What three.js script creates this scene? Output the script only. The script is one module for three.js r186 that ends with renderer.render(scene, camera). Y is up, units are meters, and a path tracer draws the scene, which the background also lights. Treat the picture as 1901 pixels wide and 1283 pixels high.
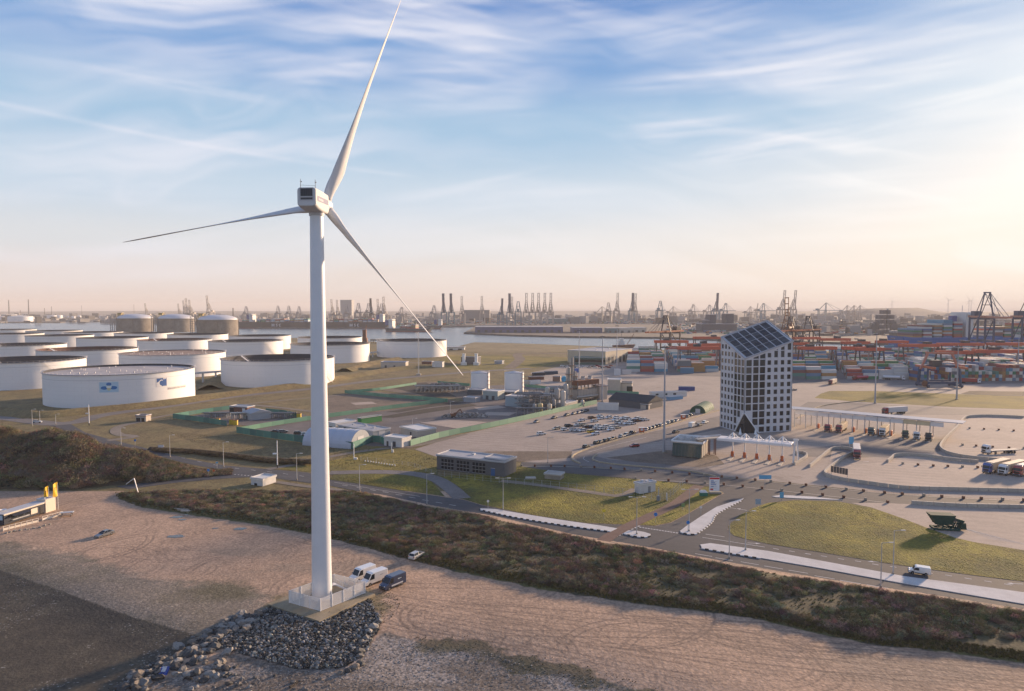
import * as THREE from 'three';
import { mergeGeometries } from 'three/addons/utils/BufferGeometryUtils.js';
import { RoundedBoxGeometry } from 'three/addons/geometries/RoundedBoxGeometry.js';

// ---------- camera, sky, sun, exposure ----------
const EYE = 58.5, FOCAL = 1300, PITCH = Math.atan(68.5 / 1300);
const scene = new THREE.Scene();
const camera = new THREE.PerspectiveCamera(2 * Math.atan(641.5 / FOCAL) * 180 / Math.PI, 1901 / 1283, 0.5, 60000);
camera.position.set(0, EYE, 0); camera.rotation.x = -PITCH;
scene.add(camera);
const renderer = new THREE.WebGLRenderer({ antialias: true });
renderer.toneMapping = THREE.LinearToneMapping;
renderer.toneMappingExposure = 2.35;
renderer.shadowMap.enabled = true;

const SUN_AZ = 47 * Math.PI / 180, SUN_EL = 10.8 * Math.PI / 180;
const sunDir = new THREE.Vector3(Math.sin(SUN_AZ) * Math.cos(SUN_EL), Math.sin(SUN_EL), -Math.cos(SUN_AZ) * Math.cos(SUN_EL));
const sun = new THREE.DirectionalLight(new THREE.Color(1.0, 0.7, 0.45), 3.7);
sun.position.copy(sunDir).multiplyScalar(900).add(new THREE.Vector3(0, 0, -300));
sun.target.position.set(0, 0, -300); sun.castShadow = true; sun.shadow.radius = 6;
Object.assign(sun.shadow.camera, { left: -900, right: 900, top: 500, bottom: -500, near: 1, far: 2500 });
sun.shadow.mapSize.set(4096, 4096);
scene.add(sun, sun.target);

// seeded numbers and tileable noise
let seedState = 12345;
const seed = (s) => { seedState = s >>> 0; };
const rnd = () => { seedState = (seedState + 0x6D2B79F5) | 0; let t = Math.imul(seedState ^ (seedState >>> 15), 1 | seedState); t = (t + Math.imul(t ^ (t >>> 7), 61 | t)) ^ t; return ((t ^ (t >>> 14)) >>> 0) / 4294967296; };
const rr = (a, b) => a + (b - a) * rnd();
const pick = (a) => a[Math.floor(rnd() * a.length)];
const clamp = (x, a = 0, b = 1) => Math.min(b, Math.max(a, x));
const sstep = (a, b, x) => { const t = clamp((x - a) / (b - a)); return t * t * (3 - 2 * t); };
const lerp = (a, b, t) => a + (b - a) * t;
const mix3 = (a, b, t) => [a[0] + (b[0] - a[0]) * t, a[1] + (b[1] - a[1]) * t, a[2] + (b[2] - a[2]) * t];
const TABLE = new Float32Array(65536); seed(99); for (let i = 0; i < 65536; i++) TABLE[i] = rnd();
function vn(x, y, px = 256, py = px) {           // value noise, period px, py (integers, up to 256)
  const xi = Math.floor(x), yi = Math.floor(y), fx = x - xi, fy = y - yi;
  const x0 = ((xi % px) + px) % px, x1 = (x0 + 1) % px, y0 = ((yi % py) + py) % py, y1 = (y0 + 1) % py;
  const u = fx * fx * (3 - 2 * fx), v = fy * fy * (3 - 2 * fy);
  const a = TABLE[(y0 << 8) + x0], b = TABLE[(y0 << 8) + x1], c = TABLE[(y1 << 8) + x0], d = TABLE[(y1 << 8) + x1];
  return a + (b - a) * u + (c - a) * v + (a - b - c + d) * u * v;
}
function fbm(x, y, oct = 4, p = 256, gain = 0.5) {
  let s = 0, a = 1, t = 0;
  for (let i = 0; i < oct; i++) { s += a * vn(x + i * 17, y + i * 31, Math.min(256, p)); t += a; a *= gain; x *= 2; y *= 2; p *= 2; }
  return s / t;
}
const s2l = (c) => { c /= 255; return c <= 0.04045 ? c / 12.92 : Math.pow((c + 0.055) / 1.055, 2.4); };
const l2s = (c) => { c = clamp(c); return 255 * (c <= 0.0031308 ? 12.92 * c : 1.055 * Math.pow(c, 1 / 2.4) - 0.055); };
const S = (r, g, b) => [s2l(r), s2l(g), s2l(b)];

// the sky: air and high cloud, as one equirectangular picture
{
  const W = 3072, H = 1536, data = new Float32Array(W * H * 4), DEG = 180 / Math.PI;
  const stops = [[-90, S(150, 140, 140)], [-2, S(214, 196, 190)], [0, S(217, 200, 193)], [2.5, S(217, 207, 203)], [5, S(207, 211, 216)], [9, S(184, 203, 220)], [14, S(155, 187, 214)], [19, S(116, 157, 205)], [25, S(80, 126, 190)], [40, S(74, 114, 170)], [90, S(78, 106, 148)]];
  const sunny = [[-90, S(150, 140, 140)], [0, S(247, 230, 214)], [4, S(249, 236, 222)], [9, S(250, 242, 234)], [16, S(236, 238, 240)], [22, S(200, 212, 228)], [30, S(150, 178, 215)], [40, S(100, 140, 190)], [90, S(44, 86, 152)]];
  const ramp = (st, e) => { let i = 1; while (i < st.length - 1 && st[i][0] < e) i++; const [e0, a] = st[i - 1], [e1, b] = st[i]; return mix3(a, b, sstep(0, 1, (e - e0) / (e1 - e0))); };
  const ang = (px, py) => [Math.atan((px - 950.5) / FOCAL) * DEG, Math.atan((573 - py) / Math.hypot(FOCAL, px - 950.5)) * DEG];
  // wisps of cirrus: two end points, width in degrees, strength
  const wisps = [[90, -10, 470, 20, 1.6, .75], [520, 60, 1010, 95, 3.4, .6], [640, 0, 980, 90, 2.6, .5], [960, 40, 1350, -10, 2.2, .55], [480, 130, 720, 125, 1.2, .5], [150, 130, 500, 190, .55, .45], [1130, 168, 1600, 118, .85, .6], [780, 205, 980, 200, .8, .3], [1150, 250, 1400, 228, .7, .5], [1260, 296, 1910, 160, .75, .6], [1400, 290, 1910, 205, 1.0, .35], [1330, 110, 1920, 20, 1.6, .4], [1150, 100, 1420, 30, 1.3, .35], [1460, 165, 1800, 125, .8, .4], [700, 380, 1010, 322, .7, .3], [830, 380, 1150, 352, .6, .28], [250, 512, 560, 500, .5, .22], [80, 466, 330, 464, .35, .16], [1300, 190, 1900, 80, 1.7, .28], [1500, 330, 1910, 300, 1.1, .35], [1450, 400, 1910, 372, .9, .35], [1380, 452, 1900, 425, .8, .28], [0, 110, 330, 150, .7, .18], [760, 140, 900, 160, 1.3, .25], [0, 350, 560, 366, 1.6, .16], [600, 440, 1300, 410, 2.2, .16], [0, 300, 420, 250, 1.4, .12]].map(([a, b, c, d, w, s]) => { const [x0, y0] = ang(a, b), [x1, y1] = ang(c, d), L = Math.hypot(x1 - x0, y1 - y0); return { x0, y0, ux: (x1 - x0) / L, uy: (y1 - y0) / L, L, w, s }; });
  const [cx0, cy0] = ang(-10, 192), [cx1, cy1] = ang(770, 330), cL = Math.hypot(cx1 - cx0, cy1 - cy0), cux = (cx1 - cx0) / cL, cuy = (cy1 - cy0) / cL;
  for (let j = 0; j < H; j++) {
    const el = (0.5 - (H - 1 - j + 0.5) / H) * 180, ce = Math.cos(el / DEG), se = Math.sin(el / DEG);
    for (let i = 0; i < W; i++) {
      // three's equirectangular u: atan2(z, x) / 2pi + 0.5 ; forward is -z
      const th = ((i + 0.5) / W - 0.5) * 2 * Math.PI, dx = Math.cos(th) * ce, dz = Math.sin(th) * ce, az = Math.atan2(dx, -dz) * DEG;
      const gam = Math.acos(clamp(dx * sunDir.x + se * sunDir.y + dz * sunDir.z, -1, 1)) * DEG;
      let c = ramp(stops, el);
      const w = clamp(1.15 * Math.exp(-Math.pow(gam / 16.5, 1.6)) + 0.75 * Math.exp(-Math.pow(gam / 52, 2.2)) * sstep(15, 1, el));
      c = mix3(c, ramp(sunny, el), w);
      if (el > -3) {
        let cl = 0;
        // general veil of cirrus everywhere
        const tilt = lerp(0.16, -0.2, sstep(-30, 25, az)), v = el + az * -tilt * 1.0, u = az;
        const wx = fbm(u * 0.09 + 40, v * 0.2 + 3, 3) * 3.2;
        let st = fbm(u * 0.055 + wx * 0.4 + 11, v * 0.55 + wx + 60, 5, 256, 0.56);
        const broad = fbm(u * 0.03 + 7, v * 0.08 + 21, 3);
        cl += sstep(0.46, 0.86, st) * sstep(0.3, 0.7, broad) * 0.6 * sstep(0, 7, el) + 0.24 * sstep(0.25, .8, st) * sstep(0, 3, el);
        if (Math.abs(az) < 48 && el < 34) {
          const nx = fbm(az * 0.12 + 5, el * 0.5 + 9, 3) - 0.5, ny = fbm(az * 0.12 + 95, el * 0.5 + 59, 3) - 0.5;
          for (const q of wisps) {
            const rx = az - q.x0, ry = el - q.y0; let t = (rx * q.ux + ry * q.uy) / q.L; if (t < -0.25 || t > 1.25) continue;
            const dd = (-rx * q.uy + ry * q.ux + ny * q.w * 1.5) / q.w; if (Math.abs(dd) > 3) continue;
            const fib = fbm((rx * q.ux + ry * q.uy) * 0.13 + q.x0 * 3, (-rx * q.uy + ry * q.ux) * 2.6 / Math.sqrt(q.w) + nx * 1.3 + q.y0, 4, 256, 0.46);
            cl += q.s * 1.1 * Math.exp(-dd * dd) * sstep(-0.22, 0.3, t + nx * .3) * sstep(1.22, 0.65, t + nx * .3) * sstep(0.12, 0.85, fib);
          }
          const rx = az - cx0, ry = el - cy0, t = (rx * cux + ry * cuy) / cL, d = -rx * cuy + ry * cux + Math.sin(t * 3) * 0.12;   // an old contrail
          if (t > -0.1 && t < 1.05) cl += 0.4 * Math.exp(-d * d / (0.012 + 0.02 * fbm(t * 20, 3, 3))) * (0.35 + 0.9 * fbm(t * 16, d * 3 + 8, 3)) * sstep(1.04, 0.9, t);
        }
        cl = clamp(cl, 0, 0.92);
        const cc = mix3(S(226, 226, 236), S(255, 251, 246), clamp(w * 1.6));
        c = mix3(c, cc, cl * 0.85);
      }
      if (el > -1) { const g = 22 * Math.exp(-gam * gam / 18) + 0.12 * Math.exp(-gam / 6); c = [c[0] + g, c[1] + g * 0.95, c[2] + g * 0.88]; }
      const k = (j * W + i) * 4, q = 0.485; data[k] = c[0] * q; data[k + 1] = c[1] * q; data[k + 2] = c[2] * q; data[k + 3] = 1;
    }
  }
  const t = new THREE.DataTexture(data, W, H, THREE.RGBAFormat, THREE.FloatType);
  t.mapping = THREE.EquirectangularReflectionMapping; t.magFilter = THREE.LinearFilter; t.minFilter = THREE.LinearFilter; t.needsUpdate = true;
  scene.background = t; scene.environment = t;
}
scene.fog = new THREE.FogExp2(new THREE.Color(1.0, 0.96, 0.94), 0.000085);

// ---------- survey: where a sight line from the camera meets the level at height h ----------
const CP = Math.cos(PITCH), SP = Math.sin(PITCH);
function ray(px, py) { const x = (px - 950.5) / FOCAL, y = (641.5 - py) / FOCAL; return [x, y * CP - SP, -y * SP - CP]; }
function G(px, py, h = 0) { const r = ray(px, py), t = (h - EYE) / r[1]; return new THREE.Vector3(r[0] * t, h, r[2] * t); }
function GD(px, d, h = 0) { const r = ray(px, 641.5); return new THREE.Vector3(r[0] / -r[2] * d, h, -d); }   // at a depth
const upTo = (p, py) => { const r = ray(950.5, py); return EYE + r[1] / r[2] * p.z; };                        // height of a sight line above p
const V = (x, y, z) => new THREE.Vector3(x, y, z);

// ---------- shapes ----------
function mg(list) {
  list = list.filter(Boolean);
  if (list.length === 1) return list[0];
  const mixed = list.some((g) => !g.index);
  const r = mergeGeometries(mixed ? list.map((g) => g.index ? g.toNonIndexed() : g) : list, false);
  return r;
}
const bx = (w, h, d, x = 0, y = 0, z = 0, ry = 0) => { const g = new THREE.BoxGeometry(w, h, d); if (ry) g.rotateY(ry); g.translate(x, y + h / 2, z); return g; };   // y: underside
const rb = (w, h, d, x = 0, y = 0, z = 0, r = 0.05, seg = 2) => { const g = new RoundedBoxGeometry(w, h, d, seg, r); g.translate(x, y + h / 2, z); return g; };
const UPV = V(0, 1, 0), QT = new THREE.Quaternion(), MT = new THREE.Matrix4();
function beam(a, b, w, h = w) {          // a bar from a to b, w across, h high
  const d = b.clone().sub(a), L = d.length(), g = new THREE.BoxGeometry(w, h, L), m = new THREE.Matrix4();
  d.normalize(); const up = Math.abs(d.y) > 0.999 ? V(0, 0, 1) : UPV, xx = up.clone().cross(d).normalize(), yy = d.clone().cross(xx);
  m.makeBasis(xx, yy, d); m.setPosition(a.clone().add(b).multiplyScalar(0.5)); g.applyMatrix4(m); return g;
}
function rod(a, b, r0, r1 = r0, seg = 8, open = false) {
  const d = b.clone().sub(a), L = d.length(), g = new THREE.CylinderGeometry(r1, r0, L, seg, 1, open);
  g.applyQuaternion(new THREE.Quaternion().setFromUnitVectors(UPV, d.normalize())); const c = a.clone().add(b).multiplyScalar(0.5); g.translate(c.x, c.y, c.z); return g;
}
const lathe = (pts, seg = 48) => new THREE.LatheGeometry(pts.map(([r, y]) => new THREE.Vector2(r, y)), seg);
function prism(pts, depth, bevel = 0) {   // outline in x, y; extruded along z, centred
  const s = new THREE.Shape(pts.map(([x, y]) => new THREE.Vector2(x, y)));
  const g = new THREE.ExtrudeGeometry(s, bevel ? { depth: depth - 2 * bevel, bevelEnabled: true, bevelSize: bevel, bevelThickness: bevel, bevelOffset: -bevel, bevelSegments: 2, curveSegments: 6 } : { depth, bevelEnabled: false, curveSegments: 6 });
  g.translate(0, 0, -depth / 2 + bevel); return g;
}
function metric(g, s = 1) {              // uv in metres, by the way each face points
  const p = g.attributes.position, n = g.attributes.normal, uv = new Float32Array(p.count * 2);
  for (let i = 0; i < p.count; i++) {
    const ax = Math.abs(n.getX(i)), ay = Math.abs(n.getY(i)), az = Math.abs(n.getZ(i));
    const [u, v] = ay > ax && ay > az ? [p.getX(i), p.getZ(i)] : ax > az ? [p.getZ(i), p.getY(i)] : [p.getX(i), p.getY(i)];
    uv[2 * i] = u * s; uv[2 * i + 1] = v * s;
  }
  g.setAttribute('uv', new THREE.BufferAttribute(uv, 2)); return g;
}

// ---------- naming ----------
const taken = new Map();
const numbered = (n) => { const k = taken.get(n) ?? 0; taken.set(n, k + 1); return k ? `${n}_${String(k).padStart(3, '0')}` : n; };
const lit = (m) => { m.castShadow = m.receiveShadow = true; return m; };
function tag(o, label, category, group) { o.userData.label = label; o.userData.category = category; if (group) o.userData.group = group; return o; }
function thing(name, label, category, pos = V(0, 0, 0), turn = 0, group) { const o = new THREE.Group(); o.name = numbered(name); o.position.copy(pos); o.rotation.y = turn; scene.add(o); return tag(o, label, category, group); }
function part(name, geos, mat, parent) { const m = lit(new THREE.Mesh(Array.isArray(geos) ? mg(geos) : geos, mat)); m.name = name; parent.add(m); return m; }
function solo(name, geos, mat, label, category, group) { const m = lit(new THREE.Mesh(Array.isArray(geos) ? mg(geos) : geos, mat)); m.name = numbered(name); scene.add(m); return tag(m, label, category, group); }
function struct(name, geos, mat) { const m = lit(new THREE.Mesh(Array.isArray(geos) ? mg(geos) : geos, mat)); m.name = numbered(name); m.userData.kind = 'structure'; scene.add(m); return m; }
function copy(src, pos, turn, label, group) { const c = src.clone(); c.userData = { ...src.userData }; c.name = numbered(src.name.replace(/_\d{3}$/, '')); scene.add(c); if (pos) c.position.copy(pos); if (turn !== undefined) c.rotation.y = turn; if (label) c.userData.label = label; if (group) c.userData.group = group; return c; }
function scatter(name, geo, mat, mats, label, category, colors) {
  const im = lit(new THREE.InstancedMesh(geo, mat, mats.length)); mats.forEach((m, i) => { im.setMatrixAt(i, m); if (colors) im.setColorAt(i, colors[i]); });
  im.name = numbered(name); im.userData.kind = 'stuff'; if (label) tag(im, label, category); scene.add(im); return im;
}
const turnOf = (a, b) => Math.atan2(-(b.z - a.z), b.x - a.x);     // rotation.y that lays local +x along a -> b
const xf = (x, y, z, ry = 0, sx = 1, sy = sx, sz = sx, rx = 0, rz = 0) => new THREE.Matrix4().compose(V(x, y, z), new THREE.Quaternion().setFromEuler(new THREE.Euler(rx, ry, rz)), V(sx, sy, sz));

// ---------- surfaces ----------
function texture(n, fn, metres, { srgb = true, h = n } = {}) {      // fn(u, v) -> linear rgb or a number, tileable over [0,1)
  const d = new Uint8Array(n * h * 4);
  for (let j = 0; j < h; j++) for (let i = 0; i < n; i++) {
    const c = fn(i / n, j / h), k = (j * n + i) * 4;
    if (typeof c === 'number') d[k] = d[k + 1] = d[k + 2] = clamp(c) * 255; else { d[k] = l2s(c[0]); d[k + 1] = l2s(c[1]); d[k + 2] = l2s(c[2]); }
    d[k + 3] = 255;
  }
  const t = new THREE.DataTexture(d, n, h); t.wrapS = t.wrapT = THREE.RepeatWrapping; t.magFilter = THREE.LinearFilter; t.minFilter = THREE.LinearMipmapLinearFilter; t.generateMipmaps = true;
  if (srgb) t.colorSpace = THREE.SRGBColorSpace; if (metres) t.repeat.set(1 / metres, 1 / metres); t.needsUpdate = true; return t;
}
const bump = (n, fn, metres) => texture(n, fn, metres, { srgb: false });
const lin = (r, g, b) => new THREE.Color().setRGB(r, g, b);
function mat(rgb, rough = 0.7, metal = 0, more = {}) { return new THREE.MeshStandardMaterial({ color: lin(...rgb), roughness: rough, metalness: metal, ...more }); }
function ground(tone, { metres = 90, n = 512, fine = 0.25, patch = 0.35, other = tone, rough = 0.95, bumpy = 0.03, streaks = 0 } = {}) {
  const off = rnd() * 100;
  const map = texture(n, (u, v) => {
    const big = fbm(u * 5 + off, v * 5, 4, 5), mid = fbm(u * 24, v * 24 + off, 4, 24), fin = vn(u * 256, v * 256 + off, 256) * .6 + vn(u * 128 + 9, v * 128, 128) * .4;
    const c = mix3(tone, other, sstep(0.5 - patch, 0.5 + patch, big * 0.6 + mid * 0.4));
    const k = 1 + (fin - 0.5) * 2 * fine * 0.7 + (mid - 0.5) * fine * 1.6 + (streaks ? (fbm(u * 6 + v * 3, v * 90 - u * 30, 3, 6) - 0.5) * streaks - sstep(.72, .8, fbm(u * 9 + 3, v * 9 + off, 4, 9)) * streaks * .5 : 0); return [c[0] * k, c[1] * k, c[2] * k];
  }, metres);
  return new THREE.MeshStandardMaterial({ map, roughness: rough, bumpMap: bumpy ? noiseBump : null, bumpScale: bumpy });
}
const noiseBump = bump(256, (u, v) => fbm(u * 16, v * 16, 4, 16, 0.65), 6);
// ---------- land and water ----------
seed(7);
function flat(pts, y) {                  // a level sheet with uv in metres
  const s = new THREE.Shape(pts.map((p) => new THREE.Vector2(p.x, -p.z))), g = new THREE.ShapeGeometry(s);
  g.rotateX(-Math.PI / 2); g.translate(0, y, 0);
  const p = g.attributes.position, uv = g.attributes.uv; for (let i = 0; i < p.count; i++) uv.setXY(i, p.getX(i), p.getZ(i));
  return g;
}
const gp = (list) => list.map(([a, b]) => G(a, b));
const sheet = (name, list, y, m) => struct(name, flat(gp(list), y), m);
function slab(pts, top, bottom) {        // a sheet with sides
  const g = flat(pts, top), pos = [], idx = [];
  pts.forEach((p, i) => { const q = pts[(i + 1) % pts.length], k = pos.length / 3; pos.push(p.x, top, p.z, q.x, top, q.z, q.x, bottom, q.z, p.x, bottom, p.z); idx.push(k, k + 1, k + 2, k, k + 2, k + 3); });
  const w = new THREE.BufferGeometry(); w.setAttribute('position', new THREE.Float32BufferAttribute(pos, 3)); w.setIndex(idx); w.computeVertexNormals(); w.setAttribute('uv', new THREE.Float32BufferAttribute(new Float32Array(pos.length / 3 * 2), 2)); metric(w);
  return mg([g, w]);
}
function smooth(pts, step = 3, closed = false) { const c = new THREE.CatmullRomCurve3(pts, closed, 'centripetal'); return c.getSpacedPoints(Math.max(2, Math.round(c.getLength() / step))); }
function ribbon(pts, w0, w1, y) {        // a band along a line, from offset w0 to w1 across it
  const pos = [], uv = [], idx = []; let L = 0;
  pts.forEach((p, i) => {
    const a = pts[Math.max(0, i - 1)], b = pts[Math.min(pts.length - 1, i + 1)], tx = b.x - a.x, tz = b.z - a.z, l = Math.hypot(tx, tz) || 1, nx = -tz / l, nz = tx / l;
    if (i) L += p.distanceTo(pts[i - 1]);
    pos.push(p.x + nx * w0, y, p.z + nz * w0, p.x + nx * w1, y, p.z + nz * w1); uv.push(p.x + nx * w0, p.z + nz * w0, p.x + nx * w1, p.z + nz * w1);
    if (i) { const k = 2 * i; idx.push(k - 2, k, k - 1, k - 1, k, k + 1); }
  });
  const g = new THREE.BufferGeometry(); g.setAttribute('position', new THREE.Float32BufferAttribute(pos, 3)); g.setAttribute('uv', new THREE.Float32BufferAttribute(uv, 2)); g.setIndex(idx); g.computeVertexNormals();
  const n = g.attributes.normal; if (n.getY(0) < 0) { for (let i = 0; i < idx.length; i += 3) [idx[i], idx[i + 1]] = [idx[i + 1], idx[i]]; g.setIndex(idx); g.computeVertexNormals(); }
  return g;
}
const line = (list, step = 4) => smooth(gp(list), step);
const grassDry = ground([0.22, 0.16, 0.07], { other: [0.14, 0.118, 0.048], metres: 120, fine: 0.6, bumpy: 0.25 });
const grassGreen = ground([0.22, 0.185, 0.022], { other: [0.09, 0.088, 0.016], metres: 64, n: 1024, fine: 0.8, patch: 0.14, bumpy: 0.3 });
const grassBright = ground([0.24, 0.185, 0.03], { other: [0.13, 0.11, 0.025], metres: 90, fine: 0.5, patch: 0.2, bumpy: 0.2 });
const paving = ground([0.38, 0.31, 0.26], { other: [0.3, 0.25, 0.215], metres: 75, n: 1024, fine: 0.22, bumpy: 0.01, streaks: 0.32 });
const pavingPale = ground([0.46, 0.37, 0.3], { other: [0.38, 0.305, 0.25], metres: 70, n: 1024, fine: 0.2, bumpy: 0.01, streaks: 0.32 });
const asphalt = ground([0.085, 0.083, 0.086], { other: [0.06, 0.059, 0.062], metres: 60, n: 1024, fine: 0.25, rough: 0.85, bumpy: 0.01, streaks: 0.32 });
const asphaltOld = ground([0.2, 0.178, 0.168], { other: [0.14, 0.126, 0.12], metres: 80, fine: 0.3, rough: 0.88, bumpy: 0.01, streaks: 0.32 });
const yardDark = ground([0.17, 0.145, 0.135], { other: [0.11, 0.095, 0.09], metres: 60, n: 1024, fine: 0.35, rough: 0.85, bumpy: 0.01, streaks: 0.3 });
const dirt = ground([0.2, 0.15, 0.11], { other: [0.13, 0.1, 0.075], metres: 70, fine: 0.5, bumpy: 0.1 });
const darkSoil = ground([0.05, 0.042, 0.034], { other: [0.03, 0.026, 0.02], metres: 40, fine: 0.5, bumpy: 0.1 });
const redPaving = ground([0.17, 0.1, 0.08], { other: [0.14, 0.09, 0.075], metres: 30, fine: 0.25, bumpy: 0.01 });
const pathGrey = ground([0.25, 0.205, 0.165], { other: [0.18, 0.155, 0.125], metres: 40, fine: 0.3, bumpy: 0.02 });
const farGround = ground([0.17, 0.14, 0.11], { other: [0.1, 0.09, 0.08], metres: 900, fine: 0.7, bumpy: 0 });
const duneSand = ground([0.26, 0.2, 0.1], { other: [0.17, 0.13, 0.06], metres: 160, fine: 0.5, bumpy: 0.1 });
const roadWhite = ground([0.66, 0.64, 0.62], { other: [0.5, 0.48, 0.46], metres: 14, fine: 0.22, bumpy: 0 });
const kerbBlack = mat([0.03, 0.03, 0.032], 0.8), kerbWhite = mat([0.72, 0.72, 0.72], 0.7), kerbGrey = mat([0.3, 0.28, 0.26], 0.9);

const waveBump = bump(512, (u, v) => fbm(u * 20, v * 9, 5, 20, 0.6), 60);
const waterMat = new THREE.MeshStandardMaterial({ color: lin(0.1, 0.14, 0.17), roughness: 0.22, metalness: 0, bumpMap: waveBump, bumpScale: 0.9 });
struct('water', flat([V(-16000, 0, 900), V(16000, 0, 900), V(16000, 0, -16000), V(-16000, 0, -16000)], -3.2), waterMat);

// near land beyond the foreshore, its shore read off the photograph
const FX0 = -190, FX1 = 190, FD0 = 76, FD1 = 222;
struct('land', slab([V(-2600, 0, -FD1 + 1), V(2600, 0, -FD1 + 1), ...gp([[2600, 672], [1901, 662], [1700, 653], [1240, 650], [1180, 646.5], [1113, 643], [1037, 640], [936, 636.5], [880, 635.5], [862, 640], [826, 650], [690, 634], [560, 628], [440, 624], [300, 622], [140, 616], [0, 613], [-300, 613], [-1500, 625]])], -0.03, -6), grassDry);
struct('land', slab([V(-2600, 0, -FD1 + 2), V(-2600, 0, -40), V(FX0 + 0.5, 0, -40), V(FX0 + 0.5, 0, -FD1 + 2)], -0.05, -6), grassDry);
struct('land', slab([V(2600, 0, -FD1 + 2), V(FX1 - 0.5, 0, -FD1 + 2), V(FX1 - 0.5, 0, -40), V(2600, 0, -40)], -0.05, -6), grassDry);
// the far shore with its spit
const farShore = gp([[-900, 596], [0, 598.5], [112, 598.5], [145, 595], [215, 593], [330, 600], [440, 607.5], [600, 608], [760, 607.5], [838, 606], [884, 605.5], [872, 612], [861, 617.5], [950, 621.5], [1075, 624.5], [1240, 626], [1340, 630], [1530, 635], [1700, 639], [1901, 645], [2700, 650]]);
struct('far_land', slab([...farShore, V(9000, 0, -2500), V(14500, 0, -14500), V(-14500, 0, -14500), V(-14500, 0, -6000)], 0.2, -6), farGround);

// ---------- the foreshore: a surface with relief and a painted ground plan in metres ----------
const NX = 760, ND = 292;                // half-metre cells
function plan(list, h = 0, blur = 0) {   // mask of an outline on the half-metre grid
  const P = list.map(([a, b]) => { const p = G(a, b, h); return [p.x, -p.z]; }), m = new Float32Array(NX * ND);
  for (let j = 0; j < ND; j++) { const d = FD0 + (j + .5) * (FD1 - FD0) / ND, xs = [];
    for (let k = 0; k < P.length; k++) { const [x0, d0] = P[k], [x1, d1] = P[(k + 1) % P.length]; if ((d0 > d) !== (d1 > d)) xs.push(x0 + (d - d0) / (d1 - d0) * (x1 - x0)); }
    xs.sort((a, b) => a - b);
    for (let k = 0; k + 1 < xs.length; k += 2) { const a = Math.max(0, Math.round((xs[k] - FX0) / (FX1 - FX0) * NX)), b = Math.min(NX, Math.round((xs[k + 1] - FX0) / (FX1 - FX0) * NX)); for (let i = a; i < b; i++) m[j * NX + i] = 1; } }
  return blur ? blurred(m, blur) : m;
}
function blurred(m, r) { const R = Math.round(r * 2 / 1.7); for (let pass = 0; pass < 3; pass++) { m = run(m, NX, ND, 1, NX, R); m = run(m, ND, NX, NX, 1, R); } return m; }
function run(m, n, rows, step, rowStep, R) { const o = new Float32Array(m.length); for (let r = 0; r < rows; r++) { let s = 0; const b = r * rowStep, at = (i) => m[b + clamp(i, 0, n - 1) * step]; for (let i = -R; i <= R; i++) s += at(i); for (let i = 0; i < n; i++) { o[b + i * step] = s / (2 * R + 1); s += at(i + R + 1) - at(i - R); } } return o; }
function at(m, x, d) { const u = clamp((x - FX0) / (FX1 - FX0) * NX - .5, 0, NX - 1.001), v = clamp((d - FD0) / (FD1 - FD0) * ND - .5, 0, ND - 1.001), i = Math.floor(u), j = Math.floor(v), fx = u - i, fy = v - j, k = j * NX + i; return lerp(lerp(m[k], m[k + 1], fx), lerp(m[k + NX], m[k + NX + 1], fx), fy); }
const thicketEdge = [[222, 922], [262, 936], [340, 948], [480, 968], [580, 988], [680, 1012], [740, 1030], [820, 1050], [900, 1066], [1000, 1088], [1100, 1104], [1200, 1120], [1300, 1130], [1420, 1148], [1540, 1176], [1640, 1196], [1760, 1206], [1901, 1226], [2100, 1262], [2500, 1340]];
const thicketBack = [[2500, 1225], [2100, 1170], [1901, 1142], [1742, 1116], [1584, 1092], [1458, 1072], [1300, 1043], [1180, 1020], [1060, 1000], [900, 962], [799, 945], [698, 923], [620, 908], [500, 900], [330, 896], [240, 908]];
const M_thicket = plan([...thicketEdge, ...thicketBack]), M_thicketSoft = blurred(M_thicket, 2.5);
const beachOutline = [[150, 1310], [190, 1288], [270, 1258], [350, 1240], [420, 1206], [480, 1218], [560, 1233], [640, 1226], [680, 1198], [712, 1166], [800, 1192], [900, 1198], [1000, 1228], [1120, 1254], [1260, 1292], [1500, 1400], [1300, 1700], [0, 1700]];
const M_beach = plan(beachOutline), M_beachSoft = blurred(M_beach, 9), M_beachEdge = blurred(M_beach, 1);
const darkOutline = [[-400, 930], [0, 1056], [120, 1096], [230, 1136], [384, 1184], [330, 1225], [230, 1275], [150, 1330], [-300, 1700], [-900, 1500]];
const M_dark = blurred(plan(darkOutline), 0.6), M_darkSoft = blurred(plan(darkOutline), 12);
const M_grey = blurred(plan([[-500, 900], [0, 1004], [120, 1022], [300, 1072], [470, 1088], [540, 1105], [490, 1135], [440, 1165], [384, 1184], [230, 1200], [-300, 1200]]), 7);
const ripOutline = [[384, 1192], [440, 1160], [500, 1128], [540, 1110], [680, 1100], [706, 1150], [700, 1168], [684, 1198], [640, 1228], [560, 1234], [480, 1216], [425, 1203]];
const M_rip = blurred(plan(ripOutline), 1), M_ripCore = plan(ripOutline);
const padRing = blurred(plan([[480, 1118], [560, 1085], [610, 1070], [720, 1095], [740, 1130], [690, 1165], [600, 1175], [490, 1140]]), 3);
const fringe = blurred(plan([...thicketEdge.map(([a, b]) => [a, b + 6]), ...thicketEdge.slice().reverse().map(([a, b]) => [a, b - 8])]), 1);
const bank = blurred(plan([[760, 1180], [860, 1175], [960, 1205], [1060, 1225], [1180, 1262], [1320, 1300], [1220, 1300], [1060, 1262], [960, 1238], [860, 1205], [770, 1200]]), 2);
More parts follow.
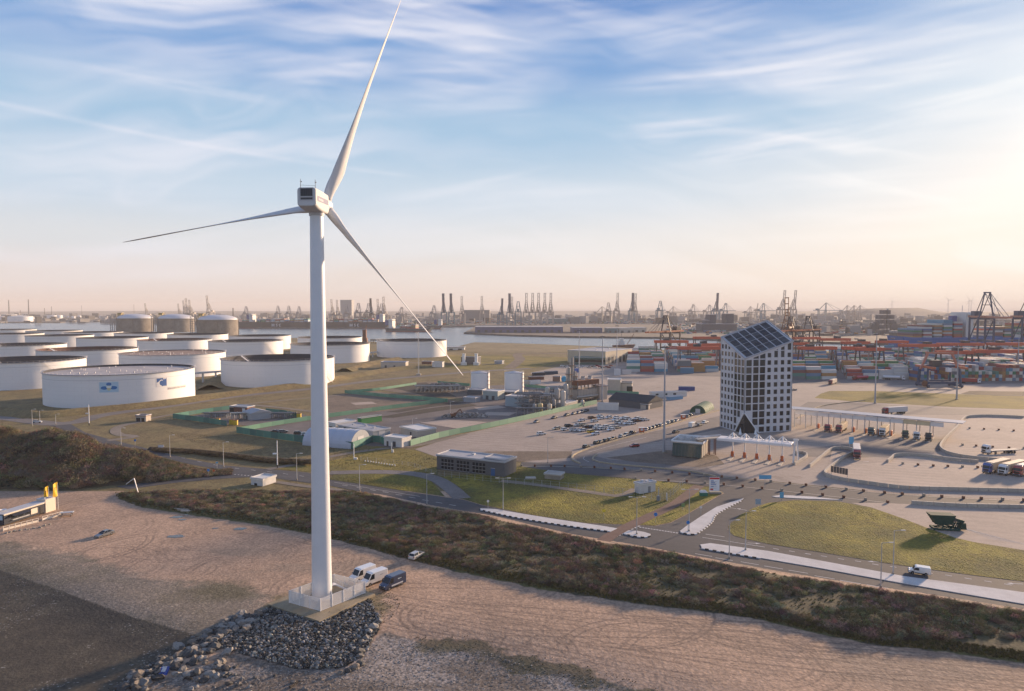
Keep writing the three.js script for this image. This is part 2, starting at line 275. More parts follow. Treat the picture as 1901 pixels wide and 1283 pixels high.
const H0 = (x, d) => -1.5 * at(M_beachSoft, x, d) + 0.7 * at(M_thicketSoft, x, d) - 1.1 * sstep(.2, 1, at(M_darkSoft, x, d));
const terrain = (x, z) => { const d = -z; if (x < FX0 || x > FX1 || d > FD1 || d < FD0) return 0; const edge = sstep(FD1, FD1 - 6, d); return (H0(x, d) + (fbm(x * .08 + 50, d * .08 + 50, 3) - .5) * .35 * (at(M_beachSoft, x, d) + .2 * at(M_thicketSoft, x, d))) * edge; };
{
  // tyre tracks on the sand, drawn as strokes
  const TW = 2048, TH = 1024, cv = document.createElement('canvas'); cv.width = TW; cv.height = TH; const cx = cv.getContext('2d');
  cx.fillStyle = '#000'; cx.fillRect(0, 0, TW, TH); cx.strokeStyle = '#fff';
  const X = (x) => (x - FX0) / (FX1 - FX0) * TW, Y = (d) => (d - FD0) / (FD1 - FD0) * TH, kx = TW / (FX1 - FX0), ky = TH / (FD1 - FD0);
  seed(31);
  for (let i = 0; i < 150; i++) {
    const c = i < 70 ? G(rr(150, 640), rr(925, 1090)) : G(rr(620, 1900), rr(1060, 1270)), r = rr(4, 22), a = rr(0, 6.3), e = a + rr(.4, 2.6);
    cx.globalAlpha = rr(.2, .75);
    for (const o of [0, 1.6]) { cx.lineWidth = rr(1.6, 3.4); cx.beginPath(); cx.ellipse(X(c.x), Y(-c.z), (r + o) * kx, (r + o) * ky * rr(.85, 1), 0, a, e); cx.stroke(); }
  }
  for (let i = 0; i < 60; i++) {
    const px = rr(560, 1980), f = rr(0, 1), p0 = G(px, lerp(1070, 1150, f) + (px - 600) * .125), len = rr(18, 70), sl = rr(-.5, -.02);
    cx.globalAlpha = rr(.2, .7); for (const o of [0, 1.7]) { cx.lineWidth = rr(1.6, 3.4); cx.beginPath(); cx.moveTo(X(p0.x), Y(-p0.z + o)); cx.quadraticCurveTo(X(p0.x + len * .5), Y(-p0.z + o + sl * len * .5 + rr(-1.5, 1.5)), X(p0.x + len), Y(-p0.z + o + sl * len)); cx.stroke(); }
  }
  const tr = cx.getImageData(0, 0, TW, TH).data, data = new Uint8Array(TW * TH * 4);
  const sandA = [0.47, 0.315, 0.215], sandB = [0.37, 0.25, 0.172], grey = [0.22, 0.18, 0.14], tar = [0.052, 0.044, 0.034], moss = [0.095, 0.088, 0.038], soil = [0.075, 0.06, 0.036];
  const shA = [0.3, 0.25, 0.21], shB = [0.17, 0.135, 0.105], straw = [0.2, 0.16, 0.075];
  for (let j = 0; j < TH; j++) for (let i = 0; i < TW; i++) {
    const x = FX0 + (i + .5) / TW * (FX1 - FX0), d = FD0 + (j + .5) / TH * (FD1 - FD0), k = (j * TW + i) * 4;
    const n1 = fbm(x * .05, d * .07, 4), n2 = fbm(x * .35 + 40, d * .4, 3), n3 = vn(x * 2.7, d * 2.7), n4 = vn(x * 5.3 + 80, d * 5.3), wob = (n2 - .5) * .9 + (n1 - .5) * .5;
    let c = mix3(sandA, sandB, sstep(.3, .7, n1 * .6 + n2 * .4));
    c = mix3(c, [0.25, 0.2, 0.15], sstep(.58, .75, fbm(x * .03 + 9, d * .09, 4)) * .5);
    c = mix3(c, [0.17, 0.12, 0.09], tr[k] / 255 * .85);
    const gz = sstep(.35, .75, at(M_grey, x, d) + wob * .5); c = mix3(c, mix3(grey, [0.12, 0.102, 0.06], sstep(.3, .8, n1 * .7 + n2 * .3)), gz); if (gz > .3 && n4 > .8) c = c.map((q) => q * 1.5);
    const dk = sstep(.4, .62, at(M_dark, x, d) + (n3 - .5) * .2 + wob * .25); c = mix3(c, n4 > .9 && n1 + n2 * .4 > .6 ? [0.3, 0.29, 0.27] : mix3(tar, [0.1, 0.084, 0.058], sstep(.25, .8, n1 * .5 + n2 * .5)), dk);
    c = mix3(c, mix3(moss, straw, n2), sstep(.45, .8, at(padRing, x, d) + wob * .9) * .75);
    c = mix3(c, mix3(moss, n1 > .5 ? [0.12, 0.105, 0.03] : soil, n2), sstep(.35, .6, at(fringe, x, d) + wob * .7));
    c = mix3(c, mix3(soil, moss, n2), sstep(.3, .6, at(M_thicket, x, d) + wob * .4));
    const be = sstep(.3, .7, at(M_beachEdge, x, d) + wob * .35);
    if (be > 0) { const band = fbm(x * .06 + d * .01, d * .22 + x * .03 + 30, 4); let s = mix3(shB, shA, sstep(.35, .62, band)); const g = (n4 - .5) * .8 + (n3 - .5) * .4; s = [s[0] * (1 + g), s[1] * (1 + g), s[2] * (1 + g)]; c = mix3(c, s, be); }
    c = mix3(c, mix3([0.075, 0.06, 0.04], moss, n2), sstep(.45, .75, at(bank, x, d) + wob * 1.3) * .8);
    c = mix3(c, [0.06, 0.055, 0.05], sstep(.3, .6, at(M_rip, x, d)));
    const f = 1 + (n3 - .5) * .5 + (n4 - .5) * .5; data[k] = l2s(c[0] * f); data[k + 1] = l2s(c[1] * f); data[k + 2] = l2s(c[2] * f); data[k + 3] = 255;
  }
  const t = new THREE.DataTexture(data, TW, TH); t.colorSpace = THREE.SRGBColorSpace; t.magFilter = THREE.LinearFilter; t.minFilter = THREE.LinearMipmapLinearFilter; t.generateMipmaps = true; t.needsUpdate = true;
  const g = new THREE.PlaneGeometry(1, 1, 380, 146), p = g.attributes.position, uv = g.attributes.uv;
  for (let i = 0; i < p.count; i++) { const u = p.getX(i) + .5, v = p.getY(i) + .5, x = lerp(FX0, FX1, u), d = lerp(FD0, FD1, v); p.setXYZ(i, x, terrain(x, -d), -d); uv.setXY(i, u, v); }
  g.computeVertexNormals();
  const nb = noiseBump.clone(); nb.repeat.set((FX1 - FX0) / 7.7, (FD1 - FD0) / 7.3); nb.needsUpdate = true;
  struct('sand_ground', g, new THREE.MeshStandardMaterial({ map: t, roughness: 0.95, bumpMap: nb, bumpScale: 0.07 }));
}
// puddles left on the sand
{
  const pm = new THREE.MeshStandardMaterial({ color: lin(0.07, 0.065, 0.06), roughness: 0.06 });
  seed(5);
  for (const [px, py, w] of [[327, 996, 2.6], [400, 981, 1.1], [446, 982, 2.2], [330, 960, 2], [338, 965, 1.4], [346, 956, .8], [318, 961, .8]]) {
    const c = G(px, py), pts = []; for (let i = 0; i < 14; i++) { const a = i / 14 * 6.283, r = rr(.65, 1); pts.push(V(c.x + Math.cos(a) * w * r, 0, c.z + Math.sin(a) * w * .55 * r)); }
    struct('puddle', flat(smooth(pts, .4, true), terrain(c.x, c.z) + .05), pm);
  }
}

// ---------- roads, yards and verges (each sheet a little above the one below) ----------
const mainRoad = [[100, 782], [126, 789], [150, 808], [200, 822], [250, 833], [353, 859], [430, 873], [480, 879.5], [571, 887], [614, 896], [672, 906], [748, 921], [824, 933], [893, 947], [986, 968], [1087, 986.5], [1176, 999], [1300, 1016], [1426, 1034], [1521, 1050], [1616, 1065], [1711, 1082], [1806, 1097], [1901, 1112], [2300, 1176]];
sheet('road', [[80, 781], [126, 784.5], [158, 803], [205, 816], [250, 827], [353, 853], [420, 864.5], [496, 871], [571, 877.5], [612, 891], [672, 899.5], [748, 911.6], [824, 923], [860, 928], [893, 938], [986, 957], [1087, 972], [1176, 975.5], [1215, 977], [1245, 971], [1277, 954.5], [1305, 938], [1334, 921], [1345, 916], [1330, 906], [1290, 899], [1180, 889], [1060, 879], [968, 868], [968, 858], [1060, 864], [1087, 867], [1180, 873], [1300, 882], [1458, 897], [1616, 913], [1774, 924], [1901, 929], [2200, 940], [2200, 1040], [1901, 1024], [1806, 1008], [1774, 1000], [1679, 965], [1616, 943], [1553, 932], [1474, 930], [1426, 935], [1373, 958], [1352, 976], [1351, 984], [1363, 996], [1426, 1011], [1521, 1026], [1616, 1042], [1711, 1056.5], [1806, 1069], [1901, 1081], [2400, 1150], [2400, 1222], [1901, 1136.5], [1742, 1109.5], [1584, 1086], [1458, 1065.5], [1300, 1037], [1188, 1015.5], [1112, 1000.5], [986, 979], [900, 957], [799, 939.5], [698, 918.5], [614, 902], [576, 897], [501, 886.5], [462, 886], [410, 889], [330, 896], [240, 908], [215, 903], [300, 893], [400, 882], [418, 876], [405, 871], [353, 862], [250, 837], [195, 826], [140, 812], [100, 792], [70, 786]], 0.03, asphalt);
sheet('pavement', [[1774, 1000], [1679, 965], [1616, 943], [1580, 934], [1640, 934], [1692, 936.5], [1774, 941.5], [1901, 945], [2300, 955], [2300, 1070], [1901, 1023], [1806, 1007]], 0.05, pavingPale);
sheet('grass', [[1352, 977], [1373, 957], [1400, 943], [1426, 934], [1474, 929], [1553, 931], [1616, 942], [1679, 964], [1720, 980], [1774, 999], [1806, 1006.5], [1901, 1022], [2300, 1070], [2400, 1150], [1901, 1080], [1806, 1068], [1711, 1055.5], [1616, 1041], [1521, 1025], [1426, 1010], [1385, 1001], [1363, 995], [1354, 987]], 0.07, grassGreen);
// the green between the two roads
sheet('grass', [[838, 925], [862, 913], [846, 899], [812, 884], [870, 882], [965, 866], [1060, 880], [1180, 890], [1290, 900], [1328, 907], [1342, 915], [1332, 921], [1305, 937], [1277, 953.5], [1245, 970], [1215, 976], [1176, 974.5], [1087, 971], [986, 956], [893, 937], [860, 927]], 0.06, grassGreen);
sheet('grass', [[612, 890], [622, 879], [700, 876], [760, 880], [800, 893], [826, 922], [748, 910.6], [672, 898.5]], 0.05, grassGreen);
sheet('grass', [[496, 869], [571, 876], [620, 876], [700, 872], [800, 880], [812, 882], [815, 850], [770, 836], [700, 828], [640, 850], [560, 866]], 0.02, grassBright);
struct('path', ribbon(line([[496, 872], [560, 860], [640, 843], [712, 833], [770, 828], [865, 806]]), -1.6, 1.6, 0.08), pathGrey);
struct('path', ribbon(line([[612, 878], [700, 876.5], [760, 879], [805, 888], [834, 905], [858, 926]]), -2.8, 2.8, 0.09), asphaltOld);
struct('path', ribbon(line([[1105, 1016], [1140, 991], [1176, 973], [1215, 955], [1250, 938], [1290, 908], [1298, 902]], 3), -1.8, 1.8, 0.1), redPaving);
struct('path', ribbon(line([[930, 893], [1000, 901], [1100, 915], [1150, 921], [1180, 908]]), -1.5, 1.5, 0.1), pathGrey);
struct('path', ribbon(line([[500, 893], [560, 902], [620, 909], [700, 925], [799, 947], [900, 965], [986, 986], [1060, 1000], [1112, 1009], [1188, 1024], [1300, 1046], [1458, 1074], [1584, 1095], [1742, 1119], [1901, 1147], [2200, 1204]]), -1.3, 1.3, 0.06), pathGrey);
struct('path', ribbon(line([[262, 783], [228, 790], [214, 798], [222, 807], [250, 811], [200, 818]], 3), -2.2, 2.2, 0.06), pathGrey);
struct('path', ribbon(line([[260, 781], [330, 768], [420, 756], [480, 748], [640, 733]]), -1.5, 1.5, 0.08), pathGrey);
struct('path', ribbon(line([[470, 752], [520, 757], [570, 763], [620, 768]]), -2, 2, 0.08), pathGrey);
struct('dike_road', ribbon(line([[60, 783], [110, 787], [145, 783], [175, 774], [215, 767], [300, 756], [430, 737], [577, 722], [700, 706], [800, 697], [880, 690], [985, 684]]), -5, 5, 0.05), asphaltOld);
struct('dike_road', ribbon(line([[-200, 772], [0, 776], [60, 783]]), -4.5, 4.5, 0.055), asphaltOld);
// compound surfaces
sheet('yard', [[480, 792], [600, 768], [760, 755], [860, 745], [850, 722], [870, 718], [985, 712], [1120, 745], [1000, 772], [860, 803], [760, 832], [690, 828], [560, 815], [440, 801]], 0.02, yardDark);
sheet('yard', [[330, 777], [440, 757], [560, 768], [590, 780], [480, 792], [430, 788]], 0.03, yardDark);
sheet('yard', [[600, 735], [690, 726], [770, 735], [850, 745], [700, 765], [600, 768]], 0.03, dirt);
sheet('yard', [[690, 722], [795, 708], [872, 716], [868, 740], [780, 735]], 0.05, dirt);
sheet('bare_soil', [[700, 775], [730, 776], [886, 753], [872, 749], [790, 759]], 0.06, darkSoil); sheet('bare_soil', [[716, 765], [800, 751], [850, 746], [866, 748], [800, 756], [740, 766]], 0.05, darkSoil);
sheet('bare_soil', [[720, 718], [790, 710], [850, 738], [800, 738], [760, 728]], 0.07, darkSoil);
sheet('bare_soil', [[1300, 700], [1302, 700.6], [1303, 701]], 0.05, darkSoil);
// paved yards to the right
sheet('pavement', [[770, 834], [860, 806], [1000, 774], [1112, 747], [1000, 716], [985, 692], [1060, 676], [1100, 668], [1230, 655], [1500, 655], [1901, 664], [2500, 676], [2500, 925], [1901, 928], [1774, 923], [1616, 912], [1458, 896], [1300, 881], [1180, 872], [1087, 866], [1060, 863], [965, 856], [815, 850]], 0.015, paving);
sheet('road', [[965, 858], [1060, 864], [1180, 872.5], [1300, 881.5], [1340, 884], [1310, 866], [1200, 858], [1130, 853], [1103, 847], [1110, 840], [1180, 828], [1345, 795], [1345, 770], [1240, 795], [1150, 816], [1080, 834], [1060, 845], [1072, 855], [1020, 858]], 0.035, asphaltOld);
sheet('bare_soil', [[1125, 850], [1240, 836], [1330, 846], [1345, 862], [1300, 868], [1180, 858]], 0.045, dirt);
sheet('bare_soil', [[816, 849], [905, 838], [1062, 838], [1060, 850], [965, 857]], 0.03, dirt);
sheet('pavement', [[1545, 836], [1535, 876], [1555, 888], [1616, 898], [1680, 906], [1774, 909], [1901, 912], [2300, 918], [2300, 862], [1901, 857], [1816, 859], [1732, 850], [1682, 846], [1648, 858], [1590, 862]], 0.04, pavingPale);
sheet('pavement', [[1800, 775], [1833, 773], [1901, 776], [2300, 780], [2300, 860], [1870, 856], [1783, 848], [1750, 836], [1760, 813]], 0.04, pavingPale);
sheet('road', [[1480, 835], [1590, 822], [1700, 812], [1752, 815], [1746, 838], [1682, 846], [1590, 850], [1500, 848]], 0.036, asphaltOld);
sheet('road', [[1500, 746], [1578, 748], [1631, 751], [1766, 758], [1901, 763], [2300, 772], [2300, 779], [1901, 774], [1830, 771], [1700, 770], [1560, 763], [1480, 758]], 0.036, asphaltOld);
sheet('grass', [[1512, 739], [1524, 731], [1540, 726], [1620, 726], [1682, 728], [1783, 732], [1901, 736], [2300, 742], [2300, 771], [1901, 760], [1766, 755.6], [1631, 748], [1578, 745]], 0.05, grassBright);
sheet('bare_soil', [[1783, 731], [1800, 726], [1901, 727], [2300, 732], [2300, 741], [1901, 736], [1850, 735]], 0.06, darkSoil);
sheet('yard', [[1180, 694], [1230, 656], [1500, 656], [1901, 665], [2500, 677], [2500, 715], [1901, 712], [1600, 716], [1480, 712], [1345, 700]], 0.03, asphaltOld);
// fields towards the harbour
sheet('grass', [[862, 640.5], [880, 636.5], [936, 637.5], [1037, 641], [1100, 645], [1075, 652], [960, 655], [860, 652]], 0.03, duneSand);
sheet('grass', [[830, 660], [960, 660], [1060, 664], [1056, 672], [990, 684], [880, 688], [800, 680]], 0.04, grassBright);
struct('path', ribbon(line([[945, 684], [965, 668], [972, 656], [1060, 657]]), -6, 6, 0.06), dirt);
struct('path', ribbon(line([[700, 668], [820, 676], [940, 676]]), -3, 3, 0.07), pathGrey);

// grassed dikes round the tank park
function dike(list, half, top, h, m) {
  const c = line(list, 12), a = ribbon(c, -half, -top, 0), pos = a.attributes.position; void pos;
  const prof = [[-half, 0], [-top, h], [top, h], [half, 0]], P = [], I = [], U = [];
  c.forEach((p, i) => { const q = c[Math.max(0, i - 1)], r = c[Math.min(c.length - 1, i + 1)], tx = r.x - q.x, tz = r.z - q.z, l = Math.hypot(tx, tz), nx = -tz / l, nz = tx / l;
    prof.forEach(([o, y], k) => { const w = o + (fbm(p.x * .03, p.z * .03 + k, 2) - .5) * 2; P.push(p.x + nx * w, y, p.z + nz * w); U.push(p.x + nx * o, p.z + nz * o + y); if (i && k) { const b = (i - 1) * 4 + k, t = i * 4 + k; I.push(b - 1, b, t, b - 1, t, t - 1); } }); });
  const g = new THREE.BufferGeometry(); g.setAttribute('position', new THREE.Float32BufferAttribute(P, 3)); g.setAttribute('uv', new THREE.Float32BufferAttribute(U, 2)); g.setIndex(I); g.computeVertexNormals();
  if (g.attributes.normal.getY(1) < 0) { for (let i = 0; i < I.length; i += 3) [I[i], I[i + 1]] = [I[i + 1], I[i]]; g.setIndex(I); g.computeVertexNormals(); }
  return struct('dike', g, m);
}
dike([[-220, 757], [-60, 761], [20, 765], [62, 772], [80, 774], [130, 768], [250, 757], [345, 745], [430, 733], [577, 713], [640, 702], [720, 688], [800, 680], [850, 674]], 8.5, 1.5, 2.6, grassDry);
dike([[412, 702], [400, 712], [390, 724]], 9, 2, 3.5, grassDry);
dike([[640, 690], [690, 676], [740, 668]], 8, 2, 3, grassDry);
dike([[280, 834], [360, 838], [430, 846], [500, 855], [580, 858]], 2.6, .8, 1.0, darkSoil);
// ---------- common paints ----------
const speckle = (tone, other, metres, fine = .15) => ground(tone, { other, metres, n: 512, fine, bumpy: 0.004, rough: 0.8 });
const concrete = speckle([0.36, 0.32, 0.26], [0.24, 0.21, 0.17], 9, .3);
const concretePale = speckle([0.5, 0.45, 0.38], [0.38, 0.34, 0.29], 14, .25);
const white = mat([0.8, 0.8, 0.8], 0.45), offWhite = mat([0.68, 0.66, 0.62], 0.6), lightGrey = mat([0.5, 0.5, 0.51], 0.55), midGrey = mat([0.24, 0.245, 0.25], 0.6), darkGrey = mat([0.07, 0.072, 0.078], 0.6), black = mat([0.015, 0.015, 0.017], 0.5);
const steel = mat([0.42, 0.43, 0.44], 0.45, 0.6), galv = mat([0.46, 0.47, 0.48], 0.5, 0.3), rust = speckle([0.22, 0.1, 0.06], [0.14, 0.06, 0.035], 4, .4), glassDark = new THREE.MeshPhysicalMaterial({ color: lin(0.018, 0.022, 0.026), roughness: 0.07, metalness: 0, specularIntensity: 1 });
const yellow = mat([0.62, 0.42, 0.04], 0.6), redPaint = mat([0.4, 0.03, 0.025], 0.5), orange = mat([0.55, 0.13, 0.04], 0.55), bluePaint = mat([0.035, 0.11, 0.27], 0.55), greenPaint = mat([0.02, 0.2, 0.055], 0.55), teal = mat([0.03, 0.17, 0.12], 0.7);
const rubber = mat([0.02, 0.02, 0.021], 0.9), lampGlass = mat([0.6, 0.6, 0.58], 0.25);

// ---------- the wind turbine ----------
const towerAt = G(598, 1113); towerAt.y = 0;
{
  const paint = speckle([0.74, 0.75, 0.76], [0.68, 0.69, 0.7], 18, .05); paint.roughness = 0.4; paint.bumpMap = null;
  const t = thing('wind_turbine', 'tall white three-bladed wind turbine standing on a fenced concrete pad', 'wind turbine', V(towerAt.x, 0, towerAt.z));
  const top = 76.6, R0 = 1.98, R1 = 1.28, rad = (y) => lerp(R0, R1, y / top), prof = [[R0 + .14, .5], [R0 + .14, .75], [R0, .8]];
  for (const s of [26, 52]) prof.push([rad(s) , s - .09], [rad(s) + .018, s - .05], [rad(s) + .018, s + .05], [rad(s), s + .09]);
  prof.push([R1, top], [0, top]);
  part('tower', metric(lathe(prof, 96)), paint, t);
  part('tower_base', lathe([[2.7, .48], [2.7, .56], [2.3, .62], [2.12, .62]], 48), concrete, t);
  const azim = 4 * Math.PI / 180, yaw = -Math.PI / 2 + -azim + Math.PI; // local +x is the rotor axis
  const n = new THREE.Group(); n.name = 'nacelle'; n.position.set(0, 79.2, 0); n.rotation.y = Math.PI / 2 - azim; t.add(n);
  // nacelle hull: outline seen from the side, lofted
  const ring = (x, w, y0, y1, r) => { const pts = []; for (const [sx, sy, a0] of [[1, 1, 0], [-1, 1, 90], [-1, -1, 180], [1, -1, 270]]) for (let k = 0; k <= 4; k++) { const a = (a0 + k * 22.5) * Math.PI / 180; pts.push([x, (sy > 0 ? y1 - r : y0 + r) + Math.sin(a) * r, sx * (w / 2 - r) + Math.cos(a) * r]); } return pts; };
  const loft = (rings, cap = true) => { const P = [], I = [], N = rings[0].length; rings.forEach((r) => r.forEach((p) => P.push(...p))); for (let i = 0; i + 1 < rings.length; i++) for (let k = 0; k < N; k++) { const a = i * N + k, b = i * N + (k + 1) % N; I.push(a, b, a + N, b, b + N, a + N); }
    if (cap) for (const [i, s] of [[0, 1], [rings.length - 1, -1]]) { const c = rings[i].reduce((q, p) => [q[0] + p[0] / N, q[1] + p[1] / N, q[2] + p[2] / N], [0, 0, 0]), b = P.length / 3; rings[i].forEach((p) => P.push(...p)); P.push(...c); for (let k = 0; k < N; k++) s > 0 ? I.push(b + N, b + (k + 1) % N, b + k) : I.push(b + N, b + k, b + (k + 1) % N); }
    const g = new THREE.BufferGeometry(); g.setAttribute('position', new THREE.Float32BufferAttribute(P, 3)); g.setIndex(I); g.computeVertexNormals(); g.setAttribute('uv', new THREE.Float32BufferAttribute(new Float32Array(P.length / 3 * 2), 2)); return metric(g); };
  const hullMat = speckle([0.62, 0.62, 0.61], [0.56, 0.56, 0.55], 6, .08);
  part('hull', loft([ring(-5.3, 3.3, -1.3, 1.9, .5), ring(-5.2, 3.6, -1.45, 2.05, .55), ring(-3.5, 3.6, -1.8, 2.05, .5), ring(-1.0, 3.6, -2.05, 2.0, .5), ring(1.8, 3.6, -2.0, 1.8, .5), ring(2.9, 3.0, -1.7, 1.5, .7), ring(3.3, 2.6, -1.4, 1.2, .9)]), hullMat, n);
  const rf = part('rear_opening', [bx(.06, 1.42, 2.3, -5.3, .42, 0), bx(.06, .38, 2.3, -5.3, -.22, 0)], darkGrey, n);
  for (let i = 0; i < 7; i++) part('louvre', bx(.05, 1.36, .05, -5.35, .45, -1.05 + i * .35), black, rf);
  part('rear_frame', [bx(.12, .16, 2.7, -5.32, 1.86, 0), bx(.12, .14, 2.7, -5.32, .2, 0), bx(.12, .14, 2.7, -5.32, -.4, 0), bx(.12, 2.1, .16, -5.32, -.26, 1.27), bx(.12, 2.1, .16, -5.32, -.26, -1.27)], lightGrey, n);
  for (const z of [-1.25, 1.25]) { const m = part('wind_vane_mast', [rod(V(-4.9 + (z > 0 ? .9 : 0), 2.1, z), V(-4.9 + (z > 0 ? .9 : 0), 3.7, z), .06, .04), rod(V(-5.2 + (z > 0 ? .9 : 0), 3.2, z), V(-4.5 + (z > 0 ? .9 : 0), 3.2, z), .03)], darkGrey, n); part('cup', new THREE.SphereGeometry(.11, 8, 6).translate(-4.5 + (z > 0 ? .9 : 0), 3.25, z), darkGrey, m); }
  part('mast_tie', rod(V(-4.9, 2.55, -1.25), V(-4, 2.55, 1.25), .025), darkGrey, n);
  { // stripe with the maker's name
    const cv = document.createElement('canvas'); cv.width = 512; cv.height = 96; const c = cv.getContext('2d'); c.fillStyle = '#3f4675'; c.fillRect(0, 0, 512, 96); c.fillStyle = '#b9b4b4'; c.font = 'bold 66px sans-serif'; c.textAlign = 'center'; c.textBaseline = 'middle'; c.fillText('Vestas', 170, 50);
    const tx = new THREE.CanvasTexture(cv); tx.colorSpace = THREE.SRGBColorSpace; const g = new THREE.PlaneGeometry(6.2, 1.0); g.translate(-1.4, .15, 1.82);
    part('name_stripe', g, new THREE.MeshStandardMaterial({ map: tx, roughness: .6 }), n);
    const g2 = new THREE.BoxGeometry(6.2, 1.0, .02); g2.translate(-1.4, .15, -1.81); part('name_stripe', g2, bluePaint, n);
  }
  part('yaw_ring', rod(V(0, -2.6, 0), V(0, -1.9, 0), 1.42, 1.5, 40), lightGrey, n);
  const rotor = new THREE.Group(); rotor.name = 'rotor'; rotor.position.copy(n.position).add(V(4.7, .1, 0).applyAxisAngle(UPV, n.rotation.y)); rotor.rotation.y = n.rotation.y; t.add(rotor);
  part('hub', (() => { const g = lathe([[0, -1.7], [1.2, -1.65], [1.5, -1.3], [1.6, 0], [1.45, .9], [.9, 1.7], [0, 2.0]], 40); g.rotateZ(-Math.PI / 2); return metric(g); })(), paint, rotor);
  const bladePaint = speckle([0.68, 0.68, 0.68], [0.62, 0.62, 0.62], 12, .06);
  const TWA = -46, TWB = -100, L = 44.3, secs = []; for (let i = 0; i <= 40; i++) {
    const s = i / 40, r = 1.1 + s * (L - 1.1), root = sstep(.14, .03, s), tab = [[0, 1.85], [.03, 1.9], [.08, 2.6], [.15, 3.0], [.22, 2.6], [.35, 1.85], [.53, 1.3], [.7, 1.05], [.85, .85], [.95, .6], [1, .2]], ti = Math.max(1, tab.findIndex((e) => e[0] >= s)), chord = lerp(tab[ti - 1][1], tab[ti][1], (s - tab[ti - 1][0]) / (tab[ti][0] - tab[ti - 1][0])), th = lerp(lerp(.34, .16, sstep(.1, .6, s)) * chord, 1.85, root), tw = lerp(TWA, TWB, Math.pow(s, .7)) * Math.PI / 180, pts = [];
    for (let k = 0; k < 20; k++) { const a = k / 20 * 2 * Math.PI; let cx = Math.cos(a), cy = Math.sin(a); const air = 1 - root, x = (cx * .5 + air * .18) * chord, y = cy * .5 * th * lerp(1, cx > 0 ? Math.sqrt(Math.max(0.02, 1 - cx)) * .95 : 1, air); // leading edge at -x
      pts.push([x * -Math.sin(tw) + y * Math.cos(tw) + s * s * 1.6, r, x * Math.cos(tw) + y * Math.sin(tw)]); }
    secs.push(pts);
  }
  const bg = loft(secs.map((p) => p.slice().reverse()));
  for (const th of [21, 141, 261]) { const b = part('blade', bg, bladePaint, rotor); b.rotation.x = -(th * Math.PI / 180) * -1; part('blade_collar', rod(V(0, 1.0, 0), V(0, 1.75, 0), 1.0, .98, 28), lightGrey, b); }
}
// its pad, fence and steps
{
  const c = [G(497, 1126), G(593, 1158), G(696, 1107)], P = [c[0], c[1], c[2], c[0].clone().add(c[2]).sub(c[1])];
  const s = new THREE.Shape(P.map((p) => new THREE.Vector2(p.x, -p.z))), g = new THREE.ExtrudeGeometry(s, { depth: 1.6, bevelEnabled: true, bevelSize: .06, bevelThickness: .06, bevelSegments: 1 }); g.rotateX(-Math.PI / 2); g.translate(0, -1.15, 0);
  const slabMat = speckle([0.37, 0.3, 0.2], [0.2, 0.165, 0.1], 11, .4);
  solo('concrete_pad', metric(g), slabMat, 'square mossy concrete foundation slab under the wind turbine', 'slab');
  const q = [G(537, 1124), G(595, 1140), G(678, 1106)]; q.push(q[0].clone().add(q[2]).sub(q[1]));
  const f = thing('pad_fence', 'white mesh panel fence square around the turbine foot', 'fence', V(0, .51, 0)), fm = mat([0.78, 0.76, 0.74], .5);
  const sides = [[0, 1, 3], [1, 2, 4], [2, 3, 3], [3, 0, 4]];
  for (const [a, b, n] of sides) for (let i = 0; i < n; i++) {
    const p0 = q[a].clone().lerp(q[b], i / n), p1 = q[a].clone().lerp(q[b], (i + 1) / n), L = p0.distanceTo(p1), u = p1.clone().sub(p0).normalize(); p0.y = p1.y = 0;
    part('post', rb(.12, 2.55, .12, p0.x, 0, p0.z, .02, 1), fm, f);
    const up = (p, y) => V(p.x, y, p.z), fr = part('panel', [beam(up(p0, 2.42), up(p1, 2.42), .06, .07), beam(up(p0, .12), up(p1, .12), .06, .07), bx(.05, 2.3, .05, p0.x + u.x * .08, .12, p0.z + u.z * .08), bx(.05, 2.3, .05, p1.x - u.x * .08, .12, p1.z - u.z * .08)], fm, f), bars = [];
    for (let k = 1, m = Math.round(L / .13); k < m; k++) { const e = p0.clone().addScaledVector(u, k / m * L); bars.push(bx(.08, 2.26, .012, e.x, .16, e.z, turnOf(p0, p1))); }
    for (let k = 1; k < 12; k++) bars.push(beam(up(p0, .12 + k * .19), up(p1, .12 + k * .19), .012, .02));
    part('mesh', bars, fm, fr);
  }
  const st = thing('turbine_steps', 'white steel steps with handrails leading to the tower door', 'steps', V(towerAt.x, .5, towerAt.z), turnOf(V(0, 0, 0), V(1, 0, -.75)));
  for (let i = 0; i < 8; i++) part('tread', bx(.28, .05, 1.1, 5.3 - i * .34, .25 * i + .2, 0), fm, st);
  for (const z of [-.6, .6]) { part('stringer', beam(V(5.5, .06, z), V(2.7, 2.05, z), .06, .2), fm, st); part('handrail', [beam(V(5.5, 1.2, z), V(2.7, 3.2, z), .05), ...[0, .5, 1].map((k) => bx(.05, 1.05, .05, 5.4 - 2.6 * k, .1 + 1.95 * k, z))], fm, st); }
  part('landing', bx(.9, .08, 1.3, 2.3, 2.05, 0), fm, st);
  const dr = part('door', bx(.1, 2.1, .85, 1.99, 2.15, 0), midGrey, st); part('handle', bx(.05, .2, .05, 2.06, 3.1, .3), black, dr);
}
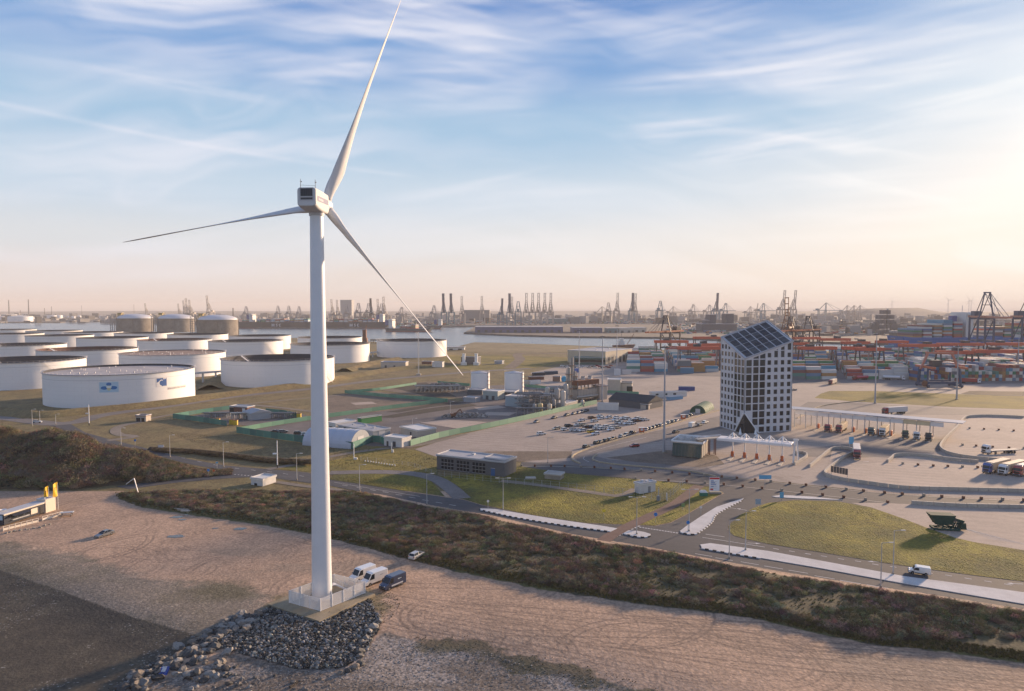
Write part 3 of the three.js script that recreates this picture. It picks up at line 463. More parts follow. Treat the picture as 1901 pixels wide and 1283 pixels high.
// ---------- boulders and riprap ----------
function rock(det = 1, rough = .35) { const g = new THREE.IcosahedronGeometry(1, det), p = g.attributes.position, key = new Map(); for (let i = 0; i < p.count; i++) { const k = [p.getX(i), p.getY(i), p.getZ(i)].map((v) => v.toFixed(3)).join(); if (!key.has(k)) key.set(k, rr(1 - rough, 1 + rough * .4)); const s = key.get(k); p.setXYZ(i, p.getX(i) * s, p.getY(i) * s * .75, p.getZ(i) * s); } g.computeVertexNormals(); return metric(g); }
{
  seed(404);
  const kinds = [0, 1, 2, 3, 4].map(() => rock(1)), tones = [[0.22, 0.205, 0.185], [0.12, 0.115, 0.105], [0.32, 0.3, 0.27], [0.075, 0.072, 0.068], [0.24, 0.2, 0.16]].map((c) => speckle(c, c.map((v) => v * .6), 1.7, .45));
  const rv = thing('boulder_revetment', 'rough grey boulders lining the dark slope and the beach', 'boulders');
  const put = (px, py, s, jx, jy) => { const h = -.6, p = G(px + rr(-jx, jx), py + rr(-jy, jy), h), y = terrain(p.x, p.z), m = part('boulder', pick(kinds), pick(tones), rv); m.position.set(p.x, y + s * .15, p.z); m.rotation.set(rr(-.4, .4), rr(0, 6), rr(-.4, .4)); m.scale.set(s * rr(.8, 1.25), s * rr(.7, 1.05), s * rr(.8, 1.2)); };
  for (let i = 0; i < 150; i++) { const t = Math.pow(rnd(), .9), px = lerp(225, 470, t), py = lerp(1278, 1150, t); put(px, py, rr(.35, 1.05), 26, 9); }
  for (let i = 0; i < 40; i++) put(rr(330, 440), rr(1205, 1262), rr(.3, .95), 12, 10);
  for (const [px, py, s] of [[700, 1160, 1.1], [692, 1168, 1.3], [684, 1178, 1.2], [680, 1186, .9], [674, 1196, 1.0], [672, 1212, 1.2], [668, 1218, .9], [660, 1236, 1.2], [648, 1240, .9], [636, 1246, .8], [669, 1230, 1.1], [704, 1152, .8]]) put(px, py, s * .8, 3, 2);
  for (let i = 0; i < 40; i++) put(rr(230, 640), rr(1240, 1283), rr(.15, .45), 30, 10);
  const stones = [[], [], []], geo = [rock(0, .4), rock(0, .4), rock(1, .4)];
  for (let k = 0; k < 24000; k++) { const p = G(rr(380, 710), rr(1095, 1240), -.8); const v = at(M_ripCore, p.x, -p.z); if (v < .5) continue; const inPad = Math.abs(p.x - towerAt.x) < 3; void inPad; const s = Math.pow(rnd(), 2) * .32 + .1; stones[k % 3].push(xf(p.x, terrain(p.x, p.z) + rr(-.05, .22), p.z, rr(0, 6), s * rr(.8, 1.3), s * rr(.7, 1.1), s, rr(-1, 1), rr(-1, 1))); }
  for (let k = 0; k < 3; k++) { const cs = stones[k].map(() => { const g = Math.pow(rnd(), 2.4) * .34 + .03; return lin(g * rr(1, 1.12), g, g * rr(.82, .98)); }); scatter('riprap', geo[k], mat([1, 1, 1], .9), stones[k], 'dark bed of broken stone sloping down from the turbine pad', 'riprap', cs); }
  // pebbles on the beach
  const peb = [], pc = []; for (let k = 0; k < 9000; k++) { const p = G(rr(230, 1260), rr(1180, 1290), -2.2); if (at(M_beachEdge, p.x, -p.z) < .7) continue; const s = Math.pow(rnd(), 2.5) * .16 + .06; peb.push(xf(p.x, terrain(p.x, p.z), p.z, rr(0, 6), s, s * .7, s)); const g = rr(.1, .32); pc.push(lin(g, g * .93, g * .86)); }
  scatter('pebbles', geo[0], mat([1, 1, 1], .9), peb, 'pale pebbles strewn over the shingle beach', 'pebbles', pc);
}
// ---------- vehicles: local +x is forward ----------
function hexa(b, t, y0, y1) {            // tapered box: b, t = [x0, x1, width] below and above
  const P = []; for (const [[x0, x1, w], y] of [[b, y0], [t, y1]]) P.push(x0, y, -w / 2, x1, y, -w / 2, x1, y, w / 2, x0, y, w / 2);
  const F = [[0, 1, 2, 3], [4, 7, 6, 5], [0, 4, 5, 1], [1, 5, 6, 2], [2, 6, 7, 3], [3, 7, 4, 0]], pos = [], idx = [];
  F.forEach((f, i) => { f.forEach((k) => pos.push(P[k * 3], P[k * 3 + 1], P[k * 3 + 2])); const b4 = i * 4; idx.push(b4, b4 + 1, b4 + 2, b4, b4 + 2, b4 + 3); });
  const g = new THREE.BufferGeometry(); g.setAttribute('position', new THREE.Float32BufferAttribute(pos, 3)); g.setIndex(idx); g.computeVertexNormals(); g.setAttribute('uv', new THREE.Float32BufferAttribute(new Float32Array(pos.length / 3 * 2), 2)); return metric(g);
}
const paints = {};
const carPaint = (name, rgb, metal = 0.2) => paints[name] ??= new THREE.MeshPhysicalMaterial({ color: lin(...rgb), roughness: 0.35, metalness: metal, clearcoat: 0.8, clearcoatRoughness: 0.12 });
const COL = { white: [0.75, 0.75, 0.74], silver: [0.42, 0.42, 0.42], grey: [0.16, 0.165, 0.17], black: [0.02, 0.02, 0.022], blue: [0.025, 0.045, 0.1], red: [0.33, 0.015, 0.015], cream: [0.62, 0.52, 0.36], brown: [0.12, 0.06, 0.04], yellow: [0.6, 0.4, 0.03] };
const wheelGeo = {}, rimMat = mat([0.3, 0.3, 0.31], 0.35, 0.7);
const wheelG = (r, w) => wheelGeo[r + '_' + w] ??= (() => { const g = new THREE.CylinderGeometry(r, r, w, 16); g.rotateX(Math.PI / 2); return g; })();
const rimG = (r, w) => wheelGeo['r' + r + '_' + w] ??= (() => { const g = new THREE.CylinderGeometry(r * .6, r * .6, w + .03, 12); g.rotateX(Math.PI / 2); return g; })();
function wheels(t, xs, half, r, w = .22, rims = true) { for (const x of xs) for (const s of [-1, 1]) { const m = part('wheel', wheelG(r, w), rubber, t); m.position.set(x, r, s * half); if (rims) part('rim', rimG(r, w), rimMat, m); } }
const archOutline = (L, y0, xs, r, topPts) => { const p = [[-L / 2, y0]]; for (const x of xs) { for (let k = 0; k <= 6; k++) { const a = Math.PI - k / 6 * Math.PI; p.push([x + Math.cos(a) * r, y0 + Math.max(0.001, Math.sin(a) * r)]); } } p.push([L / 2, y0], ...topPts); return p; };
const carShapes = {};
function carGeos(kind) {
  return carShapes[kind] ??= (() => {
    if (kind === 'hatch') return { L: 4.1, body: prism(archOutline(4.1, .28, [-1.25, 1.25], .36, [[2.05, .55], [1.98, .72], [1.05, .92], [-1.95, .98], [-2.05, .6]]), 1.74, .07), glass: hexa([-1.95, 1.1, 1.6], [-1.55, .15, 1.22], .92, 1.44), roof: rb(1.72, .06, 1.2, -.7, 1.43, 0, .025), ax: [-1.25, 1.25], r: .31 };
    if (kind === 'estate') return { L: 4.6, body: prism(archOutline(4.6, .28, [-1.35, 1.38], .37, [[2.3, .55], [2.2, .74], [1.15, .92], [-2.2, .98], [-2.3, .6]]), 1.78, .07), glass: hexa([-2.15, 1.2, 1.64], [-1.85, .2, 1.24], .92, 1.45), roof: rb(2.1, .06, 1.22, -.82, 1.44, 0, .025), ax: [-1.35, 1.38], r: .32 };
    return { L: 4.6, body: prism(archOutline(4.6, .26, [-1.35, 1.4], .37, [[2.3, .52], [2.2, .72], [1.1, .9], [-1.35, .96], [-2.2, .94], [-2.3, .58]]), 1.78, .07), glass: hexa([-1.65, 1.15, 1.62], [-.95, .2, 1.2], .9, 1.4), roof: rb(1.2, .05, 1.18, -.38, 1.39, 0, .022), ax: [-1.35, 1.4], r: .32 };
  })();
}
const pillarsOf = (k) => carShapes['p' + k] ??= (() => { const [b, t, y] = k === 'hatch' ? [[-1.95, 1.1, 1.6], [-1.55, .15, 1.22], 1.44] : k === 'estate' ? [[-2.15, 1.2, 1.64], [-1.85, .2, 1.24], 1.45] : [[-1.65, 1.15, 1.62], [-.95, .2, 1.2], 1.4], o = []; for (const s of [-1, 1]) { o.push(beam(V(b[0], .92, s * b[2] / 2), V(t[0], y, s * t[2] / 2), .1), beam(V(b[1], .9, s * b[2] / 2), V(t[1], y, s * t[2] / 2), .08), beam(V(-.3, .92, s * b[2] / 2), V(-.35, y, s * t[2] / 2), .09)); } o.push(beam(V(t[0], y, -.5), V(t[0], y, .5), .08), rb(t[1] - t[0], .05, t[2], (t[0] + t[1]) / 2, y - .01, 0, .02)); return mg(o); })();
function car(kind, colour, pos, turn, label, group, near = false) {
  const g = carGeos(kind), p = carPaint(colour, COL[colour]), t = thing('parked_car', label, 'car', pos, turn, group);
  part('body', g.body, p, t); part('windows', g.glass, glassDark, t); part('roof', pillarsOf(kind), p, t);
  wheels(t, g.ax, .78, g.r, .2, near);
  if (near) for (const s of [-1, 1]) { part('headlight', rb(.16, .14, .34, g.L / 2 - .1, .6, s * .62, .05), lampGlass, t); part('tail_light', rb(.1, .16, .3, -g.L / 2 + .04, .74, s * .68, .04), redPaint, t); part('mirror', rb(.12, .1, .2, .75, .95, s * .95, .04), p, t); }
  return t;
}
// a ground line from one wheel to the other gives place and heading
function onWheels(a, b, half = .78) { const p = G(...a), q = G(...b), u = p.clone().sub(q).setY(0).normalize(), n = V(-u.z, 0, u.x); if (n.z > 0) n.negate(); const c = p.clone().add(q).multiplyScalar(.5).addScaledVector(n, half); c.y = terrain(c.x, c.z); return [c, turnOf(q, p)]; }
function textPlate(str, w, h, { fg = '#333', bg = null, px = 256, font = 'bold', size = .7, draw } = {}) {
  const cv = document.createElement('canvas'); cv.width = px; cv.height = Math.max(16, Math.round(px * h / w)); const c = cv.getContext('2d'); if (bg) { c.fillStyle = bg; c.fillRect(0, 0, cv.width, cv.height); }
  if (draw) draw(c, cv.width, cv.height); else { c.fillStyle = fg; c.font = `${font} ${Math.round(cv.height * size)}px sans-serif`; c.textAlign = 'center'; c.textBaseline = 'middle'; c.fillText(str, cv.width / 2, cv.height / 2, cv.width * .96); }
  const t = new THREE.CanvasTexture(cv); t.colorSpace = THREE.SRGBColorSpace; return new THREE.MeshStandardMaterial({ map: t, roughness: .6, transparent: !bg, alphaTest: bg ? 0 : .4 });
}
function panelVan(colour, pos, turn, label, group, script, small = false) {
  const k = small ? .74 : 1, p = carPaint(colour, COL[colour]), t = thing('panel_van', label, 'van', pos, turn, group), L = small ? 4.3 : 6, H = small ? 1.82 : 2.62, w = small ? 1.78 : 2.0, f = L / 2;
  const xs = [-L * .29, L * .3], ar = small ? .36 : .42;
  part('body', prism(archOutline(L, .32, xs, ar, [[f, .5], [f - .05, small ? .8 : 1.0], [f - .22, small ? .92 : 1.16], [f - (small ? .85 : .95), small ? 1.08 : 1.36], [f - (small ? 1.35 : 1.65), H - .12], [f - (small ? 1.6 : 2.1), H], [-f + .12, H - .03], [-f, H - .2]]), w, .1), p, t);
  const x0 = f - (small ? .87 : .98), y0 = small ? 1.1 : 1.4, x1 = f - (small ? 1.33 : 1.62), y1 = H - .2;
  part('windscreen', beam(V(x0 + .02, y0, 0), V(x1 + .02, y1, 0), w - .3, .05), glassDark, t);
  for (const s of [-1, 1]) {
    part('side_window', (() => { const g = prism([[x0 - .1, y0 - .08], [x1 - .05, y1 - .05], [x1 - .75, y1 - .05], [x1 - .75, y0 - .08]], .04); g.translate(0, 0, s * (w / 2 + .005)); return g; })(), glassDark, t);
    part('headlight', rb(.2, .22, .36, f - .14, small ? .72 : .9, s * (w / 2 - .28), .06), lampGlass, t);
    part('mirror', rb(.14, .3, .22, x0 - .25, y0 + .05, s * (w / 2 + .12), .05), black, t);
    part('sill', rb(L * .4, .16, .05, 0, .34, s * (w / 2 + .005), .02), black, t);
    if (script && s > 0 || script && !small) { const m = part('lettering', new THREE.PlaneGeometry(1.7 * k, .3 * k), script, t); m.position.set(-L * .2, H * .68, s * (w / 2 + .012)); if (s < 0) m.rotation.y = Math.PI; }
  }
  part('bumper', rb(.16, .26, w - .1, f - .02, .36, 0, .06), black, t); part('grille', rb(.05, .16, w * .6, f + .02, small ? .66 : .82, 0, .02), black, t);
  part('rear_door', rb(.04, H - 1, w - .3, -f - .005, .5, 0, .01), p, t);
  wheels(t, xs, w / 2 - .13, small ? .31 : .35, .24);
  return t;
}
{
  const letter = (s, c, b) => textPlate(s, 1.7, .3, { fg: c, bg: b, size: .8 });
  let [p, r] = onWheels([663.5, 1082], [692, 1071], .9); panelVan('white', p, r, 'white high-roof panel van farthest left of the three beside the turbine fence', 'vans parked at the turbine foot', letter('Vestas', '#556', '#d6d6d6'));
  [p, r] = onWheels([686, 1089], [712.4, 1079], .9); panelVan('white', p, r, 'white high-roof panel van next to the dark van by the turbine fence', 'vans parked at the turbine foot', letter('Vestas', '#556', '#d6d6d6'));
  [p, r] = onWheels([723, 1096], [745.6, 1086.5], .9); const dv = panelVan('blue', p, r, 'dark navy panel van with white sign on its side near the turbine', 'vans parked at the turbine foot', textPlate('', 1.7, .3, { bg: '#10182c', draw: (q, w, h) => { q.fillStyle = '#aebcc6'; q.beginPath(); q.ellipse(w * .3, h * .5, w * .2, h * .42, 0, 0, 6.3); q.fill(); q.fillRect(w * .32, h * .25, w * .42, h * .5); } }));
  for (const s of [-1, 1]) part('stripe', rb(3.2, .3, .03, -.4, .62, s * 1.01, .01), lightGrey, dv);
  [p, r] = onWheels([784.8, 1035.6], [773, 1042]); car('estate', 'silver', p, r, 'silver estate car parked at the edge of the thicket on the sand', undefined, true);
  [p, r] = onWheels([188, 999], [208.3, 992.4]); car('sedan', 'grey', p, r, 'dark grey saloon car alone on the sandy lot at the left', undefined, true);
  [p, r] = onWheels([1695, 1066], [1719, 1069.5]); panelVan('white', p, r, 'small white delivery van driving on the road at the right', undefined, null, true);
}
// ---------- oil tank park ----------
{
  seed(77);
  const shellTex = (streak) => texture(512, (u, v) => {
    const s = vn(u * 256, v * 6, 256) * .6 + vn(u * 90, v * 3 + 5, 90) * .4, plates = (Math.abs((v * 8) % 1 - .5) > .482 || Math.abs((u * 30 + Math.floor(v * 8) * .5) % 1 - .5) > .492) ? .93 : 1;
    const st = sstep(.66, .95, s) * sstep(.3, 1, v) * streak; const c = mix3([0.8, 0.79, 0.78], [0.4, 0.28, 0.2], st); const n = (fbm(u * 12, v * 6, 4, 12) - .5) * .06 + 1; return c.map((q) => q * plates * n);
  }, 0);
  const shells = [0.18, 0.3, 0.42].map((k) => new THREE.MeshStandardMaterial({ map: shellTex(k), roughness: .55 }));
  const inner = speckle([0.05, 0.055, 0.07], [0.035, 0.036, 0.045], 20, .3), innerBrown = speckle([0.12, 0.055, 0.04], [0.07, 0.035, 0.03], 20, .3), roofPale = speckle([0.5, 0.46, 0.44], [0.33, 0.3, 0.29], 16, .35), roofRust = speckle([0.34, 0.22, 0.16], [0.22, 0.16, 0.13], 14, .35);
  const girder = mat([0.34, 0.35, 0.4], .6), R = 43, H = 19.6;
  const cylUV = (g, w, h) => { const uv = g.attributes.uv; for (let i = 0; i < uv.count; i++) uv.setXY(i, uv.getX(i) * w, uv.getY(i) * h); return g; };
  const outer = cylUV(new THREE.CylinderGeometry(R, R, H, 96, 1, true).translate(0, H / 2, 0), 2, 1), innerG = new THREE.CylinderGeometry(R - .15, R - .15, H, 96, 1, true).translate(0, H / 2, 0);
  const ringG = lathe([[R - .15, H], [R + .75, H - .05], [R + .75, H - .3], [R + .02, H - .45]], 96), ring2 = lathe([[R, H * .83 - .1], [R + .22, H * .83], [R, H * .83 + .1]], 96);
  const railG = mg([...Array(72)].map((_, i) => { const a = i / 72 * 6.2832; return bx(.09, 1.0, .09, Math.cos(a) * (R + .7), H - .02, Math.sin(a) * (R + .7)); }).concat([lathe([[R + .66, H + .95], [R + .74, H + .95], [R + .74, H + 1.03], [R + .66, H + 1.03], [R + .66, H + .95]], 72)]));
  const roofG = new THREE.CylinderGeometry(R - .3, R - .3, .5, 72);
  const stairRun = (a0, turns) => { const o = []; for (let i = 0; i <= 26; i++) { const a = a0 + turns * i / 26, y = i / 26 * (H - .6); o.push(bx(1.4, .12, .9, Math.cos(a) * (R + .8), y, Math.sin(a) * (R + .8), -a)); if (i < 26) { const b = a0 + turns * (i + 1) / 26, y2 = (i + 1) / 26 * (H - .6); o.push(beam(V(Math.cos(a) * (R + 1.5), y + 1.1, Math.sin(a) * (R + 1.5)), V(Math.cos(b) * (R + 1.5), y2 + 1.1, Math.sin(b) * (R + 1.5)), .14)); } } return mg(o); };
  const stairs = [stairRun(2.9, .42), stairRun(.1, .45)], ladderG = mg([beam(V(R - 1, H - .1, 0), V(R - 22, 8.4, 0), 1.6, .3), beam(V(R - 1, H + 1, .8), V(R - 22, 9.4, .8), .12), beam(V(R - 1, H + 1, -.8), V(R - 22, 9.4, -.8), .12)]);
  const list = [ // centre, rim line, how full, kind of inside, words
    [224.5, 685, .92, 0, 'nearest white oil tank with two blue emblems on its side'], [38, 667, .62, 1, 'large white oil tank at the left edge behind the emblem tank'], [322, 654, .95, 0, 'white oil tank with rust-streaked pale roof behind the emblem tank'], [517, 663.5, .55, 1, 'white oil tank directly behind the turbine tower, rusty roof ladder'],
    [164, 647, .55, 2, 'white oil tank with dark interior above the emblem tank'], [38, 639, .5, 1, 'white oil tank in the second row at the left edge'], [325.5, 630, .4, 2, 'white oil tank with brown interior band below the concrete domes'], [457, 632, .45, 1, 'white oil tank between brown-banded tank and turbine tower'], [613.5, 637.5, .45, 1, 'white oil tank just right of the turbine tower'], [764.5, 631, .5, 1, 'rightmost white oil tank, under the turbine blade'],
    [210, 626, .45, 1, 'white oil tank in the third row left of the domes'], [112, 622, .5, 1, 'white oil tank in the third row, fourth from the left edge'], [22, 619, .5, 1, 'white oil tank in the third row at the left edge'], [175, 616, .5, 1, 'far white oil tank left of the concrete domes'], [18, 611.5, .5, 1, 'farthest white oil tank by the water at the left edge'], [102, 613.5, .5, 1, 'far white oil tank near the water'], [268, 617.5, .5, 1, 'white oil tank in front of the left concrete dome'], [368, 620, .5, 1, 'white oil tank in front of the right concrete domes'], [483, 622.5, .5, 1, 'far white oil tank left of the turbine tower'], [613, 625.5, .5, 1, 'far white oil tank behind the turbine tower']];
  list.forEach(([px, yr, full, kind, words], i) => {
    const d = 1300 * (EYE - H) / (yr - 573), c = GD(px, d), t = thing('oil_tank', words, 'storage tank', V(c.x, 0, c.z), rr(-.25, .25), 'white oil tanks of the tank park');
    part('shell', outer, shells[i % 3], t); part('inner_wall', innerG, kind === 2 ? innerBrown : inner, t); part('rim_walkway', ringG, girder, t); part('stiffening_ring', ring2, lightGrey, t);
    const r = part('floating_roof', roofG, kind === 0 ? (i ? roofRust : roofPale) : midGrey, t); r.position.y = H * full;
    if (i < 10) { part('railing', railG, offWhite, t); part('stair', stairs[i % 2], offWhite, t); if (kind) part('rolling_ladder', ladderG, offWhite, t).rotation.y = 2.6 + rr(-.5, .5); else for (let k = 0; k < 26; k++) { const a = rr(0, 6.3), q = Math.sqrt(rnd()) * 38; part('roof_leg', bx(.5, rr(.6, 1.3), .5, Math.cos(a) * q, .25, Math.sin(a) * q), lightGrey, r); } }
    t.rotation.y = i === 0 ? 0 : t.rotation.y;
    if (i === 0) { // the two emblems, lying on the shell
      const away = Math.atan2(-c.x, -c.z); // towards the camera, as angle from +z
      const decal = (ang, w, h, y, m, name) => { const g = new THREE.CylinderGeometry(R + .05, R + .05, h, 10, 1, true, away + ang - w / R / 2, w / R); g.translate(0, y, 0); part(name, g, m, t); };
      const em1 = textPlate('', 10, 8, { bg: '#a9c9dd', px: 256, draw: (q, w, h) => { q.strokeStyle = '#d6dde2'; q.lineWidth = 8; q.strokeRect(4, 4, w - 8, h - 8); q.fillStyle = '#0f6fb0'; for (const [x, y, a, b] of [[.5, .22, .13, .15], [.27, .56, .18, .16], [.73, .56, .18, .16]]) { q.beginPath(); q.ellipse(x * w, y * h, a * w, b * h, 0, 0, 6.3); q.fill(); } q.fillStyle = '#c9c6a0'; q.beginPath(); q.ellipse(.5 * w, .58 * h, .11 * w, .24 * h, 0, 0, 6.3); q.fill(); q.fillStyle = '#dfe6e2'; q.beginPath(); q.ellipse(.5 * w, .48 * h, .14 * w, .1 * h, 0, 0, 6.3); q.fill(); } });
      const em2 = textPlate('', 7.5, 5.6, { px: 256, bg: '#dfdcda', draw: (q, w, h) => { q.fillStyle = '#1c5596'; q.fillRect(.04 * w, .1 * h, .92 * w, .82 * h); q.fillStyle = '#dfdcda'; q.beginPath(); q.ellipse(.18 * w, .9 * h, .26 * w, .5 * h, .5, 0, 6.3); q.fill(); q.fillStyle = '#1c5596'; q.beginPath(); q.ellipse(.5 * w, .62 * h, .22 * w, .32 * h, 0, 0, 6.3); q.fill(); q.strokeStyle = '#e9e7e2'; q.lineWidth = .06 * w; q.beginPath(); q.arc(.48 * w, .6 * h, .3 * h, 1.6, 5.2); q.stroke(); q.fillStyle = '#dfdcda'; q.beginPath(); q.moveTo(.6 * w, .05 * h); q.lineTo(.7 * w, .3 * h); q.lineTo(.8 * w, .12 * h); q.lineTo(.86 * w, .26 * h); q.lineTo(.97 * w, .05 * h); q.fill(); } });
      const em3 = textPlate('Maasvlakte Olie Terminal', 19, 2.2, { px: 512, fg: '#49485a', size: .8, bg: '#cfcbc9' });
      decal(-.16, 10.5, 6.4, 12.2, em1, 'emblem'); decal(.52, 7, 6, 13.4, em2, 'emblem'); decal(.79, 16, 1.7, 8.9, em3, 'lettering');
    }
  });
  // pipe bridges between tanks
  const pb = (a, b, h, label) => { const p = G(...a), q = G(...b), t = thing('pipe_bridge', label, 'pipe bridge', V(0, 0, 0)); const n = Math.max(2, Math.round(p.distanceTo(q) / 12)); for (let i = 0; i <= n; i++) { const r = p.clone().lerp(q, i / n); part('trestle', bx(1.1, h, 1.1, r.x, 0, r.z), offWhite, t); } part('walkway', beam(V(p.x, h + .3, p.z), V(q.x, h + .3, q.z), 2.2, .6), offWhite, t); part('pipe', rod(V(p.x, h + 1.1, p.z), V(q.x, h + 1.1, q.z), .45), offWhite, t); };
  pb([352, 712], [424, 706], 7, 'white pipe bridge on posts between two near oil tanks'); pb([405, 676], [430, 680], 6, 'white pipe bridge behind the two near oil tanks'); pb([648, 668], [702, 662], 5, 'white pipe bridge leading to the rightmost oil tank');
}
// ---------- three domed gas tanks ----------
{
  const conc = ground([0.27, 0.235, 0.195], { other: [0.17, 0.15, 0.13], metres: 60, fine: .5, patch: .2, bumpy: 0 }), dome = mat([0.6, 0.6, 0.62], .5), ochre = mat([0.4, 0.3, 0.1], .6);
  [[252, 1790, 'left'], [328, 1760, 'middle'], [405.5, 1560, 'right']].forEach(([px, d, w]) => {
    const c = GD(px, d), t = thing('gas_tank', `${w} of three concrete gas tanks with white domed roofs`, 'storage tank', V(c.x, 0, c.z), 0, 'domed concrete gas tanks'), R = 42, H = 34;
    part('wall', metric(lathe([[R, 0], [R, H - 1.5], [R + .8, H - 1.2], [R + .8, H], [R - 2, H]], 72)), conc, t);
    const p = []; for (let i = 0; i <= 10; i++) { const a = i / 10; p.push([R * Math.sin(a * 1.5708) * .98, H + 11 * Math.cos(a * 1.5708)]); } part('dome', lathe(p.reverse(), 64), dome, t);
    for (let k = 0; k < 4; k++) { const a = 1.2 + k * 1.5708; part('buttress', bx(3, H, 2.4, Math.cos(a) * R, 0, Math.sin(a) * R, -a), conc, t); }
    const s = part('stair_tower', [bx(1.2, H + 8, 1.2, -R - 2, 0, 8), bx(1.2, H + 8, 1.2, -R - 12, 0, 8), bx(1.2, H + 8, 1.2, -R - 2, 0, 16), bx(1.2, H + 8, 1.2, -R - 12, 0, 16), ...[...Array(9)].map((_, i) => bx(12, .6, 10, -R - 7, i * 5, 12))], midGrey, t); void s;
    const pl = part('roof_platform', [bx(22, 1, 14, -R + 12, H + 8, 10), bx(16, 1, 10, -R + 9, H + 13, 10), ...[0, 1, 2, 3].map((i) => bx(.8, 13, .8, -R + 4 + i * 6, H, 10 + (i % 2) * 6))], ochre, t); part('pump_house', bx(9, 4, 6, -R + 9, H + 9, 10), ochre, pl);
  });
}
// ---------- two white process tanks ----------
{
  const [wt] = [new THREE.MeshStandardMaterial({ color: lin(.78, .77, .76), roughness: .5 })];
  [[891.5, 728, 'left'], [954.5, 732.5, 'right']].forEach(([px, py, w]) => {
    const f = G(px, py), r = 6.7, d = -f.z + r, c = GD(px, d), H = upTo(c, 690) * 1 - .6, t = thing('process_tank', `${w} of two upright white tanks with conical roofs in the plant`, 'storage tank', V(c.x, 0, c.z), 0, 'white process tanks');
    part('shell', new THREE.CylinderGeometry(r, r, H, 48, 1, true).translate(0, H / 2, 0), wt, t); part('roof', lathe([[r + .15, H - .15], [r + .15, H + .05], [0, H + 1.3]], 48), lightGrey, t);
    const l = part('ladder', [beam(V(r * .82, 0, r * .6), V(r * .82, H + 1, r * .6), .7, .3)], offWhite, t); for (let k = 0; k < 5; k++) part('cage_landing', bx(1.6, .2, 1.2, r * .9, 2 + k * 2.8, r * .65), rust, l);
    part('roof_rail', lathe([[r, H + 1], [r + .08, H + 1], [r + .08, H + 1.1], [r, H + 1.1], [r, H + 1]], 48), offWhite, t); part('bund', lathe([[r + 3, 0], [r + 3, 1.4], [r + 2.7, 1.4], [r + 2.7, 0]], 40), concrete, t);
  });
}
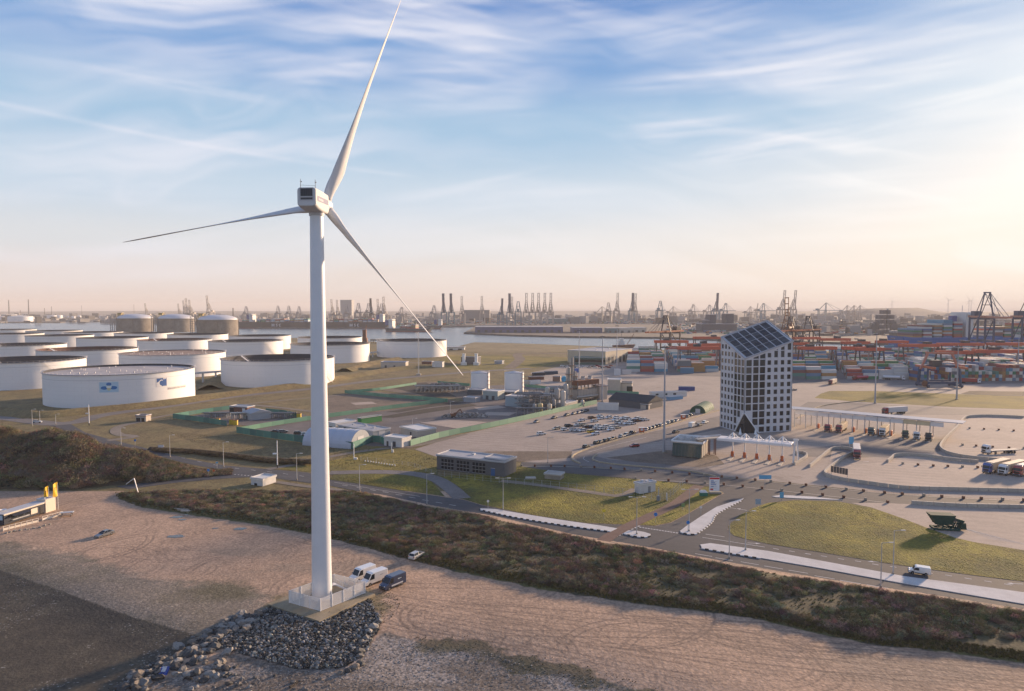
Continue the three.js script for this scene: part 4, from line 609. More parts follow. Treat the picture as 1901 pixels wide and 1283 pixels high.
// ---------- the office tower with a sloping solar roof ----------
{
  const N = G(1381, 805), Rp = G(1469, 800), Lp = G(1338, 793), turn = turnOf(N, Rp), U = N.distanceTo(Rp), D = 20.2;
  const t = thing('office_tower', 'twelve-storey pale grey office tower with sloping solar panel roof', 'office building', V(N.x, 0, N.z), turn);
  const hN = upTo(N, 667), hR = upTo(Rp, 634), hL = upTo(Lp, 627), hB = hL + hR - hN, roofY = (x, b) => hN + (hR - hN) * x / U + (hL - hN) * b / D;  // b: metres back
  const clad = speckle([0.62, 0.62, 0.63], [0.56, 0.56, 0.575], 7, .1), glass = [[0.03, 0.036, 0.04], [0.055, 0.06, 0.06], [0.022, 0.026, 0.03], [0.04, 0.044, 0.044], [0.11, 0.105, 0.1]].map((c) => new THREE.MeshPhysicalMaterial({ color: lin(...c), roughness: .06 })), frameM = mat([0.42, 0.42, 0.44], .5);
  seed(61);
  const face = (len, topA, topB, cols, place, nm, entry) => {
    const s = new THREE.Shape([[0, 0], [len, 0], [len, topB], [0, topA]].map(([x, y]) => new THREE.Vector2(x, y))), top = (x) => lerp(topA, topB, x / len) - .75, wins = [];
    for (let k = 0; k < 13; k++) for (const [f, big] of cols) {
      const w = big ? 2.95 * len / U * 1 : 2.0 * (len < 22 ? .82 : 1), h = big ? 3.0 : 2.1, cx = f * len, y0 = (k === 0 ? .35 : 1.75 + 3.48 * k - h / 2), y1 = k === 0 ? 2.8 : y0 + h, a = Math.min(y1, top(cx - w / 2)), b = Math.min(y1, top(cx + w / 2));
      if (Math.max(a, b) < y0 + .5) continue; const tall = !big && y1 < top(cx) && y1 + 3.48 > top(cx - 1) && f > .6;
      const q = a < y0 + .1 ? [[cx - w / 2 + w * .5, y0], [cx + w / 2, y0], [cx + w / 2, b]] : b < y0 + .1 ? [[cx - w / 2, y0], [cx, y0], [cx - w / 2, a]] : [[cx - w / 2, y0], [cx + w / 2, y0], [cx + w / 2, b + (tall ? 1 : 0)], [cx - w / 2, a + (tall ? 1 : 0)]];
      if (entry && k < 3 && entry(cx, y0)) continue;
      s.holes.push(new THREE.Path(q.slice().reverse().map(([x, y]) => new THREE.Vector2(x, y)))); wins.push(q);
    }
    const g = new THREE.ExtrudeGeometry(s, { depth: .45, bevelEnabled: false }); g.translate(0, 0, -.45); const wall = part('wall', metric(g), clad, t); place(wall);
    for (const q of wins) { const p = prism(q, .06); p.translate(0, 0, -.3); const w = part('window', p, rnd() < .05 ? glass[4] : glass[Math.floor(rnd() * 4)], wall); void w; }
    return wall;
  };
  const colsR = [[.085, 1], [.228, 1], [.366, 1], [.505, 0], [.645, 0], [.785, 0], [.925, 0]], colsL = [[.075, 0], [.215, 0], [.352, 0], [.488, 0], [.632, 1], [.772, 1], [.915, 1]];
  face(U, hN, hR, colsR, () => {}, 'front', (x, y) => x < 7.5 - y * .55);
  face(D, hL, hN, colsL, (w) => { w.rotation.y = -Math.PI / 2; w.position.set(0, 0, -D); }, 'left', (x, y) => D - x < 6.5 - y * .5);
  const plain = (pts, place) => { const s = new THREE.Shape(pts.map(([x, y]) => new THREE.Vector2(x, y))), g = new THREE.ExtrudeGeometry(s, { depth: .45, bevelEnabled: false }); g.translate(0, 0, -.45); const w = part('wall', metric(g), clad, t); place(w); for (let k = 1; k < 12; k++) for (let c = 0; c < 7; c++) { const p = bx(1.7, 1.8, .06, 2 + c * (pts[1][0] - 4) / 6, 1.75 + 3.48 * k - .9, .03); part('window', p, glass[0], w); } };
  plain([[0, 0], [U, 0], [U, hL], [0, hB]], (w) => { w.rotation.y = Math.PI; w.position.set(U, 0, -D); });
  plain([[0, 0], [D, 0], [D, hB], [0, hR]], (w) => { w.rotation.y = Math.PI / 2; w.position.set(U, 0, 0); });
  part('core', [bx(U - 3, 32, D - 3, U / 2, .1, -D / 2)], darkGrey, t);
  for (let k = 1; k < 10; k++) part('floor_slab', bx(U - 1, .3, D - 1, U / 2, 3.48 * k - .1, -D / 2), midGrey, t);
  // roof plate, edge beams and panels
  const ux = V(U, hR - hN, 0), vz = V(0, hL - hN, -D), O = V(0, hN, 0), nrm = ux.clone().cross(vz).normalize(); if (nrm.y < 0) nrm.negate();
  const on = (a, b, o = 0) => O.clone().addScaledVector(ux, a).addScaledVector(vz, b).addScaledVector(nrm, o);
  const q = (a0, a1, b0, b1, o, th) => { const P = [], I = [0, 1, 2, 0, 2, 3, 4, 6, 5, 4, 7, 6, 0, 4, 5, 0, 5, 1, 1, 5, 6, 1, 6, 2, 2, 6, 7, 2, 7, 3, 3, 7, 4, 3, 4, 0]; for (const e of [o + th, o]) for (const [a, b] of [[a0, b0], [a1, b0], [a1, b1], [a0, b1]]) P.push(...on(a, b, e).toArray()); const g = new THREE.BufferGeometry(); g.setAttribute('position', new THREE.Float32BufferAttribute(P, 3)); g.setIndex(I); const n = g.toNonIndexed(); n.computeVertexNormals(); n.setAttribute('uv', new THREE.Float32BufferAttribute(new Float32Array(n.attributes.position.count * 2), 2)); return n; };
  const roof = part('roof', q(-.01, 1.01, -.012, 1.012, -.05, .22), clad, t);
  for (const [a, b] of [[[0, 0], [1, 0]], [[1, 0], [1, 1]], [[1, 1], [0, 1]], [[0, 1], [0, 0]]]) part('edge_beam', beam(on(...a, .3), on(...b, .3), .55, .55), frameM, roof);
  const pv = [[0.03, 0.036, 0.04], [0.045, 0.052, 0.056], [0.06, 0.068, 0.07], [0.015, 0.018, 0.021]].map((c) => new THREE.MeshStandardMaterial({ color: lin(...c), roughness: .4 }));
  const NA = 6, NB = 8; for (let i = 0; i < NA; i++) for (let j = 0; j < NB; j++) part('solar_panel', q(.035 + i * .93 / NA + .012, .035 + (i + 1) * .93 / NA - .012, .03 + j * .94 / NB + (j % 2 ? .003 : .008), .03 + (j + 1) * .94 / NB - (j % 2 ? .008 : .003), .28, .06), pick(pv), roof);
  // entrance at the corner: an A of white beams before dark glass
  const apex = V(.05, 9.6, .35), fr = V(7.6, 0, .4), fl = V(-.4, 0, -6.8), ap2 = V(-.35, 9.6, -.05);
  part('entrance_glass', (() => { const g = new THREE.BufferGeometry(); g.setAttribute('position', new THREE.Float32BufferAttribute([0, 0, .14, 7.3, 0, .14, 0, 9.3, .14, -.14, 0, -6.5, -.14, 0, .0, -.14, 9.3, 0], 3)); g.setIndex([0, 1, 2, 3, 4, 5]); g.computeVertexNormals(); g.setAttribute('uv', new THREE.Float32BufferAttribute(new Float32Array(12), 2)); return g; })(), glass[2], t);
  part('entrance_beam', beam(V(fr.x, 0, .4), apex, .6, .5), white, t); part('entrance_beam', beam(V(-.4, 0, fl.z), ap2, .5, .6), white, t);
  for (const [x, z] of [[4.1, 3.2], [-3, 1.5]]) part('entrance_obelisk', new THREE.ConeGeometry(.9, 3.4, 4).translate(x, 1.7, z), white, t);
}
// ---------- lorries: local +x forward ----------
const truckCols = { red: [0.3, 0.02, 0.02], teal: [0.05, 0.12, 0.14], white: [0.72, 0.72, 0.72], black: [0.02, 0.02, 0.022], green: [0.03, 0.07, 0.04], blue: [0.03, 0.08, 0.3], cream: [0.6, 0.5, 0.34], orange: [0.45, 0.1, 0.03] };
function lorry(cab, load, pos, turn, label, group) {
  const t = thing('lorry', label, 'lorry', pos, turn, group), p = carPaint('t' + cab, truckCols[cab], 0);
  part('cab', prism([[.2, .7], [2.35, .7], [2.4, 1.5], [2.3, 2.1], [2.05, 3.35], [1.2, 3.75], [.2, 3.7]], 2.5, .12).translate(0, 0, 0), p, t);
  part('windscreen', beam(V(2.36, 2.05, 0), V(2.13, 3.0, 0), 2.15, .06), glassDark, t); part('bumper', rb(.3, .6, 2.5, 2.35, .42, 0, .08), load === 'tank' ? p : darkGrey, t); part('grille', rb(.06, .6, 1.7, 2.42, 1.2, 0, .03), black, t);
  for (const s of [-1, 1]) { part('side_window', bx(.8, .8, .05, 1.45, 2.15, s * 1.24), glassDark, t); part('headlight', rb(.1, .22, .42, 2.5, .72, s * .9, .04), lampGlass, t); part('mirror', rb(.12, .7, .22, 2.2, 2.1, s * 1.42, .04), black, t); }
  part('chassis', bx(5.4, .28, .9, -.6, .75, 0), black, t); wheels(t, [1.35, -2.2], 1.1, .5, .3);
  if (load === 'none') return t;
  const X0 = -1.4, L = 13.4;
  if (load === 'flat') part('trailer_deck', [bx(L, .3, 2.5, X0 + 1 - L / 2, 1.15, 0), bx(L - 1, .3, .9, X0 + 1 - L / 2, .85, 0)], midGrey, t);
  else if (load === 'tank') { const g = new THREE.CylinderGeometry(1.2, 1.2, L - 1, 24); g.rotateZ(Math.PI / 2); g.translate(X0 - L / 2 + .8, 2.3, 0); part('tank', g, carPaint('tk' + cab, cab === 'red' ? [.5, .03, .05] : [.68, .68, .68], 0), t); part('trailer_chassis', bx(L, .3, 1, X0 - L / 2 + 1, .85, 0), black, t); }
  else { part('trailer_box', rb(L, 2.75, 2.52, X0 - L / 2 + 1.3, 1.15, 0, .05), load === 'container' ? mat([.35, .05, .04], .6) : load === 'cream' ? mat([.55, .46, .34], .6) : mat([.6, .58, .56], .6), t); part('trailer_chassis', bx(L, .3, 1, X0 - L / 2 + 1.3, .85, 0), black, t); }
  wheels(t, [-8.7, -10, -11.3], 1.1, .5, .3, false); return t;
}
{
  const lane = V(-.58, 0, .81), lt = turnOf(V(0, 0, 0), lane);
  const at2 = (px, py) => G(px, py).addScaledVector(lane, -2.6), gq = 'lorries queueing under the long canopy';
  lorry('red', 'none', at2(1535, 803), lt, 'red tractor unit leftmost under the long canopy', gq); lorry('red', 'cream', at2(1556, 805), lt, 'red lorry with pale trailer second from left under the long canopy', gq);
  lorry('teal', 'none', at2(1616, 809), lt, 'grey-teal tractor unit in the middle under the long canopy', gq); lorry('white', 'cream', at2(1637, 811), lt, 'white lorry beside the teal tractor under the long canopy', gq);
  lorry('green', 'none', at2(1680, 815), lt, 'dark green tractor unit third from right under the long canopy', gq); lorry('white', 'none', at2(1701, 818), lt, 'pale tractor unit second from right under the long canopy', gq); lorry('black', 'none', at2(1723, 820), lt, 'black tractor unit rightmost under the long canopy', gq);
  lorry('red', 'box', G(1591, 854).addScaledVector(V(-.42, 0, .9), -2.4), turnOf(V(0, 0, 0), V(-.42, 0, .9)), 'red lorry with pale box trailer coming from the toll lanes');
  const two = (a, b, ...r) => { const p = G(...a), q = G(...b); return lorry(r[0], r[1], p.clone().add(q.clone().sub(p).normalize().multiplyScalar(2.4)), turnOf(q, p), r[2], r[3]); };
  two([1640, 769.5], [1683, 767], 'red', 'box', 'red lorry with long grey trailer behind the long canopy'); two([1826, 843], [1868, 841], 'white', 'flat', 'white lorry with empty flatbed trailer on the enclosed lot');
  const gr = 'lorries parked at the right edge'; two([1830, 880], [1868, 870], 'blue', 'cream', 'blue lorry leftmost of three parked at the right edge', gr); two([1859, 883], [1898, 873], 'white', 'cream', 'white lorry in the middle of three parked at the right edge', gr); two([1887, 885], [1926, 875], 'red', 'box', 'white and red lorry rightmost of three at the right edge', gr);
  two([1584, 706], [1622, 704], 'red', 'tank', 'lorry with white tank trailer on the far terminal road'); two([1680, 706], [1628, 704], 'white', 'tank', 'lorry with crimson tank trailer on the far terminal road'); two([1820, 712], [1778, 711], 'white', 'container', 'white lorry with dark red container near the blue gantry crane');
  two([1541, 715], [1556, 710], 'red', 'cream', 'small red lorry with pale load beyond the office tower'); two([1022, 765], [1060, 762], 'black', 'none', 'black tractor unit beside the long white trailer');
}
// ---------- canopies over the lorry lanes ----------
{
  const a = G(1360, 848), b = G(1452, 857), t = thing('toll_canopy', 'white roofed gate canopy on orange-footed posts before the office tower', 'canopy', V(a.x, 0, a.z), turnOf(a, b)), L = a.distanceTo(b), wt = mat([.74, .73, .72], .5);
  part('roof', [rb(L + 9, .5, 6.5, L / 2 - 1, 6.9, -.5, .12)], wt, t); part('gutter', rb(L + 9.2, .9, .3, L / 2 - 1, 6.5, 2.9, .08), wt, t);
  for (let i = 0; i < 5; i++) { const x = i * L / 4; const p = part('post', [beam(V(x, 2.4, 0), V(x, 7, 0), .45), beam(V(x - .9, .1, .6), V(x, 2.6, 0), .3), beam(V(x + .9, .1, .6), V(x, 2.6, 0), .3)], wt, t); part('post_guard', [rb(1.1, 2.3, .6, x, 0, .5, .08)], orange, p); part('lane_island', rb(1.4, .2, 11, x, 0, 3, .06), concretePale, p);
    part('roof_truss', [beam(V(x - 2.2, 7.3, -1), V(x, 9.6, -.5), .32), beam(V(x + 2.2, 7.3, -1), V(x, 9.6, -.5), .32), beam(V(x, 7.3, 2.4), V(x, 9.6, -.5), .3), beam(V(x, 7.3, -3.4), V(x, 9.6, -.5), .3)], wt, t); }
  const q = G(1475, 858).sub(G(1452, 857)).length() ; part('end_portal', [beam(V(L + q - .4, 0, 1), V(L + q, 8.8, 0), .5), beam(V(L + q + 1.2, 0, -1), V(L + q + .6, 8.8, 0), .5), beam(V(L, 7.4, 0), V(L + q + .4, 7.2, 0), .35), beam(V(L + q - .6, 8.8, 0), V(L + q + 1.2, 8.9, 0), .6)], wt, t);
  const c = G(1336, 844), k = thing('gate_bridge', 'white framework footbridge joining the dark glass gatehouse to the canopy', 'footbridge', V(0, 0, 0)), e = G(1292, 846); part('deck', beam(V(e.x, 6.6, e.z), V(c.x, 6.9, c.z), 3, .4), concretePale, k); part('rail', [beam(V(e.x, 8, e.z + 1.4), V(c.x, 8.3, c.z + 1.4), .2), beam(V(e.x, 6.9, e.z + 1.4), V(c.x, 8.3, c.z + 1.4), .12)], wt, k);
  for (let i = 0; i < 4; i++) { const p = e.clone().lerp(c, (i + .3) / 4); part('support', [bx(.3, 6.6, .3, p.x, 0, p.z), bx(.3, 6.6, .3, p.x, 0, p.z - 2)], rust, k); }
  const A = G(1484, 793), B = G(1733, 818), u = thing('lane_canopy', 'long blue-roofed canopy with white fascia over the lorry lanes', 'canopy', V(A.x, 0, A.z), turnOf(A, B)), M = A.distanceTo(B);
  part('roof', (() => { const g = prism([[-7, 8.2], [7, 8.9], [7, 9.2], [-7, 8.5]], M + 18); g.rotateY(-Math.PI / 2); g.translate(M / 2 + 2, 0, -4.5); return g; })(), mat([.3, .34, .42], .45), u);
  for (let i = 0; i < 12; i++) { const x = -2 + i * (M + 6) / 12; part('fascia_panel', rb((M + 6) / 12 - .25, 2.0, .2, x + (M + 6) / 24, 6.6, 1.6, .05), i === 9 || i === 10 ? mat([.66, .56, .36], .6) : wt, u); const p = part('post', [bx(.4, 8, .4, x, 0, 1.2), bx(.35, 8, .35, x, 0, -8.6), beam(V(x, 8, -9), V(x, 8, 1.5), .25, .4)], galv, u); if (i > 1) { part('booth', rb(1.2, 2.3, 2.2, x, .2, -1, .08), orange, p); part('lane_island', rb(1.3, .2, 16, x, 0, -1, .06), concretePale, p); } }
}
// ---------- gatehouse ----------
{
  const a = G(1249, 846), b = G(1302, 851), t = thing('gatehouse', 'low gatehouse with slanted dark green glass front and pale roof', 'gatehouse', V(a.x, 0, a.z), turnOf(a, b)), L = a.distanceTo(b), gl = new THREE.MeshPhysicalMaterial({ color: lin(.012, .035, .03), roughness: .08 });
  part('glass_front', (() => { const g = prism([[1.2, .3], [0, 5.4], [-1, 5.4], [-1, .3]], L); g.rotateY(-Math.PI / 2); g.translate(L / 2, 0, 0); return g; })(), gl, t);
  for (let i = 0; i <= 9; i++) part('mullion', beam(V(i * L / 9, .35, -1.24), V(i * L / 9, 5.35, .05), .1, .08).translate(0, 0, 0), darkGrey, t).scale.z = -1;
  part('hall', metric(bx(L, 5.2, 13, L / 2, 0, -7.6)), concretePale, t); const r = part('roof', bx(L + 1.4, .35, 15, L / 2, 5.42, -7), concretePale, t);
  for (const [x, z, w, d] of [[L / 2, .3, L + 1.6, .4], [L / 2, -14.4, L + 1.6, .4], [-.6, -7, .4, 15], [L + .6, -7, .4, 15]]) part('parapet', bx(w, .6, d, x, 5.7, z), white, r); for (let i = 0; i < 4; i++) part('roof_unit', bx(1.8, 1.1, 1.4, 2 + i * 2.6, 5.8, -5 - i * 1.5), lightGrey, r);
}
// ---------- halls and huts ----------
const roofGrey = speckle([0.42, 0.43, 0.45], [0.34, 0.35, 0.37], 12, .12), wallGrey = speckle([0.36, 0.38, 0.4], [0.32, 0.34, 0.36], 6, .08), wallBeige = speckle([0.5, 0.44, 0.37], [0.44, 0.39, 0.33], 6, .1), wallDark = speckle([0.13, 0.13, 0.135], [0.11, 0.11, 0.115], 4, .15), wallWhite = speckle([0.66, 0.64, 0.61], [0.58, 0.56, 0.53], 6, .1), slate = speckle([0.05, 0.055, 0.06], [0.035, 0.04, 0.045], 8, .2), brickRed = speckle([0.2, 0.085, 0.06], [0.15, 0.07, 0.05], 3, .3), greenRoof = speckle([0.08, 0.16, 0.11], [0.06, 0.13, 0.09], 8, .15);
// a: near left foot, b: near right foot (survey pixels); depth back in metres; ytop: roof edge pixel above b
function hall(name, label, cat, a, b, depth, ytop, wall, roof, { doors = [], windows = [], group, vents = 0, gable = 0, lip = .25 } = {}) {
  const p = G(...a), q = G(...b), L = p.distanceTo(q), h = upTo(q, ytop), t = thing(name, label, cat, V(p.x, 0, p.z), turnOf(p, q), group);
  part('walls', metric(bx(L, h, depth, L / 2, 0, -depth / 2)), wall, t);
  let r; if (gable) { const g = prism([[-depth / 2 - .4, h], [depth / 2 + .4, h], [0, h + gable]], L + .8); g.rotateY(-Math.PI / 2); g.translate(L / 2, 0, -depth / 2); r = part('roof', metric(g), roof, t); }
  else { r = part('roof', metric(bx(L + lip * 2, .3, depth + lip * 2, L / 2, h + .005, -depth / 2)), roof, t); for (const [w, d, x, z] of [[L + lip * 2, .22, L / 2, lip - .11], [L + lip * 2, .22, L / 2, -depth - lip + .11], [.22, depth + lip * 2 - .5, -lip + .11, -depth / 2], [.22, depth + lip * 2 - .5, L + lip - .11, -depth / 2]]) part('parapet', bx(w, .35, d, x, h + .3, z), lightGrey, r); }
  for (let i = 0; i < vents; i++) part('roof_unit', bx(rr(.8, 1.6), rr(.5, 1.1), rr(.8, 1.6), L * (i + .6) / (vents + .4), h + .3, -depth * rr(.3, .7)), lightGrey, r);
  for (const [x, w, hh, m, side] of doors) { const d = part('door', side ? bx(.1, hh, w, L + .03, .02, -x * depth) : bx(w, hh, .1, x * L, .02, .03), m, t); part('door_frame', side ? bx(.06, .12, w + .2, L + .06, hh + .02, -x * depth) : bx(w + .2, .12, .06, x * L, hh + .02, .06), lightGrey, d); }
  for (const [x, y, w, hh, m, side] of windows) { const d = part('window', side ? bx(.08, hh, w, L + .03, y, -x * depth) : bx(w, hh, .08, x * L, y, .03), m ?? glassDark, t); part('sill', side ? bx(.12, .08, w + .2, L + .08, y - .09, -x * depth) : bx(w + .2, .08, .12, x * L, y - .09, .08), lightGrey, d); }
  return t;
}
seed(12);
{
  const g3 = []; for (let i = 0; i < 3; i++) for (let j = 0; j < 4; j++) for (let k = 0; k < 3; k++) g3.push([.09 + i * .235 + j * .05, .4 + k * 1.25, .95, 1.15]);
  hall('station_office', 'grey flat-roofed building with three glazed bays and a blue door', 'building', [811, 871], [936, 886], 9.5, 860, wallDark, roofGrey, { windows: g3, doors: [[.84, 1.6, 2.6, bluePaint]], vents: 1 });
  { const p = G(936, 886), q = G(965, 878); void q; hall('station_annex', 'low raised grey roof block at the right end of the glazed building', 'building', [900, 879], [936, 884.5], 6, 856, wallDark, roofGrey); void p; }
  hall('workshop_hall', 'pale grey workshop hall behind the barrel-roofed shed', 'building', [628, 803], [692.6, 815], 10, 802, wallGrey, roofGrey, { vents: 3, windows: [[.2, 2.2, 1.4, .8], [.45, 2.2, 1.4, .8], [.7, 2.2, 1.4, .8]], doors: [[.5, 3.5, 3.6, lightGrey, 1]] });
  hall('control_hut', 'white control building right of the turbine tower by the green skip', 'building', [606, 800], [623, 803], 12, 788, wallWhite, offWhite, { windows: [[.5, 1.2, 2.4, 1.4]] });
  hall('flat_store', 'beige flat-roofed store in the middle of the compound', 'building', [743, 805], [776, 813], 10, 801, wallBeige, offWhite, { doors: [[.6, 1.2, 2, darkGrey]] });
  hall('gate_hut', 'white flat hut with two dark doors at the green hoarding corner', 'building', [713, 827], [746, 831], 6.5, 816, wallWhite, offWhite, { doors: [[.2, 1.0, 2, darkGrey], [.58, 1.5, 2.2, darkGrey]] });
  hall('gas_shed', 'light grey gable shed in the left fenced compound', 'building', [451, 777], [466, 781], 11, 768, wallGrey, roofGrey, { gable: 1.6, doors: [[.5, 1.4, 2.2, darkGrey]] });
  hall('brick_block', 'red-brown block with dark and white doors behind the grey shed', 'building', [427, 767], [459, 769], 6, 757, brickRed, roofGrey, { doors: [[.1, 3, 3.2, black], [.8, 2, 3, offWhite]] });
  hall('brick_hut', 'small brown brick hut beside the curved path', 'hut', [252, 782.5], [271, 783], 4, 773, wallBeige, brickRed, { doors: [[.25, 2.2, 2, black], [.7, 1.6, 2, black]] });
  hall('pump_station', 'brick pump station with blue roof band below the rightmost oil tank', 'building', [707, 683], [753, 683.5], 10, 673, wallBeige, mat([.12, .2, .36], .6), { doors: [[.2, 2, 2.6, darkGrey], [.55, 2, 2.6, darkGrey]] });
  hall('red_container_hut', 'red site container beside the tall lattice mast', 'container', [783, 680], [801, 680.5], 5, 672, brickRed, brickRed); hall('white_container_hut', 'white site container next to the red one', 'container', [802, 681.5], [821, 682], 5, 673, wallWhite, offWhite);
  hall('compressor_house', 'dark machine house between two white columns', 'building', [856, 676], [886, 677], 9, 664, wallDark, slate);
  for (const [x, w] of [[861, 'left'], [884, 'right']]) { const c = G(x, 678), t = thing('absorber_column', `${w} white column at the machine house near the shore field`, 'column', c, 0, 'white columns at the machine house'), h = upTo(c, 657); part('shaft', new THREE.CylinderGeometry(1.6, 1.6, h, 20).translate(0, h / 2, 0), white, t); part('cap', new THREE.CylinderGeometry(1.9, 1.9, .6, 20).translate(0, h, 0), offWhite, t); part('base', bx(6, 3, 5, 0, 0, 0), offWhite, t); }
  hall('field_hut', 'small grey hut on the dry field right of the white columns', 'hut', [918, 675.5], [932, 676], 5, 671, wallGrey, offWhite);
  hall('warehouse', 'cream warehouse with dock doors at the water', 'warehouse', [1124, 676], [1173, 669], 46, 648, speckle([0.55, 0.48, 0.36], [0.5, 0.43, 0.32], 9, .08), roofGrey, { doors: [.12, .26, .4, .54, .68, .82].map((x) => [x, 5, 7, darkGrey]), vents: 2 });
  hall('warehouse_office', 'dark green glass office block before the cream warehouse', 'building', [1066, 677], [1124, 677.5], 20, 665, mat([.04, .11, .1], .3), greenRoof, { windows: [...Array(9)].map((_, i) => [.08 + i * .105, 2.5, 4, 3]) });
  hall('dark_shed', 'black shed with slate gable roof beside the parking lot', 'shed', [1130, 753], [1203, 760.5], 18, 748, wallDark, slate, { gable: 3.4 });
  hall('shed_annex', 'low brown annex at the right end of the black shed', 'shed', [1204, 760.5], [1226, 753.5], 5, 746, wallBeige, slate);
  hall('machine_block', 'tall beige block beside the cooling tower', 'building', [1128, 728], [1152, 728.5], 10, 706, wallBeige, offWhite); hall('machine_annex', 'lower beige annex with open bay right of the tall beige block', 'building', [1152.5, 727.5], [1173, 728], 9, 712, wallBeige, slate, { doors: [[.8, 4, 4, black]] });
  hall('blue_grey_box', 'blue-grey equipment building left of the pipe racks', 'building', [938, 754], [968, 756], 10, 738, mat([.3, .38, .42], .6), roofGrey); hall('substation', 'pale green switch building under the white tanks', 'building', [896, 741], [924, 743], 9, 728, mat([.34, .38, .36], .6), offWhite, { doors: [[.3, 2, 2.6, darkGrey], [.7, 2, 2.6, darkGrey]] }); hall('switch_room', 'dark flat switch room before the right white tank', 'building', [924, 739], [955, 740], 12, 729, wallDark, wallGrey); hall('tank_foot_hut', 'grey hut below the left white tank', 'building', [861, 746], [882, 747.5], 6, 740, wallGrey, roofGrey); hall('pipe_store', 'long open store beneath the left white tank', 'building', [868, 732], [895, 733], 8, 725, wallDark, roofGrey);
  hall('control_block', 'brown-grey block at the foot of the process columns', 'building', [1050, 760], [1072, 754], 8, 745, wallBeige, roofGrey); hall('cement_store', 'beige cube at the right of the cooling tower', 'building', [1113, 742], [1127, 741], 8, 717, wallBeige, rust);
  hall('mobile_office', 'white mobile office row beyond the parking lot', 'building', [1210, 738], [1275, 736], 4, 728, wallWhite, offWhite, { windows: [.15, .4, .65].map((x) => [x, 1.4, 2, 1]) }); hall('blue_container', 'pale blue site container before the mobile office row', 'container', [1243, 743], [1268, 741], 3, 736, mat([.16, .33, .5], .6), mat([.2, .4, .6], .6));
  for (const [a, b, yt, m, w] of [[[1263, 693], [1288, 693.5], 684, [.1, .22, .32], 'blue container pair at the edge of the terminal'], [[1260, 725], [1290, 725.5], 719.5, [.03, .06, .22], 'navy blue container standing alone on the paved yard'], [[990, 698], [1012, 697], 692, [.02, .025, .04], 'black container left of three near the shore field'], [[1012, 696], [1028, 695.5], 690, [.03, .05, .08], 'dark blue container in the middle of three near the shore field'], [[1028, 695], [1036, 694.6], 689.6, [.03, .06, .1], 'dark blue container right of three near the shore field'], [[1065, 692], [1076, 691.5], 684.5, [.05, .13, .42], 'bright blue container behind the process columns'], [[1026, 708], [1040, 708.5], 700, [.24, .14, .1], 'brown container beside the blue round tank'], [[1141, 697], [1152, 697], 686, [.6, .6, .6], 'white container on the yard with green base'], [[1156, 695], [1172, 695], 688, [.55, .52, .5], 'white-roofed brick-coloured hut on the yard'], [[973, 714], [984, 713.5], 708, [.5, .45, .38], 'cream cabin behind the right white tank'], [[985, 714], [1004, 713], 707, [.6, .6, .6], 'white cabin row behind the right white tank']]) hall('site_container', w, 'container', a, b, 2.6, yt, mat(m, .6), mat(m.map((v) => v * 1.15), .6), { lip: .05 });
  hall('transformer_kiosk', 'white transformer kiosk with vents on the near green', 'kiosk', [1178, 914], [1188, 917.5], 6.4, 901, wallWhite, offWhite, { vents: 2, doors: [[.5, .9, 1.9, lightGrey], [.6, 1, 2, midGrey, 1]] });
  hall('bunker', 'low weathered concrete bunker on the near green', 'bunker', [1011, 889], [1040, 892], 4, 884, concrete, concretePale); hall('white_trailer_box', 'white box trailer standing beside the main road', 'trailer', [466, 900], [488, 903], 6, 892, wallWhite, offWhite, { doors: [[.4, 1.2, .7, black]] });
  hall('skip', 'bright green long skip inside the compound', 'skip', [671, 788], [709, 782], 3, 772.5, greenPaint, mat([.015, .13, .04], .6), { lip: .1 });
  hall('long_trailer', 'long white semi-trailer beside the black shed', 'trailer', [1109, 761], [1148, 762], 2.8, 751, wallWhite, offWhite, { lip: .05 });
}
// barrel-roofed sheds
function barrel(name, label, a, b, len, mWall, mRoof) { // a, b: feet of the near arch; runs len metres back-left
  const p = G(...a), q = G(...b), W = p.distanceTo(q), t = thing(name, label, 'shed', V(p.x, 0, p.z), turnOf(p, q)), o = []; for (let i = 0; i <= 16; i++) { const u = Math.PI * i / 16; o.push([W / 2 - Math.cos(u) * W / 2, Math.sin(u) * W * .42 + .6]); }
  const out = [[0, 0], ...o, [W, 0]]; const g = prism(out, len); g.translate(0, 0, -len / 2 - .15); part('vault', metric(g), mRoof, t); const e = prism(out, .2); e.translate(0, 0, -.05); const f = part('end_wall', e, mWall, t); part('door', bx(W * .3, W * .28, .1, W * .5, 0, .09), lightGrey, f); for (let i = 0; i < Math.floor(len / 4); i++) { const r = prism([...out, ...o.slice().reverse().map(([x, y]) => [W / 2 + (x - W / 2) * 1.015, y * 1.015])].length ? out.map(([x, y]) => [W / 2 + (x - W / 2) * 1.012, y * 1.012]) : out, .12); r.translate(0, 0, -2 - i * 4); part('rib', r, mRoof, t); }
}
barrel('barrel_shed', 'pale barrel-roofed shed behind the dark green hoarding', [651, 834], [687, 822], 24, wallGrey, mat([.46, .49, .55], .45)); barrel('nissen_hut', 'dark green round-roofed hut beside the parking lot', [1281, 766], [1310, 768], 22, mat([.03, .08, .05], .6), greenRoof);
